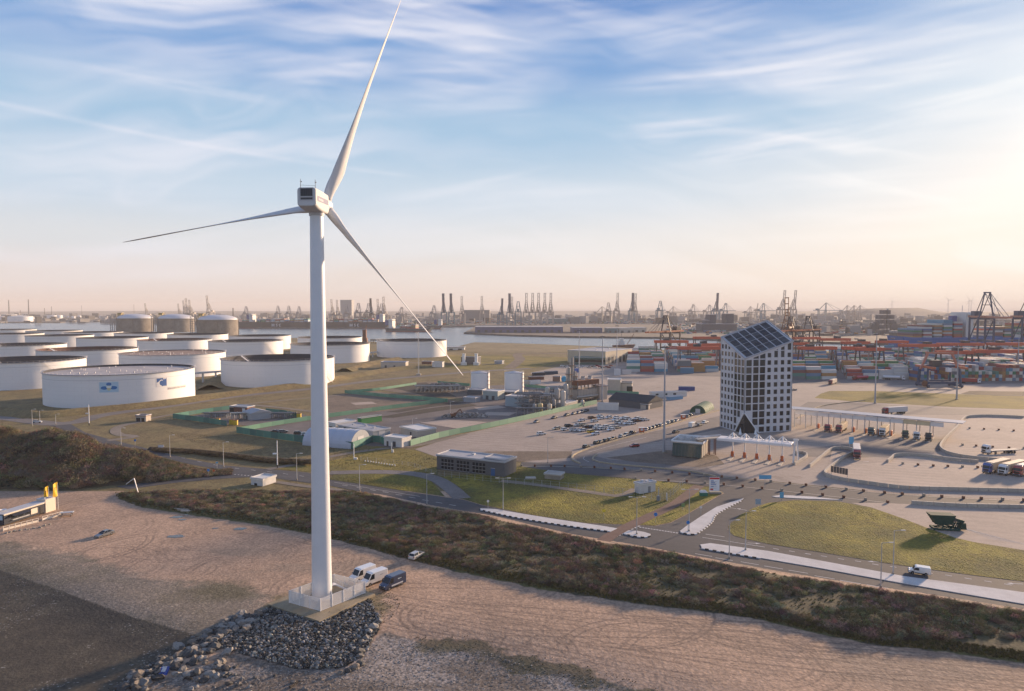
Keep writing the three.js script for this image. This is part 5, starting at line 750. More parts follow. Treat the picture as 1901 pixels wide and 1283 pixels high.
// ---------- hoardings: each panel its own piece ----------
function hoarding(list, h, m, label, step = 5) { const pts = smooth(gp(list), step), t = thing('hoarding', label, 'fence', V(0, 0, 0)); for (let i = 0; i + 1 < pts.length; i++) { const a = pts[i].clone().setY(h / 2 + .05), b = pts[i + 1].clone().setY(h / 2 + .05), e = b.clone().sub(a).normalize().multiplyScalar(.05); part('panel', beam(a.add(e), b.sub(e), .12, h), Array.isArray(m) ? m[i % m.length] : m, t); } return t; }
const fenceGreen = [mat([.2, .36, .24], .7), mat([.18, .34, .23], .7)], fenceTeal = [mat([.06, .2, .16], .7), mat([.07, .23, .18], .7), mat([.05, .16, .14], .7)], fenceMint = [mat([.13, .3, .2], .7), mat([.15, .33, .22], .7)];
hoarding([[762, 828], [824, 811], [900, 796], [1000, 774], [1060, 760], [1108, 750]], 2.6, fenceGreen, 'pale green hoarding along the edge of the parking lot', 7);
hoarding([[439, 804], [498, 813], [576, 824], [609, 829], [655, 834]], 3, fenceTeal, 'dark teal hoarding along the front of the compound'); hoarding([[655, 834], [698, 820], [713, 826]], 3, fenceTeal, 'short teal hoarding beside the white gate hut');
hoarding([[439, 803], [505, 791], [576, 780], [640, 771], [708, 761.5], [770, 753.5], [831, 746]], 2.2, fenceMint, 'long mint green hoarding through the compound', 7); hoarding([[831, 747], [780, 742], [723, 738], [640, 730]], 2.2, fenceMint, 'mint green hoarding along the bare plot', 7); hoarding([[640, 730], [698, 725], [773, 714]], 1.8, fenceMint, 'mint green hoarding behind the bare plot', 7);
hoarding([[321, 777], [370, 783], [421, 791]], 2.6, fenceTeal, 'teal hoarding at the left compound front'); hoarding([[321, 776], [375, 767], [427, 760]], 2.2, fenceTeal, 'teal hoarding at the left compound back'); hoarding([[493, 766], [530, 770], [556, 776]], 2.4, fenceTeal, 'short teal hoarding right of the grey gable shed');
hoarding([[975, 718], [1034, 724]], 2, fenceMint, 'mint hoarding behind the right white tank', 7); hoarding([[1128, 730], [1186, 733]], 2, fenceMint, 'mint hoarding below the tall beige block', 7); hoarding([[812, 712], [872, 717]], 2, fenceMint, 'mint hoarding behind the rubble heap', 7);
// ---------- process plant ----------
{
  seed(58);
  const pm = [mat([.34, .35, .36], .45, .4), mat([.22, .23, .24], .5, .3), mat([.5, .48, .44], .45, .3), mat([.13, .135, .14], .6)];
  const rack = (px, py, w, d, h, label) => { const c = G(px, py), t = thing('pipe_rack', label, 'pipe rack', c, rr(-.1, .1), 'pipe racks of the process plant'), nx = Math.max(2, Math.round(w / 3)), nz = Math.max(2, Math.round(d / 4)), nl = Math.round(h / 3);
    for (let i = 0; i <= nx; i++) for (let j = 0; j <= nz; j++) part('column', bx(.28, h, .28, -w / 2 + i * w / nx, 0, -j * d / nz), pm[i % 2], t);
    for (let l = 1; l <= nl; l++) { const y = l * h / nl; part('deck', [bx(w, .18, .25, 0, y - .2, 0), bx(w, .18, .25, 0, y - .2, -d), bx(.25, .18, d, -w / 2, y - .2, -d / 2), bx(.25, .18, d, w / 2, y - .2, -d / 2), ...(l % 2 ? [bx(w * .6, .1, d, rr(-1, 1), y - .2, -d / 2)] : [])], pm[3], t); part('railing', [bx(w, .08, .06, 0, y + .9, 0), bx(w, .08, .06, 0, y + .5, 0)], pm[2], t);
      for (let k = 0; k < 5; k++) { const z = -rr(.1, .9) * d; part('pipe', rod(V(-w / 2 - rr(0, 2), y + .3, z), V(w / 2 + rr(0, 2), y + .3, z), rr(.14, .36), undefined, 8), pick(pm), t); } for (let k = 0; k < 3; k++) { const x = rr(-.45, .45) * w, z = -rr(0, 1) * d; part('riser', rod(V(x, y - h / nl, z), V(x, y + rr(0, 1.5), z), rr(.14, .3), undefined, 8), pick(pm), t); } } return t; };
  rack(982, 762, 13, 12, 9, 'left pipe rack of the process plant, next to the blue-grey building'); rack(1012, 760, 14, 12, 8, 'middle pipe rack of the process plant'); rack(1038, 752, 12, 12, 10, 'right pipe rack of the process plant at the columns'); rack(1005, 746, 16, 10, 7, 'rear pipe rack of the process plant'); rack(446, 779, 9, 5, 3, 'low pipe frame left of the grey gable shed'); rack(512, 777, 16, 5, 2.4, 'low pipe frame right of the grey gable shed'); rack(400, 776, 12, 5, 2.2, 'low pipe frame at the left end of the left compound'); rack(985, 771, 16, 4, 3.4, 'front low pipe rack along the green hoarding'); rack(812, 728, 30, 8, 4, 'low pipe rack behind the rubble heap');
  const vessel = (px, py, r, h, m, label) => { const c = G(px, py), t = thing('process_vessel', label, 'vessel', c, 0, 'vessels of the process plant'); part('shell', lathe([[0, .8], [r * .8, .9], [r, 1.4], [r, h - r * .5], [r * .7, h - r * .12], [0, h]], 20), m, t); for (const s of [0, 1, 2]) part('leg', bx(.25, 1.5, .25, Math.cos(s * 2.1) * r * .8, 0, Math.sin(s * 2.1) * r * .8), pm[3], t); part('manhole', rod(V(r * .9, h * .5, .3), V(r + .4, h * .5, .3), .4), pm[1], t); part('nozzle', rod(V(0, h - .2, 0), V(0, h + .8, 0), .22), pm[0], t); };
  vessel(1003, 768, 1.4, 6, mat([.55, .42, .2], .5), 'small ochre vessel in front of the pipe racks'); vessel(1020, 768, 1.3, 5.6, mat([.6, .5, .36], .5), 'small cream vessel in front of the pipe racks'); vessel(1016, 752, 1.4, 11, pm[2], 'pale upright vessel amid the pipe racks'); vessel(1034, 758, 1.5, 12, pm[0], 'grey upright vessel left of the columns'); vessel(1045, 760, 1.4, 11, pm[2], 'pale upright vessel under the columns'); vessel(1028, 764, 1.1, 7, pm[1], 'dark squat vessel in front of the columns'); vessel(992, 766, 1.0, 5, pm[0], 'small steel vessel by the left pipe rack'); vessel(1050, 752, 1.5, 13, pm[0], 'tall steel vessel right of the columns'); vessel(1081, 755, 1.1, 4, pm[2], 'small pale vessel at the cooling tower foot');
  const column = (px, py, ytop, r, label) => { const c = G(px, py), h = upTo(c, ytop), t = thing('process_column', label, 'column', c, 0, 'tall process columns'); part('shaft', lathe([[r * 1.2, 0], [r * 1.2, 2.5], [r, 3], [r, h * .66], [r * .8, h * .7], [r * .8, h - .6], [0, h]], 24), speckle([.4, .37, .33], [.28, .26, .23], 5, .3), t); for (let k = 1; k < 5; k++) { const y = h * k / 5; part('platform', lathe([[r, y], [r + 1.2, y], [r + 1.2, y + .15], [r, y + .15]], 16), rust, t); } part('ladder', beam(V(r + .3, 1, .5), V(r + .2, h, .5), .5, .2), pm[1], t); part('pipe', rod(V(-r - .4, 0, .4), V(-r - .3, h * .95, .4), .25), pm[2], t); };
  column(1056, 748, 682, 1.3, 'front of the tall process columns'); column(1062, 742, 663, 1.1, 'tallest slim process column'); column(1067, 744, 688, 1.0, 'right of the tall process columns');
  const f = G(1073, 746), e = G(1112, 741), t = thing('cooling_tower', 'brown slatted cooling tower with fans on its roof', 'cooling tower', V(f.x, 0, f.z), turnOf(f, e)), L = f.distanceTo(e), H = upTo(f, 706); part('fill_box', metric(bx(L, H * .42, 10, L / 2, 1.6, -5)), wallBeige, t); part('upper_box', metric(bx(L, H * .22, 10, L / 2, H * .74, -5)), rust, t);
  for (let i = 0; i <= 6; i++) for (const z of [-.2, -9.8]) part('column', bx(.35, H * .9, .35, i * L / 6, 0, z), pm[1], t); for (let i = 0; i < 14; i++) part('slat', bx(.08, H * .42, .12, (i + .5) * L / 14, 1.6, .06), pm[1], t); for (let i = 0; i < 3; i++) part('fan_stack', lathe([[1.5, 0], [1.3, 1], [1.5, 2]], 20).translate(L * (i + .5) / 3, H * .96, -5), galv, t); part('roof_rail', [bx(L, .1, .08, L / 2, H + .9, 0), bx(.08, .1, 10, L, H + .9, -5), bx(L, .06, .08, L / 2, H + .5, 0)], pm[0], t); part('pipe', rod(V(-2, 3, .8), V(L + 1, 3, .8), .5), pm[2], t);
  const ball = G(1047, 709), bt = thing('round_tank', 'bright blue round tank lying beside the brown container', 'tank', ball); part('drum', (() => { const g = new THREE.CylinderGeometry(2.2, 2.2, 5, 24); g.rotateX(Math.PI / 2); g.translate(0, 2.4, 0); return g; })(), mat([.02, .3, .5], .4), bt); part('saddle', [bx(3, .8, .6, 0, 0, 1.4), bx(3, .8, .6, 0, 0, -1.4)], concrete, bt);
  hall('brick_bund', 'terracotta stacked pallets behind the right white tank', 'pallets', [986, 706], [1010, 705], 6, 700, brickRed, rust); 
  // rubble heaps
  const heap = (px0, px1, py, hh, n, label) => { const a = G(px0, py), b = G(px1, py), L = a.distanceTo(b), ms = [], cs = [], geo = rock(0, .4); for (let i = 0; i < n; i++) { const u = rnd(), v = rr(-1, 1), hill = hh * Math.pow(Math.sin(u * Math.PI), .6) * (1 - v * v), s = rr(.3, 1.1); ms.push(xf(lerp(a.x, b.x, u) , hill * rr(.5, 1), lerp(a.z, b.z, u) + v * L * .13, rr(0, 6), s * rr(.6, 1.6), s * .6, s, rr(-1, 1), rr(-1, 1))); const g = rr(.12, .42); cs.push(lin(g, g * .92, g * .84)); } scatter('rubble_heap', geo, mat([1, 1, 1], .9), ms, label, 'rubble', cs); };
  heap(782, 868, 722, 4.5, 1400, 'grey rubble heap beside the left white tank'); heap(822, 905, 774, 2.2, 700, 'scattered demolition rubble on the dark yard'); heap(1420, 1480, 725, 2, 60, 'debris beyond the office tower');
}
// yellow posts, cabinets and paved patches in the compound
[[404, 786], [430, 788], [437, 789], [555, 776]].forEach(([x, y], i) => { const c = G(x, y), t = thing('yellow_cabinet', `yellow cabinet, ${['first', 'second', 'third', 'fourth'][i]} from the left in the left compound`, 'cabinet', c); part('case', rb(2.2, 2.4, 1.4, 0, 0, 0, .1), yellow, t); part('lid', rb(2.4, .2, 1.6, 0, 2.42, 0, .05), rust, t); });
[[[780, 785], [830, 779], [905, 784], [850, 796]], [[905, 765], [960, 766], [945, 772], [890, 771]], [[650, 748], [690, 746], [700, 750], [660, 752]], [[880, 757], [925, 753], [940, 757], [890, 762]]].forEach((l) => sheet('concrete_patch', l, .07, pavingPale));
// excavator on the rubble
{ const c = G(842, 775), t = thing('excavator', 'rusty excavator working on the demolition rubble', 'excavator', c, .4); part('tracks', [rb(3.4, .8, .6, 0, 0, 1, .2), rb(3.4, .8, .6, 0, 0, -1, .2)], black, t); part('cab', [rb(2.6, 1.3, 2.4, -.3, .85, 0, .15), rb(1.3, 1.3, 1.1, .6, 1.4, .6, .1)], rust, t); part('boom', beam(V(.8, 1.8, 0), V(3.8, 4.2, 0), .4, .5), rust, t); part('arm', beam(V(3.8, 4.2, 0), V(5.2, 1.6, 0), .3, .4), rust, t); part('bucket', rb(.9, .8, 1, 5.2, .9, 0, .15), darkGrey, t); }
// ---------- parked cars ----------
{
  seed(9);
  const C3 = (x, y) => [860 + x / 3.96, 530 + y / 3.96], C8 = (x, y) => [860 + x / 3.96, 750 + y / 3.96], kinds = ['hatch', 'sedan', 'estate'], rowDir = turnOf(G(1000, 800), G(1030, 803));
  const ord = (n) => n + (n % 10 === 1 && n % 100 !== 11 ? 'st' : n % 10 === 2 && n % 100 !== 12 ? 'nd' : n % 10 === 3 && n % 100 !== 13 ? 'rd' : 'th');
  const add = (list, conv, col, label, group, turn) => { const xs = list.map((e) => e[0]).sort((a, b) => a - b); list.forEach(([x, y, c2]) => { const p = G(...conv(x, y + 14)), c = c2 ?? col; car(pick(kinds), c, p, turn + 1.05 + rr(-.12, .12) + (rnd() < .3 ? Math.PI : 0), label(c, ord(xs.indexOf(x) + 1)), group); }); };
  const gA = 'cars parked in rows on the tan lot';
  add([[870, 985], [965, 990], [1068, 962], [1008, 952], [1012, 970], [945, 965, 'brown'], [1130, 963], [1122, 980], [1180, 968], [1213, 970], [1246, 984], [1275, 972], [1278, 986, 'brown'], [1310, 978], [1340, 980], [1140, 1000, 'silver'], [1170, 1003], [1205, 1007], [1243, 1008]], C3, 'white', (c, n) => `${c} car, ${n} from the left in the far cluster on the tan parking lot`, gA, rowDir);
  add([[845, 1018], [882, 1018, 'cream'], [905, 1035, 'brown'], [945, 1032, 'blue'], [998, 1026], [985, 1042], [1022, 1044], [1058, 1030], [1092, 1040], [1130, 1038, 'cream'], [1086, 1054], [775, 1024, 'black'], [685, 1045, 'cream'], [747, 1052], [808, 1056], [843, 1056], [877, 1060]], C3, 'white', (c, n) => `${c} car, ${n} from the left in the near cluster on the tan parking lot`, gA, rowDir);
  add([[972, 213, 'white'], [575, 213, 'white'], [942, 196, 'yellow']], C8, 'white', (c, n) => c === 'yellow' ? 'yellow car at the near edge of the parked cluster' : `white car ${n === '1st' ? 'standing alone left of' : 'just below'} the clusters on the tan lot`, gA, rowDir);
  const dF = turnOf(G(900, 800), G(1060, 765));
  [[538, 997, 'first'], [668, 967, 'second'], [760, 948, 'third'], [812, 937, 'fourth'], [845, 930, 'fifth'], [875, 922, 'sixth'], [905, 915, 'seventh']].forEach(([x, y, w], i) => car(kinds[i % 3], ['grey', 'black', 'black', 'grey', 'blue', 'grey', 'black'][i], G(...C3(x, y + 12)), dF + Math.PI + .1, `${w} dark car from the left along the pale green hoarding`, 'dark cars along the green hoarding'));
  const dK = turnOf(G(1085, 830), G(1200, 800)), gK = 'cars parked along the kerb of the lot';
  [[905, 310], [985, 281], [1012, 275], [1050, 266], [1082, 258], [1108, 250], [1167, 232], [1205, 220], [1243, 205], [1348, 182], [1374, 174], [1400, 166], [1427, 157], [1453, 150], [1480, 142], [1510, 132], [1540, 124], [1567, 117], [1650, 85], [1672, 76], [1694, 68]].forEach(([x, y], i) => { const c = ['black', 'black', 'grey', 'black', 'grey', 'black', 'silver', 'silver', 'black', 'silver', 'grey', 'grey', 'black', 'silver', 'grey', 'silver', 'grey', 'silver', 'grey', 'black', 'silver'][i]; car(kinds[(i * 2) % 3], c, G(...C8(x, y + 12)), dK + (i > 8 ? .25 : .06), `${c} car, ${ord(i + 1)} from the left along the kerb of the parking lot`, gK); });
  car('hatch', 'red', G(...C8(1258, 316)), turnOf(G(1195, 826), G(1165, 828)), 'red car driving on the curved approach road'); car('sedan', 'black', G(...C8(1563, 212)), dK, 'black car standing on the paved yard beside the tall mast'); car('hatch', 'grey', G(...C8(1735, 162)), dK, 'grey car between two white vans near the office tower'); car('estate', 'white', G(...C8(1778, 142)), dK, 'white car nearest the office tower'); panelVan('white', G(...C8(1688, 170)), dK, 'white van parked left of the office tower');
  car('hatch', 'white', G(69, 785), turnOf(G(60, 785), G(80, 784)), 'white car on the far road behind the dune');
  [[555, 806, 'black', 'black car inside the teal hoarding'], [568, 808, 'white', 'white car inside the teal hoarding beside the tower'], [512, 803, 'brown', 'brown car inside the teal hoarding'], [526, 803, 'grey', 'grey car inside the teal hoarding']].forEach(([x, y, c, w]) => car(pick(kinds), c, G(x, y), rr(-.4, .4), w));
  const gW = 'cars before the warehouse office'; for (let i = 0; i < 22; i++) { const c = pick(['white', 'silver', 'grey', 'white', 'red', 'black']); car(pick(kinds), c, G(1045 + i * 4.3 + rr(-1, 1), 680 + (i % 3) * 1.6), rr(-.3, .3), `small ${c} car, ${ord(i + 1)} from the left before the green glass office`, gW); }
}
// ---------- quay cranes: local +z is the water side ----------
seed(21);
const craneCols = { grey: mat([.26, .25, .25], .6), white: mat([.34, .31, .29], .6), blue: mat([.05, .16, .24], .6), navy: mat([.04, .07, .13], .6), dark: mat([.06, .055, .06], .6), brown: mat([.2, .1, .07], .6), orange: mat([.5, .15, .07], .6), pink: mat([.5, .2, .14], .6) };
function quayCrane({ raised, body, boom = body, solid = false, low = 1, th = 1 }) {
  const o = new THREE.Group(), W = 18, A = 27, H = 42 * low, top = 74 * low, M = (m) => craneCols[m], c = 1.8 * th;
  for (const x of [-W / 2, W / 2]) for (const z of [0, -A]) { const l = part('leg', [bx(c, H, c * 1.2, x, .8, z)], M(body), o); part('bogie', bx(7, 1.4, 2, x * .9, 0, z), craneCols.dark, l); }
  part('portal_beam', [bx(W, 2, 1.6, 0, 12 * low, 0), bx(W, 2, 1.6, 0, 12 * low, -A), bx(1.4, 1.8, A, -W / 2, 12 * low, -A / 2), bx(1.4, 1.8, A, W / 2, 12 * low, -A / 2)], M(body), o);
  for (const z of [0, -A]) part('upper_beam', bx(W, 2.2, 1.8, 0, H - 2, z), M(body), o);
  part('brace', [beam(V(-W / 2, 13 * low, -A), V(-W / 2, H, 0), 1), beam(V(W / 2, 13 * low, -A), V(W / 2, H, 0), 1)], M(body), o);
  const g = part('girder', [bx(1.3, 2.6, A + 26, -3.4, H, -A / 2 - 8), bx(1.3, 2.6, A + 26, 3.4, H, -A / 2 - 8), bx(8, 1, 1, 0, H, -A - 20), bx(8, 1, 1, 0, H, -A / 2), bx(8, 1, 1, 0, H, 4)], M(boom), o);
  part('machine_house', rb(8, 6, 13, 0, H + 2.6, -A - 5, .3), M(body), o);
  part('apex_frame', [beam(V(-W / 2 + 1, H, 0), V(-2.6, top, 1), 1.3 * th), beam(V(W / 2 - 1, H, 0), V(2.6, top, 1), 1.3 * th), bx(8, 1.6, 2, 0, top - 1, 1), beam(V(-3, top, 1), V(-3.4, H + 2, -A), .7 * th), beam(V(3, top, 1), V(3.4, H + 2, -A), .7 * th), bx(9, .8, .8, 0, (H + top) / 2, .5)], M(body), o);
  const L = 62 * low, b = new THREE.Group(); b.name = 'boom'; b.position.set(0, H + 1, 5); b.rotation.x = raised ? -1.42 : 0; o.add(b);
  part('boom_girder', [bx((solid ? 2.2 : 1.2) * th, 2.2, L, -2.6, -1, L / 2), bx((solid ? 2.2 : 1.2) * th, 2.2, L, 2.6, -1, L / 2), ...[0, .2, .4, .6, .8, 1].map((k) => bx(6.4, 1.4, 1.4, 0, -.8, 1 + k * (L - 2))), ...(solid ? [bx(3, .8, L, 0, -.6, L / 2)] : [])], M(boom), b);
  part('stay', raised ? [beam(V(-3, top - 1, 1), V(-2.6, H + L * .62, 10), .45), beam(V(3, top - 1, 1), V(2.6, H + L * .62, 10), .45)] : [beam(V(-3, top, 1), V(-2.6, H + 2, L * .55), .5), beam(V(3, top, 1), V(2.6, H + 2, L * .55), .5), beam(V(-3, top, 1), V(-2.6, H + 2, L * .95), .45), beam(V(3, top, 1), V(2.6, H + 2, L * .95), .45)], M(body), o);
  part('cabin', rb(2.5, 2.6, 3, 1, H - 3.6, raised ? -6 : 14, .2), craneCols.white, o); void g;
  o.userData.top = raised ? H + 1 + L * Math.sin(1.42) : top; return o;
}
const protos = {}; const protoCrane = (k) => protos[k] ??= quayCrane({ U: { raised: 1, body: 'white', th: 1.6 }, D: { raised: 0, body: 'white', th: 1.6 }, B: { raised: 1, body: 'blue', boom: 'navy', solid: true, th: 1.4 }, E: { raised: 0, body: 'blue', th: 1.6 }, N: { raised: 1, th: 1.5, body: 'grey', boom: 'dark', solid: true }, O: { raised: 0, body: 'dark', boom: 'orange', low: .8 }, R: { raised: 1, body: 'brown', low: .8 }, K: { raised: 0, body: 'navy', boom: 'pink', low: 1 } }[k]);
function placeCrane(k, px, d, ytop, turn, label, group) { const src = protoCrane(k), c = src.clone(); c.name = numbered('quay_crane'); const p = GD(px, d); c.position.copy(p); c.rotation.y = turn; c.scale.setScalar(upTo(p, ytop) / src.userData.top); c.userData = {}; tag(c, label, 'crane', group); scene.add(c); return c; }
{
  const far = 'quay cranes on the far side of the harbour', words = { U: 'pale quay crane with raised boom', D: 'pale quay crane with lowered boom', B: 'blue quay crane with thick raised boom', E: 'blue quay crane with lowered boom', N: 'dark quay crane with raised boom' };
  const L = [['U', 274, 563, 0, 'first on the left above the domed tanks'], ['U', 335, 564, 0, 'behind the middle domed tank'], ['U', 345, 558, 0, 'leftmost of the close trio behind the domes'], ['U', 350, 554, 0, 'middle of the close trio behind the domes'], ['U', 356, 557, 0, 'right of the close trio behind the domes'], ['U', 389, 549, 0, 'rising above the right domed tank'],
    ['D', 458, 569, .6, 'first right of the domed tanks'], ['D', 517, 568, .5, 'second right of the domed tanks'], ['D', 537, 568, .5, 'third right of the domed tanks'], ['D', 556, 569, .5, 'just left of the turbine tower'], ['U', 618, 556, 0, 'left of the tall blue-grey block'], ['U', 628, 557, 0, 'touching the tall blue-grey block'], ['D', 645, 566, .4, 'in front of the tall blue-grey block'], ['D', 666, 563, .4, 'right of the tall blue-grey block'], ['D', 685, 563, .4, 'left of the dark crane over the ships'], ['N', 690, 554, 0, 'over the container ships'], ['U', 703, 555, 0, 'left of a pair above the ships'], ['D', 709, 564, .3, 'between a raised pair above the ships'], ['U', 714, 551, 0, 'right of a pair above the ships'], ['D', 746, 570, .7, 'behind the turbine blade'], ['D', 806, 567, .4, 'left of the two tall blue cranes'],
    ['B', 824, 545, 0, 'left of a tall pair'], ['B', 838, 545, 0, 'right of a tall pair'], ['U', 858, 550, 0, 'right of the tall blue pair'], ['U', 895, 550, 0, 'on the long grey building'], ['B', 931, 554, .25, 'leaning left before the row of five'], ['B', 946, 545, 0, 'upright before the row of five'], ['U', 950.5, 551, 0, 'half hidden by an upright blue one'], ['E', 962, 560, 0, 'left of the row of five'], ['U', 977, 544, 0, 'first in the row of five'], ['U', 988.5, 544, 0, 'second in the row of five'], ['U', 999.5, 544, 0, 'third in the row of five'], ['U', 1011, 544, 0, 'fourth in the row of five'], ['U', 1022, 544, 0, 'fifth in the row of five'],
    ['D', 1117, 569, 1.2, 'left of three beyond the spit'], ['D', 1129, 562, 0, 'second beyond the spit'], ['U', 1145, 544, 0, 'alone beyond the spit'], ['B', 1173, 544, 0, 'beyond the spit'], ['U', 1178, 545, 0, 'behind the blue one beyond the spit'], ['E', 1225, 559, 0, 'above the near dark crane'], ['D', 1249, 569, .8, 'faint, right of a blue one'], ['D', 1286, 565, .2, 'left of the stepped dark building'], ['D', 1316, 566, .5, 'above the stepped dark building'], ['B', 1329, 544, 0, 'above the stepped dark building'], ['E', 1346, 563, .3, 'right of the stepped dark building'], ['D', 1392, 569, .6, 'faint, above the office tower'], ['E', 1416, 563, .4, 'above the solar roof'], ['U', 1401, 563, .9, 'leaning, above the solar roof'], ['U', 1452, 539, 0, 'left of a tall pair right of the solar roof'], ['U', 1472, 539, 0, 'right of a tall pair right of the solar roof'], ['E', 1531.5, 562, .9, 'alone, right of the office tower'], ['D', 1571, 567, .6, 'left of a faint trio'], ['D', 1583.5, 567, .6, 'middle of a faint trio'], ['D', 1595, 567, .6, 'right of a faint trio']];
  for (const [k, px, y, r, w] of L) placeCrane(k, px, (k === 'D' || k === 'E') && px > 1240 ? 3300 : px > 1100 ? 2900 : px < 600 ? 2700 : 2500, y, r, `${words[k]}, ${w}`, far);
  const near = 'quay cranes of the near terminal';
  placeCrane('O', 1236, 900, 586, -.75, 'dark quay crane with lit orange boom right of the cream warehouse', near); placeCrane('R', 1461, 1010, 552, -.5, 'brown quay crane with raised boom right of the solar roof', near); placeCrane('O', 1500, 1000, 587, -.8, 'dark quay crane with orange boom behind the red yard cranes', near); placeCrane('O', 1468, 985, 588, -.8, 'dark quay crane right behind the solar roof', near);
  placeCrane('K', 1829, 960, 543, -.25, 'tall navy quay crane over the container ship', near); placeCrane('K', 1912, 950, 542, -.25, 'tall navy quay crane cut by the right edge', near);
}
// ---------- red yard cranes over the stacks ----------
{
  const red = speckle([.58, .13, .075], [.5, .11, .06], 9, .15), g = 'red yard gantry cranes over the container stacks';
  const list = [[1215, 1277, 634], [1277, 1337, 640], [1287, 1337, 627], [1258, 1336, 646], [1473, 1522, 627.6], [1522, 1577, 630], [1472, 1500, 638], [1483, 1552, 646], [1563, 1613, 636], [1566, 1620, 646], [1590, 1640, 648], [1627, 1684, 634.5], [1670, 1742, 641], [1741, 1825, 639], [1834, 1915, 638.5], [1809, 1898, 652], [1740, 1803, 654]];
  list.forEach(([x0, x1, y], i) => {
    const h = 21, d = 1300 * (EYE - h) / (y - 573), a = GD(x0, d), b = GD(x1, d), L = a.distanceTo(b), t = thing('yard_crane', `red yard gantry crane, number ${['one', 'two', 'three', 'four', 'five', 'six', 'seven', 'eight', 'nine', 'ten', 'eleven', 'twelve', 'thirteen', 'fourteen', 'fifteen', 'sixteen', 'seventeen'][i]} counting from the left along the stacks`, 'crane', V((a.x + b.x) / 2, 0, a.z), rr(-.04, .04), g);
    for (const z of [-3, 3]) part('beam', rb(L, 3, 1.5, 0, h - 1.6, z, .15), red, t); part('end_tie', [bx(1.2, 1.2, 7, -L / 2 + .6, h - .6, 0), bx(1.2, 1.2, 7, L / 2 - .6, h - .6, 0)], red, t);
    for (const x of [-L / 2 + 1.5, L / 2 - 1.5]) { part('leg', [beam(V(x, .8, -7), V(x, h, -3), 1), bx(1.4, 1.4, 16, x, .6, 0)], i % 3 ? craneCols.dark : craneCols.grey, t); part('leg', beam(V(x, .8, 7), V(x, h, 3), 1), craneCols.dark, t); part('bogie', bx(1.6, .9, 17, x, 0, 0), craneCols.dark, t); }
    const tr = part('trolley', [rb(6, 2.6, 7, L * rr(-.35, .35), h + 1.1, 0, .3)], craneCols.dark, t); part('winch', [rod(V(tr.geometry.boundingBox?.min.x ?? 0, h + 4, -2), V(2, h + 4, 2), .7)], craneCols.grey, tr);
  });
}
// ---------- blue and orange straddle gantry ----------
{
  const c = G(1743, 718), t = thing('straddle_gantry', 'dark blue straddle gantry with orange upper arms among the stacks', 'crane', c, -.05), H = upTo(c, 655), W = 24, D = 14;
  for (const x of [-W / 2, W / 2]) { for (const z of [-D / 2, D / 2]) part('leg', beam(V(x, .6, z), V(x * .92, H * .6, z * .8), 1.5), craneCols.navy, t); part('arm', beam(V(x * 1.15, H * .52, 0), V(x * .72, H, 0), 1.6, 1.2), craneCols.pink, t); part('side_beam', bx(1.3, 1.6, D * 1.9, x * .95, H * .56, 2), craneCols.orange, t); part('lower_beam', bx(1.6, 1.5, D + 4, x, .8, 0), craneCols.navy, t); for (const z of [-1, 1]) part('wheel', wheelG(.8, .6), rubber, t).position.set(x, .8, z * (D / 2 + 1)); }
  part('top_beam', rb(W * .85, 1.1, 1.1, 0, H - .6, 0, .1), craneCols.pink, t); part('cross_beam', [bx(W, 1.6, 1.2, 0, 3, D / 2), bx(W, 1.6, 1.2, 0, 3, -D / 2), bx(W * .9, 1.6, 1.4, 0, H * .58, 0)], craneCols.navy, t); part('cable_reel', (() => { const q = new THREE.CylinderGeometry(2.2, 2.2, .8, 24); q.rotateX(Math.PI / 2); q.translate(-W / 2 - 2, 3, D / 2); return q; })(), rust, t); part('cabin', rb(3, 3, 3, 5, H * .45, 3, .2), white, t); part('machine_house', rb(7, 4, 5, -3, H * .62, 0, .2), craneCols.dark, t);
}
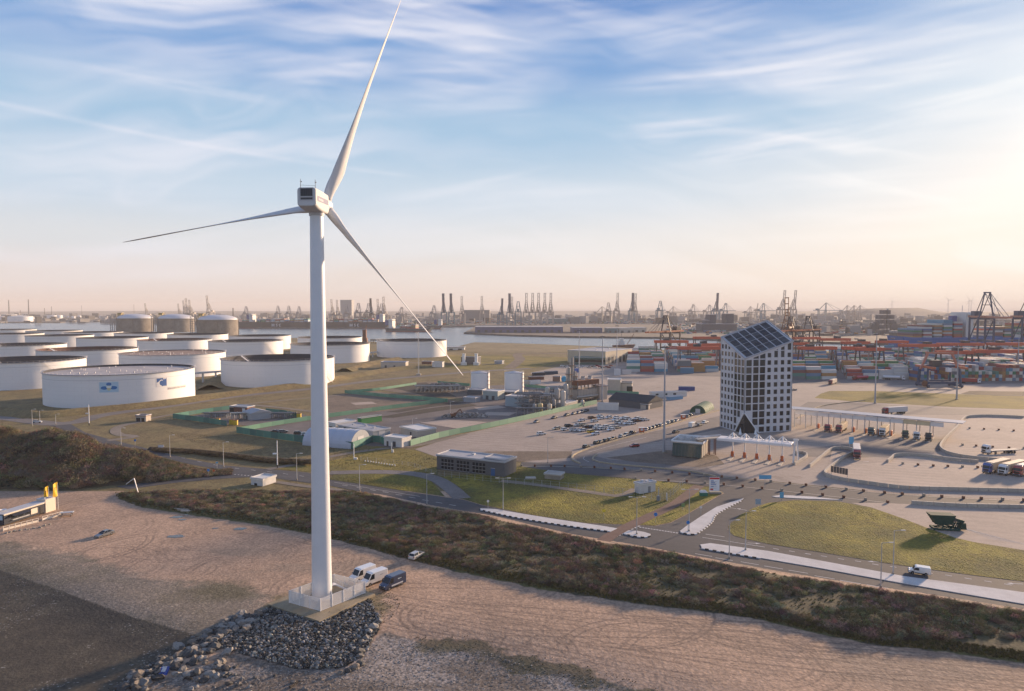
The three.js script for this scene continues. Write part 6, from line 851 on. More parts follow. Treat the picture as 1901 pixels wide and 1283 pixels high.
// ---------- containers ----------
{
  const corr = bump(128, (u, v) => (Math.sin(u * Math.PI * 2 * 16) > 0 ? 1 : 0), 0), geoBox = new THREE.BoxGeometry(12.19, 2.59, 2.44), cols = [[.3, .05, .04], [.05, .11, .25], [.24, .09, .05], [.4, .4, .39], [.06, .18, .14], [.09, .17, .26], [.5, .49, .46], [.17, .06, .05], [.03, .16, .07], [.32, .16, .05], [.52, .5, .44], [.12, .13, .14], [.05, .2, .3], [.45, .43, .4]];
  const names = ['red', 'blue', 'rust brown', 'grey', 'dark green', 'slate blue', 'white', 'maroon', 'green', 'orange', 'cream', 'charcoal', 'light blue', 'pale grey'], ms = cols.map((c) => c.map((v) => v * 1.2 + .02)).map((c) => new THREE.MeshStandardMaterial({ color: lin(...c), roughness: .6, bumpMap: corr, bumpScale: .04 }));
  const all = [], nth = (n) => n + (n % 10 === 1 && n % 100 !== 11 ? 'st' : n % 10 === 2 && n % 100 !== 12 ? 'nd' : n % 10 === 3 && n % 100 !== 13 ? 'rd' : 'th'); seed(303);
  const block = (px0, px1, y0, y1, alongDepth, maxTier, label) => { const d0 = -G(1500, y1).z, d1 = -G(1500, y0).z; for (let d = d0, row = 0; d < d1; d += alongDepth ? 12.9 : 2.75, row++) { if (!alongDepth && row % 7 === 6) { d += 11; continue; } if (alongDepth && row % 4 === 3) { d += 8; continue; } const xa = GD(px0, d).x, xb = GD(px1, d).x, st = alongDepth ? 2.75 : 12.8; let col = 0; for (let x = xa; x < xb; x += st, col++) { if (!alongDepth && col % 4 === 3) { x += 9; } const n = Math.floor(clamp(fbm(x * .03, d * .02 + 7, 2) * 1.3 + rr(-.2, .4)) * (maxTier + 1.3)); for (let k = 0; k < n; k++) all.push([x, k * 2.6 + 1.3, d, alongDepth ? Math.PI / 2 : 0, Math.floor(rnd() * cols.length), label, k === n - 1, `${['bottom', 'second', 'third', 'fourth', 'fifth'][k]} tier, ${nth(col + 1)} from left, ${nth(row + 1)} row`]); } } };
  block(1482, 1690, 655, 704, false, 3, 'middle stacks'); block(1700, 1925, 655, 706, true, 4, 'right-hand stacks'); block(1176, 1336, 657, 690, false, 3, 'left stacks'); block(1636, 1725, 662, 699, true, 2, 'low stacks');
  all.sort((a, b) => a[2] - b[2] + (b[6] - a[6]) * 14);
  const rest = [], rc = []; all.forEach(([x, y, d, r, c, label, top, where], i) => { if (i < 290) { const m = solo('shipping_container', geoBox, ms[c], `${names[c]} container, ${where} of the ${label}`, 'container', 'shipping containers in the near stacks'); m.position.set(x, y, -d); m.rotation.y = r; } else { rest.push(xf(x, y, -d, r)); rc.push(lin(...cols[c].map((v) => v * 1.2 + .02))); } });
  scatter('container_stacks', geoBox, new THREE.MeshStandardMaterial({ roughness: .6, bumpMap: corr, bumpScale: .04 }), rest, 'mixed coloured container stacks farther back in the terminal', 'containers', rc);
  // far terminal across the water
  const fm = [], fc = []; for (let i = 0; i < 2600; i++) { const px = rr(440, 1250), d = rr(2420, 3300) + (px > 860 && px < 1240 ? 250 : 0), p = GD(px, d), n = Math.floor(rr(1, 4)); for (let k = 0; k < n; k++) { fm.push(xf(p.x, .2 + k * 2.6 + 1.3, p.z, rr(0, 1) > .5 ? 0 : 1.57)); fc.push(lin(...pick(cols))); } } for (let i = 0; i < 900; i++) { const p = GD(rr(1240, 1920), rr(1600, 2900)); fm.push(xf(p.x, 1.5, p.z, rr(0, 3), 1, rr(1, 3), rr(1, 4))); fc.push(lin(...pick(cols))); }
  scatter('container_stacks', geoBox, mat([1, 1, 1], .7), fm, 'distant container stacks across the water', 'containers', fc);
  // ---------- ships ----------
  const ship = (label, p, q, hullC, H, tiers, house, text, beamW = 40) => { const L = p.distanceTo(q), t = thing('container_ship', label, 'ship', V(p.x, -3.2, p.z), turnOf(p, q)), hull = prism([[-2, 0], [L - 8, 0], [L + 4, H + 3], [L - 14, H], [8, H], [-6, H + 1.5]], beamW, 1); hull.translate(0, 0, -beamW / 2); part('hull', hull, mat(hullC, .5), t); part('waterline_band', (() => { const g = prism([[-2.2, 0], [L - 7.8, 0], [L - 7, 1.6], [-2.4, 1.6]], beamW + .2); g.translate(0, 0, -beamW / 2); return g; })(), mat([.2, .03, .02], .6), t);
    const bays = Math.floor((L - 40) / 15); for (let b = 0; b < bays; b++) { const x = 16 + b * 15; if (Math.abs(x - house * L) < 14) continue; const n = Math.max(0, Math.round(tiers * (.55 + .45 * fbm(b * .6, H, 2) * 1.6)) - (b === 0 ? 2 : 0)); for (let k = 0; k < n; k++) for (let r = 0; r < 1; r++) { part('container_row', bx(12.6, 2.5, beamW - 3, x, H + k * 2.6, -beamW / 2), ms[Math.floor(rnd() * ms.length)], t); } }
    const hs = part('deck_house', [rb(11, tiers * 2.6 + 14, beamW * .8, house * L, H, -beamW / 2, .4), bx(8, 2.4, beamW + 3, house * L, H + tiers * 2.6 + 10, -beamW / 2)], offWhite, t); part('bridge_window', bx(.2, 1.4, beamW, house * L + 5.6, H + tiers * 2.6 + 10.5, -beamW / 2), glassDark, hs); part('funnel', rb(8, 14, 9, house * L - 14, H + tiers * 2, -beamW / 2, .5), mat([.04, .08, .25], .5), t); part('mast', rod(V(house * L, H + tiers * 2.6 + 12, -beamW / 2), V(house * L, H + tiers * 2.6 + 24, -beamW / 2), .4), lightGrey, t);
    if (text) { const m = part('lettering', new THREE.PlaneGeometry(L * .34, H * .62), textPlate(text, L * .34, H * .62, { fg: '#ddd', bg: '#2a2a30', size: .95, px: 256 }), t); m.position.set(L * .45, H * .5, .12); } return t; };
  ship('long dark container ship moored left behind the turbine tower, with large white letters', GD(444, 2200), GD(598, 2200), [.035, .035, .04], 20, 4, .14, 'M S C'); ship('long dark container ship right of the turbine tower, with large white letters', GD(606, 2190), GD(722, 2190), [.035, .035, .04], 20, 4, .88, 'M S C'); ship('small feeder ship with red containers under the turbine blade', GD(718, 1880), GD(798, 1850), [.05, .06, .07], 9, 4, .08, null, 26); ship('white-bowed ship moored beyond the feeder ship', GD(795, 2120), GD(822, 2120), [.1, .09, .09], 10, 2, .8, null, 24);
  ship('large blue container ship with high stacks at the right quay', GD(1684, 1035), GD(2080, 1035), [.04, .13, .36], 19, 9, .3, null, 46);
}
// ---------- far buildings and plants ----------
{
  const fb = (name, label, cat, px0, px1, ybase, ytop, depth, m, group) => { const a = G(px0, ybase), b = G(px1, ybase), h = upTo(a, ytop), t = thing(name, label, cat, V((a.x + b.x) / 2, .2, a.z), 0, group), w = b.x - a.x; part('walls', bx(w, h, depth, 0, 0, -depth / 2), m, t); part('roof', bx(w + 2, .8, depth + 2, 0, h + .01, -depth / 2), roofGrey, t); const n = Math.min(12, Math.round(w / 14)); for (let i = 0; i < n; i++) part('door', bx(w / n * .4, Math.min(6, h * .5), .2, -w / 2 + (i + .5) * w / n, .1, .1), darkGrey, t); return t; };
  const blueW = mat([.1, .11, .2], .6), cream = mat([.5, .46, .4], .7), tealW = mat([.1, .2, .22], .6), gw = 'warehouses on the spit';
  fb('spit_warehouse', 'long blue-violet warehouse on the spit across the water', 'warehouse', 882, 1045, 617.5, 607.5, 90, blueW, gw); fb('spit_warehouse', 'shorter blue warehouse on the spit, right of the long one', 'warehouse', 1063, 1118, 618, 609, 70, blueW, gw); fb('spit_warehouse', 'teal warehouse on the spit', 'warehouse', 1128, 1148, 618, 610, 60, tealW, gw); fb('spit_warehouse', 'cream warehouse on the spit', 'warehouse', 1149, 1174, 618, 610, 60, cream, gw); fb('spit_warehouse', 'pale long shed on the spit nearest the dark crane', 'warehouse', 1176, 1200, 617, 609, 60, cream, gw);
  fb('power_station', 'tall blue-grey block standing above the far ships', 'building', 632, 653, 592, 557, 60, mat([.3, .3, .3], .7)); fb('bulk_store', 'long grey bulk store behind the tall blue cranes', 'building', 860, 909, 598, 576, 90, mat([.2, .19, .19], .7)); fb('bulk_store', 'low blue shed beyond the row of five cranes', 'building', 1015, 1055, 601, 592, 60, tealW);
  fb('silo_block', 'wide base of the dark stepped building across the water', 'building', 1303, 1368, 616, 602, 60, mat([.07, .08, .1], .7)); fb('silo_block', 'left tower of the dark stepped building', 'building', 1317, 1329, 615.5, 584.5, 40, mat([.07, .08, .1], .7)); fb('silo_block', 'right tower of the dark stepped building', 'building', 1348, 1362, 615.5, 583, 40, mat([.07, .08, .1], .7)); fb('silo_block', 'middle step of the dark stepped building', 'building', 1311, 1316.5, 615.5, 595, 40, mat([.1, .1, .11], .7));
  fb('dock_shed', 'low white tent shed on the shore field beyond the oil tank', 'shed', 829, 862, 650, 645.5, 12, offWhite);
  // refinery frame
  { const c = G(1642, 619), t = thing('refinery_tower', 'dark lattice refinery tower in the haze at the right', 'refinery', V(c.x, 0, c.z)), h = upTo(c, 574), m = mat([.13, .12, .12], .7); for (let k = 0; k < 5; k++) for (const x of [-14, -5, 5, 14]) if (k < 4 || Math.abs(x) < 6) part('frame_bay', bx(8.4, h / 5 * .8, 16, x, k * h / 5, 0), m, t); part('flare', rod(V(6, 0, 0), V(6, h * 1.02, 0), 2.2), steel, t); for (const s of [-1, 1]) for (let k = 0; k < 3; k++) part('side_unit', bx(10, h * (.5 - k * .12), 10, s * (20 + k * 9), 0, 0), m, t); }
  // far left tank farm, chimneys
  seed(88); const gt = 'white tanks of the far tank farm'; const tk = [[2, 594, 14], [38, 597, 40], [60, 595, 14], [70, 592, 8], [22, 590, 16], [96, 592, 16], [108, 591, 14], [127, 590, 6], [136, 591, 7], [146, 590, 8], [155, 590, 6], [165, 591, 8], [176, 589, 6], [187, 590, 7], [198, 590, 7], [206, 590, 5], [84, 589, 6], [118, 588, 6], [48, 588, 12], [8, 588, 10]];
  tk.forEach(([px, y, w], i) => { const c = G(px, y), d = -c.z, r = w / 2 / 1300 * d, h = r * (w > 20 ? .35 : .55) + 6; const t = thing('far_tank', `distant white tank, ${['first', 'second', 'third', 'fourth', 'fifth', 'sixth', 'seventh', 'eighth', 'ninth', 'tenth', 'eleventh', 'twelfth', 'thirteenth', 'fourteenth', 'fifteenth', 'sixteenth', 'seventeenth', 'eighteenth', 'nineteenth', 'twentieth'][[...tk].sort((a, b) => a[0] - b[0]).indexOf(tk[i])]} from the left beyond the water`, 'storage tank', c, 0, gt); part('shell', new THREE.CylinderGeometry(r, r, h, 28).translate(0, h / 2, 0), white, t); part('roof', new THREE.ConeGeometry(r, r * .12, 28).translate(0, h + r * .06, 0), offWhite, t); });
  [[17, 557, 589, 3.2, 'tall dark chimney at the far left'], [53.5, 556, 589, 3.2, 'second tall dark chimney at the far left'], [83, 572, 589, 2, 'short chimney in the far tank farm'], [96, 569, 589, 1.8, 'slim chimney in the far tank farm'], [38, 576, 589, 2, 'stub chimney between the two tall ones'], [152, 567, 589, 1, 'thin lattice pylon beyond the far tanks'], [249, 565, 589, 1, 'thin mast behind the left domed tank'], [433, 572, 595, 3, 'pale stub tower right of the domed tanks']].forEach(([px, yt, yb, r, w]) => { const c = G(px, yb), h = upTo(c, yt); const t = thing('chimney', w, 'chimney', c); part('stack', new THREE.CylinderGeometry(r * .8, r * 1.2, h, 16).translate(0, h / 2, 0), mat([.09, .085, .09], .8), t); part('crown', new THREE.CylinderGeometry(r * .95, r * .95, 3, 16).translate(0, h - 1, 0), mat([.2, .07, .05], .8), t); });
  // far wind turbines
  const wt0 = (px, d, ytop, a, label) => { const p = GD(px, d), h = upTo(p, ytop), t = thing('far_wind_turbine', label, 'wind turbine', p, rr(-.3, .3), 'wind turbines on the horizon'); part('tower', new THREE.CylinderGeometry(1.6, 2.6, h, 12).translate(0, h / 2, 0), offWhite, t); part('nacelle', rb(3.4, 3.4, 9, 0, h - 1, -1, .4), offWhite, t); for (let k = 0; k < 3; k++) { const b = part('blade', (() => { const g = new THREE.ConeGeometry(1.5, h * .5, 6); g.scale(1, 1, .3); g.translate(0, h * .25, 4); return g; })(), offWhite, t); b.position.y = h + .5; b.rotation.z = a + k * 2.094; } };
  wt0(1654, 5200, 560.5, .4, 'wind turbine above the distant hill'); wt0(1758, 5000, 558, .75, 'wind turbine right of the distant hill'); wt0(1796.5, 5200, 557.5, .5, 'left wind turbine of a pair left of the navy crane'); wt0(1800.5, 5600, 559, -.4, 'right wind turbine of a pair left of the navy crane'); wt0(1844, 5400, 556, -.5, 'wind turbine behind the navy quay crane');
  // hills and far banks
  const ridge = (name, pts, d, depth, m) => { const P = [], I = [], U = []; pts.forEach(([px, y], i) => { const c = GD(px, d), h = Math.max(.5, upTo(c, y)); [[0, depth * .5], [h, 0], [h * .98, -depth * .3], [0, -depth]].forEach(([yy, z]) => { P.push(c.x, yy, c.z + z); U.push(c.x, c.z + z); }); if (i) for (let k = 0; k < 3; k++) { const a = (i - 1) * 4 + k, b = i * 4 + k; I.push(a, b, a + 1, b, b + 1, a + 1); } }); const g = new THREE.BufferGeometry(); g.setAttribute('position', new THREE.Float32BufferAttribute(P, 3)); g.setAttribute('uv', new THREE.Float32BufferAttribute(U, 2)); g.setIndex(I); g.computeVertexNormals(); struct(name, g, m); };
  ridge('hill', [[1585, 584], [1600, 577.5], [1624, 573], [1660, 572], [1702, 571.5], [1722, 576], [1742, 581.5], [1790, 580], [1901, 580], [2100, 583]], 5200, 900, farGround); ridge('far_bank', [[-300, 578], [0, 579], [200, 577.5], [430, 578], [620, 578.5], [900, 578], [1180, 577], [1330, 577.5], [1500, 578], [1640, 580], [1800, 579], [2200, 580]], 9000, 2500, farGround);
  // hazy clutter inland
  const ms2 = [], cs2 = []; seed(17); for (let i = 0; i < 1300; i++) { const p = GD(rr(-60, 1960), rr(2700, 5200)), h = Math.pow(rnd(), 3) * 26 + 4, g = rr(.05, .35); ms2.push(xf(p.x, h / 2, p.z, rr(0, 3), rr(6, 50), h, rr(6, 40))); cs2.push(lin(g, g * .95, g * .92)); } for (let i = 0; i < 500; i++) { const p = GD(rr(1380, 1960), rr(1500, 2700)), h = Math.pow(rnd(), 3) * 18 + 3, g = rr(.06, .4); ms2.push(xf(p.x, h / 2, p.z, rr(0, 3), rr(4, 30), h, rr(4, 24))); cs2.push(lin(g, g * .93, g * .88)); }
  scatter('far_sheds', new THREE.BoxGeometry(1, 1, 1), mat([1, 1, 1], .8), ms2, 'distant sheds and works merging in the haze', 'sheds', cs2);
  // lattice mast and jetty by the oil tanks
  { const c = G(777, 697), t = thing('lattice_mast', 'tall lattice mast standing before the rightmost oil tank', 'mast', c), h = upTo(c, 617); for (const [x, z] of [[-.5, -.5], [.5, -.5], [0, .6]]) part('chord', rod(V(x, 0, z), V(x * .6, h, z * .6), .12, .1, 6), galv, t); for (let k = 0; k < 18; k++) part('brace', beam(V(-.5, k * h / 18, -.5), V(.5, (k + 1) * h / 18, -.5), .08), galv, t); part('base', bx(4, 1.5, 3, 0, 0, 0), concretePale, t); }
  { const c = G(677, 636), t = thing('loading_arm', 'rusty jetty loading tower behind the oil tanks', 'jetty', c); part('tower', [bx(6, 22, 6, 0, 0, 0), bx(9, 8, 9, 0, 0, 0)], rust, t); part('arm', [beam(V(0, 20, 0), V(4, 30, 0), 1.2)], rust, t); part('trestle', bx(60, 3, 6, 40, 3, 0), concrete, t); for (let k = 0; k < 5; k++) part('pile', bx(1.5, 7, 1.5, 16 + k * 12, -4, 0), concrete, t); }
  { const c = G(1157, 643), t = thing('tug_boat', 'rust-coloured dredger tug at the quay by the cream warehouse', 'boat', V(c.x, -3.2, c.z), .3); part('hull', prism([[-16, 0], [15, 0], [19, 6], [-17, 5]], 9, .5), rust, t); part('wheelhouse', [rb(8, 7, 7, -3, 5, 0, .4), rb(5, 4, 5, -3, 12, 0, .3)], offWhite, t); part('crane_arm', beam(V(6, 6, 0), V(18, 22, 0), .7), rust, t); part('mast', rod(V(-3, 15, 0), V(-3, 24, 0), .25), darkGrey, t); }
}
// ---------- the dune at the left ----------
const duneFront = [[-260, 925], [-100, 914], [0, 909], [100, 912], [200, 902], [300, 894.5], [400, 884.5], [425, 882]], duneCrest = [[-260, 800], [-100, 786], [0, 782], [34, 794], [60, 797], [88, 792], [126, 796], [151, 809], [177, 824], [215, 824], [252, 834], [303, 849], [353, 862], [394, 874], [425, 880]];
const pl = (l, x) => { let i = 1; while (i < l.length - 1 && l[i][0] < x) i++; return lerp(l[i - 1][1], l[i][1], clamp((x - l[i - 1][0]) / (l[i][0] - l[i - 1][0]))); };
function duneAt(px, s) {                // s 0 front foot, 1 crest, 2 back foot
  const df = -G(950.5, pl(duneFront, px)).z, rise = clamp((400 - px) / 300), back = lerp(5, 27, rise), dc = df + back, h = Math.max(.3, EYE + ray(950.5, pl(duneCrest, px))[1] / ray(950.5, pl(duneCrest, px))[2] * -dc - lerp(1.2, 2.4, rise));
  const d = s <= 1 ? lerp(df, dc, s) : lerp(dc, dc + back * .95, s - 1), y = h * (s <= 1 ? sstep(-.05, 1.02, s) * .55 + .45 * s : 1 - sstep(0, 1, s - 1)), p = GD(px, d, 0);
  p.y = y * (1 + (fbm(p.x * .09, p.z * .09, 3) - .5) * .45); return p;
}
{
  const NA = 90, NB = 24, P = [], U = [], I = []; for (let i = 0; i <= NA; i++) for (let j = 0; j <= NB; j++) { const p = duneAt(lerp(-260, 425, i / NA), j / NB * 2); P.push(p.x, p.y - (j === 0 || j === NB ? .4 : 0), p.z); U.push(p.x, p.z); if (i && j) { const a = (i - 1) * (NB + 1) + j, b = i * (NB + 1) + j; I.push(a - 1, b - 1, a, b - 1, b, a); } }
  const g = new THREE.BufferGeometry(); g.setAttribute('position', new THREE.Float32BufferAttribute(P, 3)); g.setAttribute('uv', new THREE.Float32BufferAttribute(U, 2)); g.setIndex(I); g.computeVertexNormals(); struct('dune', g, ground([0.1, 0.075, 0.045], { other: [0.06, 0.05, 0.03], metres: 30, fine: .5, bumpy: .1 }));
}
// ---------- leafless shrubs ----------
function shrub(n, leaf) {
  const P = [], I = [], q = (a, b, w) => { const d = b.clone().sub(a), s = V(rr(-1, 1), rr(-.4, .4), rr(-1, 1)).cross(d).normalize().multiplyScalar(w / 2), k = P.length / 3; for (const [p, e, f] of [[a, 1, 1], [a, -1, 1], [b, -1, .5], [b, 1, .5]]) P.push(p.x + s.x * e * f, p.y + s.y * e * f, p.z + s.z * e * f); I.push(k, k + 1, k + 2, k, k + 2, k + 3); };
  for (let i = 0; i < n; i++) { const a = rr(0, 6.283), tl = Math.pow(rnd(), .6), r = Math.sqrt(rnd()), base = V(Math.cos(a) * r * .45, 0, Math.sin(a) * r * .45), el = rr(.25, 1.45), dir = V(Math.cos(a) * Math.cos(el), Math.sin(el), Math.sin(a) * Math.cos(el)), L = rr(.65, 1.05) * (1 - .25 * (1 - Math.sin(el))), mid = base.clone().addScaledVector(dir, L * .5), bend = V(rr(-.2, .2), rr(-.05, .2), rr(-.2, .2)), end = base.clone().addScaledVector(dir, L).add(bend); void tl; q(base, mid, .05); q(mid, end, .04);
    for (let k = 0; k < 4; k++) { const f = rr(.35, 1), o = mid.clone().lerp(end, f), e = o.clone().add(V(rr(-.3, .3), rr(-.1, .28), rr(-.3, .3))); q(o, e, .035); if (k < leaf) { const c = e.clone(), s = rr(.05, .1); q(c, c.clone().add(V(rr(-s, s), rr(-s, s), rr(-s, s))), s); } } }
  const g = new THREE.BufferGeometry(); g.setAttribute('position', new THREE.Float32BufferAttribute(P, 3)); g.setIndex(I); g.computeVertexNormals(); return g;
}
{
  seed(1001);
  const kinds = [shrub(46, 1), shrub(46, 2), shrub(38, 0), shrub(52, 3)], twig = new THREE.MeshStandardMaterial({ color: lin(1, 1, 1), roughness: 1, side: THREE.DoubleSide });
  const tones = [[.2, .152, .1], [.14, .108, .072], [.26, .2, .132], [.085, .068, .046], [.17, .145, .08], [.32, .245, .165], [.12, .11, .055]];
  const bag = () => kinds.map(() => [[], []]), strip = bag(), dune = bag(), put = (b, p, s, sy, tone) => { const k = Math.floor(rnd() * 4), t = tone.map((v) => v * rr(.9, 1.6)); b[k][0].push(xf(p.x, p.y - .05, p.z, rr(0, 6.3), s, sy, s, rr(-.12, .12), rr(-.12, .12))); b[k][1].push(lin(...t)); };
  // belt along the road
  for (let i = 0; i < 60000; i++) { const x = rr(FX0, FX1), d = rr(120, 221), v = at(M_thicket, x, d); if (v < .6) continue; const cl = fbm(x * .16, d * .2 + 20, 4), soft = at(M_thicketSoft, x, d); if (cl < .3 + rnd() * .12) continue; const s = (.22 + cl * .95) * rr(.6, 1.3) * sstep(.3, .85, soft) + .15; const ti = clamp(fbm(x * .1 + 70, d * .14, 3) * 1.9 - .45) * 6.99; put(strip, V(x, terrain(x, -d), -d), s * 1.2, s * rr(.65, 1.0), tones[Math.floor(clamp(ti + rr(-1.6, 1.6), 0, 6.9))]); }
  for (let i = 0; i < 7500; i++) { const px = rr(-255, 424), s = Math.sqrt(rnd()) * 1.75 * (rnd() < .2 ? 1 : .75) + .02, p = duneAt(px, Math.min(1.9, s)), cl = fbm(p.x * .12 + 9, p.z * .12, 3), rise = clamp((415 - px) / 200, .25, 1); const r = (.7 + cl * 2.2) * rise * rr(.7, 1.2) + .3; const ti = clamp(fbm(p.x * .07, p.z * .07 + 44, 3) * 1.9 - .45) * 6.99; put(dune, p, r, r * rr(.7, 1), tones[Math.floor(clamp(ti + rr(-1.4, 1.4), 0, 6.9))]); }
  kinds.forEach((g, k) => { scatter('shrub_belt', g, twig, strip[k][0], 'belt of brown leafless shrubs between the road and the sand', 'shrubs', strip[k][1]); scatter('dune_shrubs', g, twig, dune[k][0], 'dense brown shrubs covering the dune at the left', 'shrubs', dune[k][1]); });
  // ditch growth and tufts
  const tuft = (() => { const P = [], I = []; for (let i = 0; i < 12; i++) { const a = rr(0, 6.3), r = rr(0, .3), x = Math.cos(a) * r, z = Math.sin(a) * r, h = rr(.5, 1), w = .09, b = rr(0, 6.3), k = P.length / 3; P.push(x - Math.cos(b) * w, 0, z - Math.sin(b) * w, x + Math.cos(b) * w, 0, z + Math.sin(b) * w, x + rr(-.4, .4), h, z + rr(-.4, .4)); I.push(k, k + 1, k + 2); } const g = new THREE.BufferGeometry(); g.setAttribute('position', new THREE.Float32BufferAttribute(P, 3)); g.setIndex(I); g.computeVertexNormals(); return g; })();
  const inside = (P, x, z) => { let c = false; for (let i = 0, j = P.length - 1; i < P.length; j = i++) if ((P[i].z > z) !== (P[j].z > z) && x < (P[j].x - P[i].x) * (z - P[i].z) / (P[j].z - P[i].z) + P[i].x) c = !c; return c; };
  const gm = new THREE.MeshStandardMaterial({ color: lin(1, 1, 1), roughness: 1, side: THREE.DoubleSide }), T = [], TC = [];
  const sow = (list, n, smin, smax, cols) => { const P = gp(list), xs = P.map((p) => p.x), zs = P.map((p) => p.z), a = Math.min(...xs), b = Math.max(...xs), c = Math.min(...zs), d = Math.max(...zs); for (let i = 0; i < n; i++) { const x = rr(a, b), z = rr(c, d); if (!inside(P, x, z)) continue; const m = fbm(x * .14, z * .2 + 30, 3); if (rnd() > .25 + m) continue; const s = rr(smin, smax) * (.6 + m); T.push(xf(x, .03 + terrain(x, z), z, rr(0, 6), s * 1.6, s, s * 1.6)); const t = pick(cols).map((v) => v * rr(.7, 1.25)); TC.push(lin(...t)); } };
  const G1 = [[.16, .14, .02], [.11, .105, .02], [.2, .16, .03], [.22, .17, .045]];
  sow([[1356, 980], [1374, 958], [1426, 935], [1474, 930], [1553, 932], [1616, 943], [1679, 965], [1774, 1000], [1901, 1023], [1901, 1079], [1806, 1067], [1711, 1054], [1616, 1040], [1521, 1024], [1426, 1009], [1365, 994]], 20000, .04, .12, G1); sow([[840, 924], [864, 912], [846, 899], [815, 885], [965, 867], [1180, 891], [1328, 908], [1305, 936], [1245, 969], [1176, 973], [1087, 970], [986, 955], [893, 936]], 16000, .04, .12, G1); sow([[614, 889], [700, 878], [800, 893], [824, 920], [748, 909]], 8000, .05, .15, G1); sow([[440, 850], [580, 868], [800, 880], [812, 850], [700, 832], [560, 830], [430, 812], [300, 800]], 12000, .1, .25, [[.2, .15, .06], [.15, .12, .04], [.12, .1, .04]]);
  for (let i = 0; i < 9000; i++) { const u = rnd() * (thicketEdge.length - 1.01), k = Math.floor(u), e = [lerp(thicketEdge[k][0], thicketEdge[k + 1][0], u - k), lerp(thicketEdge[k][1], thicketEdge[k + 1][1], u - k)], p = G(e[0] + rr(-8, 8), e[1] + rr(-9, 4)), s = rr(.2, .55); T.push(xf(p.x, terrain(p.x, p.z), p.z, rr(0, 6), s * 1.5, s, s * 1.5)); const t = pick([[.16, .13, .04], [.12, .11, .03], [.24, .18, .09], [.1, .08, .04]]); TC.push(lin(...t)); }
  for (let i = 0; i < 30000; i++) { const x = rr(FX0, FX1), d = rr(120, 221); if (at(M_thicket, x, d) < .5) continue; const s = rr(.2, .5); T.push(xf(x, terrain(x, -d), -d, rr(0, 6), s * 1.5, s, s * 1.5)); TC.push(lin(...pick([[.26, .2, .09], [.2, .16, .07], [.15, .12, .05], [.17, .16, .05]]))); }
  for (let i = 0; i < 1500; i++) { const p = rnd() < .5 ? G(rr(690, 790), rr(1100, 1180)) : G(rr(760, 1320), rr(1175, 1290)); if (at(padRing, p.x, -p.z) < .35 && at(bank, p.x, -p.z) < .3) continue; const s = rr(.08, .22); T.push(xf(p.x, terrain(p.x, p.z), p.z, rr(0, 6), s * 1.6, s, s * 1.6)); TC.push(lin(...pick([[.13, .12, .035], [.2, .15, .07], [.09, .08, .04]]))); }
  scatter('grass_tufts', tuft, gm, T, 'rough winter grass on the greens and along the shrub belt', 'grass', TC);
  const reeds = [], rcol = []; for (let i = 0; i < 900; i++) { const u = rnd(), px = lerp(282, 580, u), py = pl([[280, 834], [360, 838], [430, 846], [500, 855], [580, 858]], px) + rr(-2.5, 2.5), p = G(px, py, .8), s = rr(.5, 1.1); reeds.push(xf(p.x, .5, p.z, rr(0, 6), s, s * .8, s)); rcol.push(lin(...pick(tones).map((v) => v * .7))); } scatter('ditch_shrubs', kinds[1], twig, reeds, 'dark scrub along the ditch beside the main road', 'shrubs', rcol);
}
// ---------- traffic islands with black and white kerbs ----------
function island(list, label, blocks) { const pts = gp(list), t = thing('traffic_island', label, 'traffic island', V(0, 0, 0)); part('surface', slab(pts, .16, .02), roadWhite, t); if (blocks) { const l = smooth(gp(blocks), .95); l.forEach((p, i) => { if (i + 1 < l.length) part('kerb_block', beam(p.clone().setY(.13), l[i + 1].clone().setY(.13), .34, .24), i % 2 ? kerbBlack : kerbWhite, t); }); } return t; }
island([[891, 944.5], [920, 946], [960, 953], [1040, 966], [1120, 977.5], [1146, 982], [1135, 987.5], [1060, 977.5], [960, 961.5], [895, 948]], 'long white traffic island on the main road left of the red path', [[892, 947.5], [960, 962], [1060, 978], [1134, 988]]); island([[1158, 990.5], [1166, 986], [1182, 986.5], [1196, 988.6], [1208, 992.5], [1206, 996], [1196, 997.5], [1163, 993.8]], 'short white traffic island right of the red path', [[1159, 992], [1180, 997], [1197, 998.3], [1207, 996.5]]);
island([[1262, 987], [1275, 977], [1302, 959], [1330, 942], [1357, 933], [1381, 925.5], [1377, 929.5], [1345, 946], [1327, 958], [1321, 970], [1301, 986], [1290, 992], [1272, 991]], 'curved white splitter island on the side road', [[1264, 989], [1274, 992], [1290, 993], [1302, 986.5], [1322, 970.5], [1328, 958.5], [1346, 946.5], [1378, 930]]);
island([[1300, 1012], [1319, 1009.5], [1426, 1024], [1553, 1047.5], [1679, 1071], [1800, 1087], [1901, 1101], [2300, 1160], [2300, 1190], [1901, 1122.5], [1774, 1101], [1648, 1079], [1521, 1055.5], [1410, 1036.5], [1363, 1028.5], [1303, 1017.5]], 'very long white traffic island on the main road at the right', [[1302, 1019], [1363, 1029.5], [1412, 1037.5]]); island([[1433, 922], [1450, 919.8], [1510, 923], [1565, 929], [1500, 926.8], [1440, 923.8]], 'thin white island at the top of the green oval');
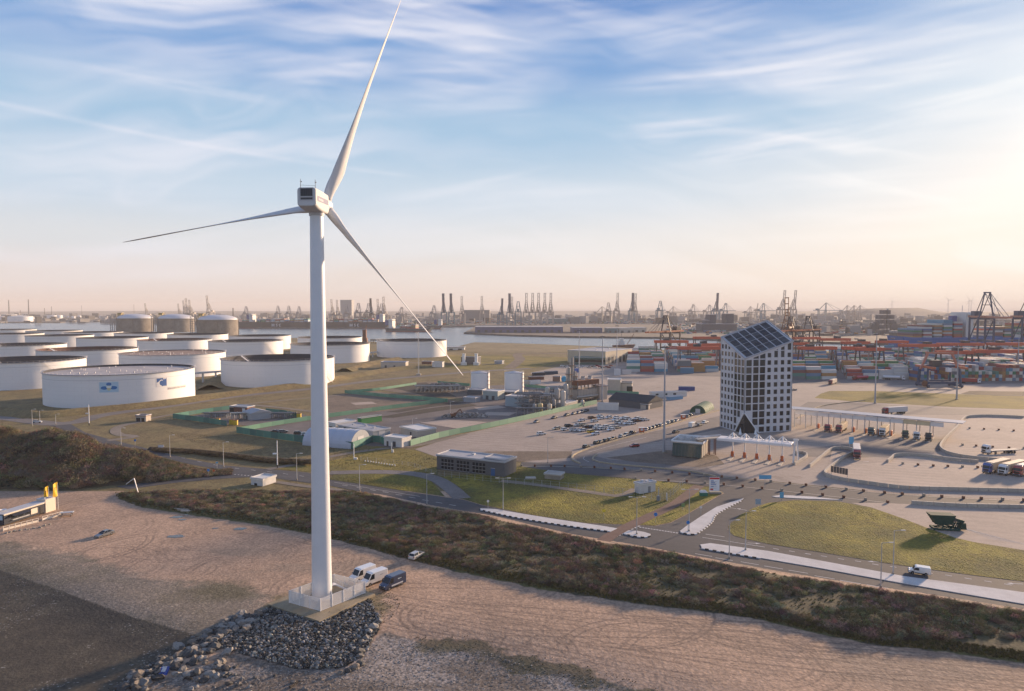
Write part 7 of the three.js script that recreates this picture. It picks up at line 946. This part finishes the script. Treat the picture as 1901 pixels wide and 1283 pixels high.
// ---------- road paint ----------
{
  const dashes = (pts, len, w, label) => { const t = thing('road_marking', label, 'road marking', V(0, 0, 0)); pts.forEach(([x, y, dx = 6, dy = 1]) => { const a = G(x - dx / 2, y - dy / 2), b = G(x + dx / 2, y + dy / 2), u = b.clone().sub(a).setY(0).normalize(), c = a.add(b).multiplyScalar(.5); part('dash', ribbon([c.clone().addScaledVector(u, -len / 2), c.clone().addScaledVector(u, len / 2)], -w / 2, w / 2, .042), roadWhite, t); }); };
  const C = (l) => l.map(([x, y]) => [1300 + x / 3.163, 850 + y / 3.163, 6, 1]);
  dashes(C([[445, 536], [538, 550], [632, 565], [727, 579], [827, 595], [927, 609], [1028, 627], [1133, 641], [1240, 660], [1345, 677], [1458, 692], [1573, 710], [1690, 727], [1807, 745]]), 1.3, .3, 'row of white dashes on the lane below the green oval'); dashes(C([[20, 572], [140, 596], [290, 620], [430, 645], [575, 670], [730, 703], [880, 730], [1040, 757], [1200, 785], [1360, 812], [1820, 900], [1880, 912]]), 4, .22, 'row of long white edge dashes beside the shrub belt');
  dashes([[640, 901.5], [667, 906], [692, 910], [716, 914], [740, 919], [765, 924], [790, 929], [815, 933.5], [840, 938], [560, 884], [530, 880], [500, 876], [470, 873], [440, 870], [400, 863.5], [370, 857], [340, 850.5], [310, 843]], 2.4, .22, 'row of white centre dashes on the main road left of the islands');
  dashes([...Array(9)].map((_, i) => [1122 + i * 6.2, 996.5 - i * 2.7, 5, -2]), .9, .5, 'left row of white blocks beside the red path crossing'); dashes([...Array(9)].map((_, i) => [1138 + i * 6, 999.5 - i * 2.8, 5, -2]), .9, .5, 'right row of white blocks beside the red path crossing'); dashes([...Array(14)].map((_, i) => [1189 + i * 5.2, 979.3 + i * .8, 5, .8]), .55, .5, 'row of white give-way teeth at the side road'); dashes([...Array(12)].map((_, i) => [424 + i * 6.2, 880 + i * .55, 5, .5]), .6, .5, 'row of white give-way teeth at the lot entrance');
  const stripe = (list, w, label) => { const t = solo('road_line', ribbon(line(list, 2), -w / 2, w / 2, .043), roadWhite, label, 'road marking'); return t; };
  stripe([[1304, 998], [1350, 1005], [1420, 1016]], .25, 'white line above the long island at the junction'); stripe([[1085, 848], [1083, 852], [1094, 858]], .2, 'white curved line inside the approach bend'); stripe([[1090, 840], [1150, 824], [1200, 812]], .2, 'white line along the approach road'); stripe([[1310, 992], [1345, 997]], .25, 'short white stop line at the junction'); stripe([[620, 895.5], [700, 909], [780, 922]], .16, 'thin white edge line on the upper side of the main road'); stripe([[860, 954], [940, 968], [1020, 984]], .16, 'thin white edge line on the lower side of the main road');
  const arrow = (px, py, ang, label) => { const s = new THREE.Shape([[-1.6, -.12], [.4, -.12], [.4, -.5], [1.6, 0], [.4, .5], [.4, .12], [-1.6, .12]].map(([x, y]) => new THREE.Vector2(x, y))), g = new THREE.ShapeGeometry(s); g.rotateX(-Math.PI / 2); g.rotateY(ang); const p = G(px, py); g.translate(p.x, .044, p.z); solo('road_arrow', g, roadWhite, label, 'road marking'); };
  arrow(1356, 943, 2.6, 'white arrow painted left of a pair by the splitter island'); arrow(1377, 946, 2.4, 'white arrow painted right of a pair by the splitter island'); arrow(1400, 1009, -.2, 'white arrow painted above the long island'); arrow(1624, 1043, 3, 'white arrow painted below the green oval'); arrow(1884, 1084, 3, 'white arrow painted on the road at the right edge'); arrow(1680, 945, 3.1, 'white arrow painted right of the green oval'); arrow(1608, 857, .3, 'white arrow painted beside the red lorry');
  const g = 'pavement lines'; void g; for (let i = 0; i < 9; i++) solo('bay_line', ribbon([G(1755 + i * 10, 968 + i * 4), G(1800 + i * 14, 985 + i * 3.4)], -.08, .08, .07), roadWhite, `thin white bay line, ${['first', 'second', 'third', 'fourth', 'fifth', 'sixth', 'seventh', 'eighth', 'ninth', 'tenth', 'eleventh', 'twelfth'][i]} from the left on the paving by the green machine`, 'road marking', 'bay lines');
}
// ---------- concrete barriers: each block its own piece ----------
function barrier(list, label, { h = .95, w = .55, seg = 3, m = concretePale, round = true } = {}) { const l = round ? smooth(gp(list), seg) : gp(list), t = thing('concrete_barrier', label, 'barrier', V(0, 0, 0)); l.forEach((p, i) => { if (i + 1 < l.length) { const a = p.clone().setY(h / 2 + .03), b = l[i + 1].clone().setY(h / 2 + .03), e = b.clone().sub(a).normalize().multiplyScalar(.06); part('block', metric(beam(a.add(e), b.sub(e), w, h)), m, t); } }); return t; }
const kerbTan = speckle([.46, .38, .26], [.36, .3, .21], 5, .2);
barrier([[1901, 776], [1833, 773.5], [1800, 775], [1790, 778.5], [1780, 791], [1756, 815], [1748, 825], [1746, 833], [1758, 842], [1783, 848.5], [1825, 853.5], [1869, 857]], 'long concrete barrier round the upper enclosed lot', { h: 1.2 }); barrier([[1648, 859], [1656, 852], [1662, 847.5], [1682, 846], [1732, 850], [1766, 855], [1817, 859.5]], 'concrete barrier round the top of the lower enclosed lot', { h: 1.2 });
barrier([[1503, 868], [1524, 851], [1547, 835], [1560, 833.5], [1572, 834], [1586, 839], [1566, 852], [1534, 876], [1531, 882], [1540, 887], [1553, 890.5], [1616, 900], [1679, 908], [1774, 911], [1901, 914], [2100, 920]], 'looping concrete barrier before the lorry lanes', { h: 1.2 }); barrier([[1692, 936], [1774, 941], [1901, 944], [2100, 951]], 'straight concrete barrier above the green machine', { h: 1.1 }); barrier([[1475, 864], [1486, 857], [1498, 849], [1496, 844], [1490, 842.5], [1476, 842]], 'short looping barrier at the end of the white canopy', { h: 1.1 });
barrier([[1335, 762], [1274, 780], [1196, 804], [1138, 820], [1080, 838], [1064, 846], [1061, 850], [1066, 857], [1077, 861.5]], 'low tan kerb wall along the parking lot', { h: .5, w: .6, m: kerbTan, seg: 5 }); barrier([[1108, 845], [1101, 850], [1102, 856], [1125, 861], [1213, 869], [1289, 877], [1330, 886]], 'low tan kerb wall inside the approach bend', { h: .45, w: .5, m: kerbTan, seg: 5 });
barrier([[1452, 775], [1500, 752], [1578, 742]].map(([a, b]) => [a + 28, b + 2]), 'pale kerb wall beside the grass strip', { h: .5, w: .5, m: kerbTan, seg: 6 });
{ // rows of stub posts along the roads
  const row = (list, n, label) => { const l = smooth(gp(list), 1), t = thing('bollard_row', label, 'bollards', V(0, 0, 0)); for (let i = 0; i < n; i++) { const p = l[Math.floor(i / (n - 1) * (l.length - 1))]; part('bollard', rb(.7, .8, .7, p.x, .02, p.z, .08, 1), i % 4 ? rust : concrete, t); } part('rail', ribbon(l, -.25, .25, .07), concretePale, t); };
  row([[968, 866], [1087, 868], [1300, 883], [1458, 898], [1616, 914], [1774, 925], [1901, 930]], 30, 'row of stub posts along the far side of the upper road'); row([[1180, 890], [1300, 897], [1426, 909], [1553, 923], [1648, 934]], 14, 'row of stub posts along the near side of the upper road'); row([[1676, 862], [1732, 866], [1780, 867.5], [1815, 869]], 6, 'row of stub posts across the lower enclosed lot'); row([[1787, 827], [1815, 829], [1843, 831], [1873, 832.5], [1901, 833]], 5, 'row of stub posts across the upper enclosed lot'); row([[1800, 796], [1827, 797.5], [1856, 799], [1882, 800.5]], 4, 'row of stub posts at the back of the upper enclosed lot');
}
// ---------- lamp posts and masts ----------
{
  const lp = (px, py, yt, side, label, dbl) => { const c = G(px, py); c.y = terrain(c.x, c.z); const h = upTo(c, yt), t = thing('street_lamp', label, 'street lamp', c, 0, 'street lamps'); part('pole', new THREE.CylinderGeometry(.06, .13, h, 10).translate(0, h / 2, 0), galv, t); part('base', rb(.4, .5, .4, 0, 0, 0, .05), concrete, t); for (const s of dbl ? [-1, 1] : [side]) { part('arm', beam(V(0, h - .1, 0), V(s * 1.3, h + .15, .3), .08), galv, t); part('lamp_head', rb(1.0, .16, .34, s * 1.75, h + .1, .4, .06), offWhite, t); } };
  lp(415, 867, 821, 1, 'street lamp at the entrance of the sandy lot'); lp(315.5, 848.5, 808, 1, 'street lamp above the right flank of the dune'); lp(551, 891.5, 842, 1, 'street lamp just left of the turbine tower'); lp(667.5, 912, 863, 1, 'street lamp just right of the turbine tower'); lp(792.5, 938, 880, 1, 'street lamp before the dark asphalt path'); lp(934, 948, 888, -1, 'street lamp at the start of the long left island', 1); lp(1182, 992.5, 923, -1, 'street lamp on the short island by the red path', 1); lp(1279, 987, 909, -1, 'white street lamp on the curved splitter island', 1); lp(1353.7, 1038, 966, 1, 'street lamp on the shrub side of the junction'); lp(1384, 1022, 949, 1, 'street lamp at the left tip of the very long island'); lp(1635, 1092, 1008, 1, 'street lamp on the near roadside left of the small van'); lp(1658, 1067, 985, 1, 'street lamp on the very long island left of the small van'); lp(60, 791, 760, 1, 'street lamp at the left beyond the dune'); lp(74, 784, 762, 1, 'second street lamp at the left beyond the dune'); lp(103.5, 788, 769, 1, 'short street lamp beyond the dune'); lp(224.7, 826, 795, 1, 'street lamp behind the middle of the dune'); lp(836, 774, 746, 1, 'slim lamp inside the compound near the skip'); lp(766, 800, 777, 1, 'slim lamp above the beige store'); lp(1017, 860, 812, 1, 'slim pole at the edge of the parking lot');
  const hm = (px, py, yt, label) => { const c = G(px, py), h = upTo(c, yt), t = thing('high_mast', label, 'light mast', c, 0, 'tall floodlight masts'); part('shaft', new THREE.CylinderGeometry(.2, .52, h, 14).translate(0, h / 2, 0), mat([.36, .38, .42], .5, .3), t); part('head_ring', lathe([[1.4, h - 1], [1.55, h - 1], [1.55, h - .8], [1.4, h - .8], [1.4, h - 1]], 20), darkGrey, t); for (let k = 0; k < 8; k++) part('floodlight', bx(.6, .35, .4, Math.cos(k * .785) * 1.6, h - 1.3, Math.sin(k * .785) * 1.6), darkGrey, t); part('foot', new THREE.CylinderGeometry(.8, .9, .6, 14).translate(0, .3, 0), concrete, t); };
  hm(1232.5, 841, 640, 'tall floodlight mast at the gatehouse'); hm(1624.5, 749, 618, 'tall floodlight mast beside the grass strip'); hm(1118, 746.5, 622, 'tall floodlight mast at the cooling tower'); hm(1075, 704, 611, 'tall floodlight mast behind the process columns'); hm(1145, 688, 603, 'tall floodlight mast before the cream warehouse'); hm(1776, 742, 640, 'tall mast at the blue gantry crane'); hm(1889, 706, 618, 'tall floodlight mast near the right edge stacks');
  const pole = (px, py, yt, r, label, extra) => { const c = G(px, py), h = upTo(c, yt), t = thing('camera_pole', label, 'pole', c); part('shaft', new THREE.CylinderGeometry(r * .7, r, h, 10).translate(0, h / 2, 0), white, t); part('foot', new THREE.CylinderGeometry(r * 1.1, r * 1.1, 1.2, 10).translate(0, .6, 0), black, t); part('box', rb(1.4, .5, .5, -.9, h * extra, 0, .08), white, t); };
  pole(515, 869, 818, .2, 'white camera pole with black foot beside the main road', .5); pole(165.5, 790, 751, .22, 'white sign pole at the far left road', .55);
}
// ---------- signs ----------
{
  const sign = (px, py, h, w, hh, m, label, twin = false) => { const c = G(px, py); c.y = terrain(c.x, c.z); const t = thing('road_sign', label, 'sign', c); for (const x of twin ? [-w * .35, w * .35] : [0]) part('post', new THREE.CylinderGeometry(.06, .06, h, 8).translate(x, h / 2, 0), galv, t); part('plate', rb(w, hh, .06, 0, h - hh, .1, .02), m, t); };
  const disc = (px, py, h, r, m, label) => { const c = G(px, py); c.y = terrain(c.x, c.z); const t = thing('road_sign', label, 'sign', c); part('post', new THREE.CylinderGeometry(.05, .05, h, 8).translate(0, h / 2, 0), galv, t); part('plate', (() => { const g = new THREE.CylinderGeometry(r, r, .06, 20); g.rotateX(Math.PI / 2); g.translate(0, h, .08); return g; })(), m, t); };
  const sky2 = mat([.12, .4, .62], .4), blueS = mat([.03, .2, .55], .4), yel = mat([.7, .55, .05], .4);
  sign(1420, 908, 4.6, 4, 1.3, sky2, 'pale blue direction sign on a post above the side road'); sign(1407, 945, 3, 1.6, 1.6, mat([.3, .4, .5], .4), 'blue-grey sign at the left end of the green oval', true); sign(1451, 929, 2.6, 1.2, 1.8, sky2, 'blue sign at the top of the green oval'); disc(1217, 971, 2.4, .5, blueS, 'round blue sign beside the red path'); disc(1277, 988, 2.6, .45, blueS, 'round blue sign on the splitter island'); disc(1121, 965, 2.6, .5, yel, 'yellow diamond-like sign on the near green'); disc(251, 827, 2.2, .5, blueS, 'blue sign behind the dune'); sign(299, 836, 2.2, 2.4, 1, white, 'white direction board by the main road left'); sign(1580, 833, 5, 2, 3, sky2, 'light blue sign board at the lorry lanes', true); sign(387, 884, 2.6, .9, .9, blueS, 'blue sign at the dune foot beside the lot entrance'); disc(397, 881, 1.4, .4, orange, 'small orange marker at the lot entrance'); sign(403, 870, 2.5, .9, .6, sky2, 'pale sign before the lot entrance lamp'); disc(906, 944, 2.2, .35, offWhite, 'small white marker post at the long left island'); disc(1301, 957, 2.4, .35, offWhite, 'small pale sign in the green strip by the side road'); sign(1268, 947, 2, .9, 1.1, mat([.2, .3, .12], .5), 'small green sign in the strip beside the side road');
  // information board with text
  { const c = G(1326, 917), t = thing('information_board', 'white information board with red band beside the side road', 'sign', c), m = textPlate('', 3.2, 4.4, { px: 256, bg: '#e9e6e6', draw: (q, w, h) => { q.fillStyle = '#c0282c'; q.fillRect(0, 0, w, h * .13); q.fillRect(w * .08, h * .82, w * .3, h * .12); q.fillStyle = '#3a67a8'; for (let i = 0; i < 4; i++) q.fillRect(w * .12, h * (.22 + i * .14), w * (.3 + .12 * (i % 3)), h * .06); q.fillStyle = '#8a8f98'; for (let i = 0; i < 5; i++) q.fillRect(w * .12, h * (.3 + i * .12), w * .6, h * .02); } }); part('board', rb(3.2, 4.4, .2, 0, .9, 0, .03), white, t); part('print', new THREE.PlaneGeometry(3.1, 4.3).translate(0, 3.1, .12), m, t); part('plinth', rb(4, .7, 1.4, .2, 0, 0, .2), concrete, t); const b = G(1306, 921), s = thing('grit_bin', 'green and white grit bin beside the information board', 'bin', b); part('tub', rb(2.4, 1.2, 1.4, 0, 0, 0, .2), teal, s); part('lid', hexa([-1.2, 1.2, 1.4], [-.9, .6, .5], 1.21, 1.9), offWhite, s); }
  { const a = G(1542, 882), b = G(1574, 888), t = thing('dark_board', 'black slatted notice board on the lower enclosed lot barrier', 'board', V(a.x, 0, a.z), turnOf(a, b)), L = a.distanceTo(b); for (let i = 0; i < 6; i++) part('panel', rb(L / 6 - .12, 2.2, .12, (i + .5) * L / 6, 1.1, 0, .02), darkGrey, t); for (const x of [.2, L - .2]) part('post', bx(.14, 2.4, .14, x, 0, -.14), galv, t); }
  for (const [px, py, w] of [[1190, 801, 'left'], [1267, 776, 'right']]) { const c = G(px + 1, py + 3), t = thing('ticket_booth', `${w} orange-framed ticket booth on the tan kerb wall`, 'booth', c); part('cabin', rb(2.2, 2.2, 1.8, 0, .3, 0, .08), orange, t); part('window', bx(1.2, 1, .05, 0, 1.3, .92), offWhite, t); part('roof', rb(2.8, .18, 2.4, 0, 2.52, 0, .05), offWhite, t); }
  { const c = G(1252, 895), t = thing('gate_post', 'grey gate post pair on the near green', 'gate', G(1222, 930)); part('cabinet', rb(.9, 1.6, .7, 0, 0, 0, .05), midGrey, t); part('post', bx(.2, 4, .2, .2, 0, -.4), galv, t); part('leaf', rb(.12, 2.2, 1.4, 2.6, .1, 0, .03), offWhite, t); void c; }
}
// chain-link fence posts on the green
{ const fpl = (list, n, h, label) => { const l = smooth(gp(list), 1), t = thing('wire_fence', label, 'fence', V(0, 0, 0)); for (let i = 0; i < n; i++) { const p = l[Math.floor(i / (n - 1) * (l.length - 1))]; part('post', bx(.09, h, .09, p.x, 0, p.z), galv, t); } for (const y of [.4, h * .55, h - .1]) part('wire', (() => { const o = []; for (let i = 0; i + 1 < l.length; i += 4) o.push(beam(l[i].clone().setY(y), l[Math.min(l.length - 1, i + 4)].clone().setY(y), .025)); return mg(o); })(), galv, t); };
  fpl([[811, 884], [880, 892], [960, 900], [1040, 907], [1110, 915], [1180, 921]], 24, 2.2, 'thin wire fence across the near green'); fpl([[1180, 921], [1225, 930], [1272, 899]], 12, 2.2, 'thin wire fence beside the red path'); fpl([[670, 855], [700, 858], [760, 866], [811, 884]], 12, 1.6, 'thin wire fence left of the glazed building'); }
// small white marker stones and boxes
{ const c = G(657, 853), t = thing('valve_post', 'white valve post left of the glazed building', 'post', c); part('post', bx(.25, 6, .25, 0, 0, 0), white, t); part('box', rb(1.4, .7, .8, .6, 0, 0, .08), offWhite, t); const e = G(727, 840), k = thing('valve_post', 'white cabinet post below the gate hut', 'post', e); part('post', bx(.2, 4, .2, 0, 0, 0), white, k); part('box', rb(.9, 1.1, .7, .4, 0, 0, .08), offWhite, k); }
{ const g = 'white marker stones in the field'; for (let i = 0; i < 12; i++) { const c = G(678 + i * 5, 857 + i * .75); solo('marker_stone', rb(.5, .5, .5, c.x, .02, c.z, .12), offWhite, `small white marker stone, ${['first', 'second', 'third', 'fourth', 'fifth', 'sixth', 'seventh', 'eighth', 'ninth', 'tenth', 'eleventh', 'twelfth'][i]} from the left beside the glazed building`, 'marker stone', g); } }
{ const sl = G(500 + 485, 888), t = thing('concrete_cover', 'flat pale concrete cover beside the bunker', 'slab', sl); part('lid', rb(3.4, .35, 2.6, 0, 0, 0, .06), concretePale, t); part('frame', bx(3.8, .15, 3, 0, 0, 0), concrete, t); }
// ---------- height bar at the lot, timbers ----------
{ const a = G(258, 921), t = thing('height_bar', 'white bent height bar on a pole at the shrub belt tip', 'barrier', a); a.y = 0; const h = upTo(a, 888); part('post', beam(V(0, 0, 0), V(-1.4, h, 0), .22), white, t); part('arm', beam(V(-1.4, h, 0), V(-3.6, h - 1.7, .6), .18), offWhite, t);
  const c = G(339, 949), k = thing('concrete_beams', 'three pale concrete beams lying at the edge of the shrub belt', 'beams', c, -.15); for (let i = 0; i < 3; i++) part('beam', rb(4.2 - i * .7, .55, .7, i * 1.2 - 1, i === 1 ? .1 : 0, i * .8 - .8, .06), i < 2 ? concrete : concretePale, k); }
// ---------- snack kiosk at the left ----------
{
  const a = G(8, 978), b = G(108, 946), turn = turnOf(a, b), L = a.distanceTo(b), t = thing('snack_kiosk', 'navy and white snack kiosk trailer at the left edge', 'kiosk', V(a.x, 0, a.z), turn), navy = mat([.012, .018, .035], .5), cr = mat([.66, .58, .46], .6);
  part('trailer', rb(L * .74, 2.9, 3.2, L * .37, .35, -1.7, .08), navy, t); part('roof', [bx(L * .76, .16, 3.6, L * .37, 3.26, -1.7)], lightGrey, t); part('fascia', bx(L * .74, .35, .08, L * .37, 2.95, -.06), cr, t); part('white_unit', rb(L * .2, 3.8, 3.2, L * .86, .05, -1.7, .06), cr, t); part('unit_roof', [bx(L * .21, .15, 3.4, L * .86, 3.86, -1.7), bx(L * .08, .3, 1.2, L * .84, 4.0, -1.7)], lightGrey, t); part('menu_board', bx(2.0, 1.5, .08, L * .54, 1.0, -.04), cr, t); part('end_panel', bx(.08, 1.3, 2.4, -.02, 1.7, -1.7), mat([.4, .52, .6], .5), t);
  for (const x of [.18, .3, .42]) part('window', bx(L * .09, 1.1, .06, L * x, 1.5, -.06), glassDark, t); part('counter', rb(L * .3, .1, .6, L * .28, 1.2, .25, .03), white, t); part('awning', (() => { const g = bx(L * .3, .08, 1.5, 0, 0, .7); g.rotateX(.25); g.translate(L * .26, 2.8, 0); return g; })(), navy, t); part('door', bx(1.0, 2.0, .07, L * .68, .4, -.05), black, t); part('dish', lathe([[0, 0], [.5, .1], [.8, .35]], 20).translate(L * .12, 3.6, -2.6), white, t);
  const fence = (p0, p1, n, label) => { const p = G(...p0), q = G(...p1), D = p.distanceTo(q), k = thing('terrace_fence', label, 'fence', V(p.x, 0, p.z), turnOf(p, q)), w = mat([.78, .7, .58], .6); for (let i = 0; i <= n; i++) part('post', bx(.12, 1.25, .12, i * D / n, 0, 0), w, k); for (let i = 0; i < n; i++) { part('board', rb(D / n - .16, .6, .05, (i + .5) * D / n, .1, 0, .01), w, k); part('rail', bx(D / n - .14, .1, .08, (i + .5) * D / n, 1.12, 0), w, k); } };
  fence([6, 986], [71, 970], 6, 'front cream terrace fence of the snack kiosk'); fence([79, 967], [116, 957], 4, 'right cream terrace fence of the snack kiosk');
  for (const [px, py, yt, w] of [[91, 948, 904, 'left'], [108, 946, 896.5, 'right']]) { const c = G(px, py), h = upTo(c, yt), f = thing('banner_flag', `${w} yellow banner flag above the snack kiosk`, 'flag', c, turn, 'yellow flags'); part('pole', new THREE.CylinderGeometry(.05, .07, h, 8).translate(0, h / 2, 0), offWhite, f); part('cloth', (() => { const g = new THREE.PlaneGeometry(1.5, h * .52, 8, 14), p = g.attributes.position; for (let i = 0; i < p.count; i++) { const u = p.getX(i) / 1.5 + .5; p.setZ(i, Math.sin(u * 5 + p.getY(i)) * .12); p.setY(i, p.getY(i) + u * .5); } g.translate(-.78, h * .72, 0); g.computeVertexNormals(); return g; })(), textPlate('', 1.5, 3.4, { px: 128, bg: '#e0b21c', draw: (q, W, H) => { q.fillStyle = '#8a5a14'; q.fillRect(W * .25, H * .3, W * .5, H * .1); q.fillRect(W * .3, H * .45, W * .4, H * .05); } }), f).material.side = THREE.DoubleSide; }
  const e = G(124, 958), s = thing('picnic_table', 'grey picnic table stack beside the kiosk terrace', 'table', e, .3); part('top', rb(3.4, .14, 1.5, 0, 1.0, 0, .04), lightGrey, s); for (const z of [-1.1, 1.1]) part('bench', rb(3.2, .1, .5, 0, .55, z, .03), concrete, s); for (const x of [-1.2, 1.2]) part('leg', [beam(V(x, 0, -1), V(x, 1, -.2), .14), beam(V(x, 0, 1), V(x, 1, .2), .14)], darkGrey, s);
  seed(71); for (let i = 0; i < 10; i++) { const c = G(10 + i * 9 + rr(-3, 3), 992 - i * 1.8 + rr(-2, 2)); const m = solo('kerb_stone', rock(1), concrete, `rough stone, ${['first', 'second', 'third', 'fourth', 'fifth', 'sixth', 'seventh', 'eighth', 'ninth', 'tenth', 'eleventh', 'twelfth'][i]} from the left before the kiosk terrace`, 'stone', 'stones before the kiosk'); m.position.set(c.x, terrain(c.x, c.z) + .1, c.z); m.scale.setScalar(rr(.25, .5)); }
  const bn = G(14, 968), rb2 = thing('red_barrier', 'red and white post beside the kiosk end', 'post', bn); part('post', bx(.25, 1.6, .25, 0, 0, 0), redPaint, rb2); part('cap', bx(.3, .3, .3, 0, 1.6, 0), white, rb2);
}
// ---------- the dark green spreader lying on the paving ----------
{
  const c = G(1751, 983), t = thing('harbour_grab', 'dark green steel grab machine lying on the paving by the green oval', 'machinery', c, -.15), gm = speckle([.02, .075, .06], [.012, .04, .035], 2, .4);
  part('hopper', (() => { const g = hexa([-2.2, 1.6, 2.2], [-3.8, 2.4, 3.2], 1.6, 4.2); return g; })(), gm, t); part('lower_frame', [bx(6.5, .5, .5, .4, .2, 1.2), bx(6.5, .5, .5, .4, .2, -1.2), bx(.5, .5, 2.6, -2.6, .2, 0), bx(.5, .5, 2.6, 3.2, .2, 0)], gm, t);
  seed(44); for (let i = 0; i < 26; i++) { const a = V(rr(-2.8, 4.2), rr(.3, 3.6), rr(-1.4, 1.4)), b = V(rr(-2.8, 4.6), rr(.3, 3.2), rr(-1.4, 1.4)); part('strut', beam(a, b, rr(.12, .3)), i % 4 ? gm : darkGrey, t); } part('arm', beam(V(1.5, 3.2, 0), V(5, 2.2, 0), .5, .8), gm, t); part('jaw', hexa([3.6, 5.4, 1.6], [4.2, 5.0, 2.4], .4, 2.2), gm, t); part('motor', rb(1.4, 1.1, 1.2, 2, 2.4, .4, .1), darkGrey, t);
}

// driftwood and a tarpaulin among the boulders
{
  seed(15); const c = G(305, 1252, -1), t = thing('tarpaulin', 'crumpled blue and white tarpaulin caught between the boulders', 'tarpaulin', V(c.x, terrain(c.x, c.z) + .35, c.z)); const g = new THREE.PlaneGeometry(1.4, 1.5, 8, 8), p = g.attributes.position; for (let i = 0; i < p.count; i++) p.setZ(i, rr(-.18, .18)); g.rotateX(-.9); g.computeVertexNormals(); part('sheet', g, new THREE.MeshStandardMaterial({ color: lin(.04, .1, .4), roughness: .6, side: THREE.DoubleSide }), t); const g2 = g.clone(); g2.scale(.5, .6, .6); g2.translate(.1, .45, .25); part('fold', g2, new THREE.MeshStandardMaterial({ color: lin(.6, .6, .62), roughness: .6, side: THREE.DoubleSide }), t);
  [[642, 1244, .5, 2.6, 'dark driftwood log lying at the right foot of the riprap'], [545, 1279, 1.1, 1.6, 'short dark driftwood branch on the beach'], [352, 1271, -.4, 1.4, 'small driftwood piece near the left boulders']].forEach(([x, y, r, L, w]) => { const q = G(x, y, -1.8), k = thing('driftwood', w, 'driftwood', V(q.x, terrain(q.x, q.z) + .15, q.z), r); part('trunk', rod(V(-L / 2, 0, 0), V(L / 2, .15, .1), .22, .14, 9), mat([.05, .042, .035], .9), k); part('branch', rod(V(0, .05, 0), V(.5, .5, .35), .08, .04, 6), mat([.06, .05, .04], .9), k); });
}
renderer.render(scene, camera);
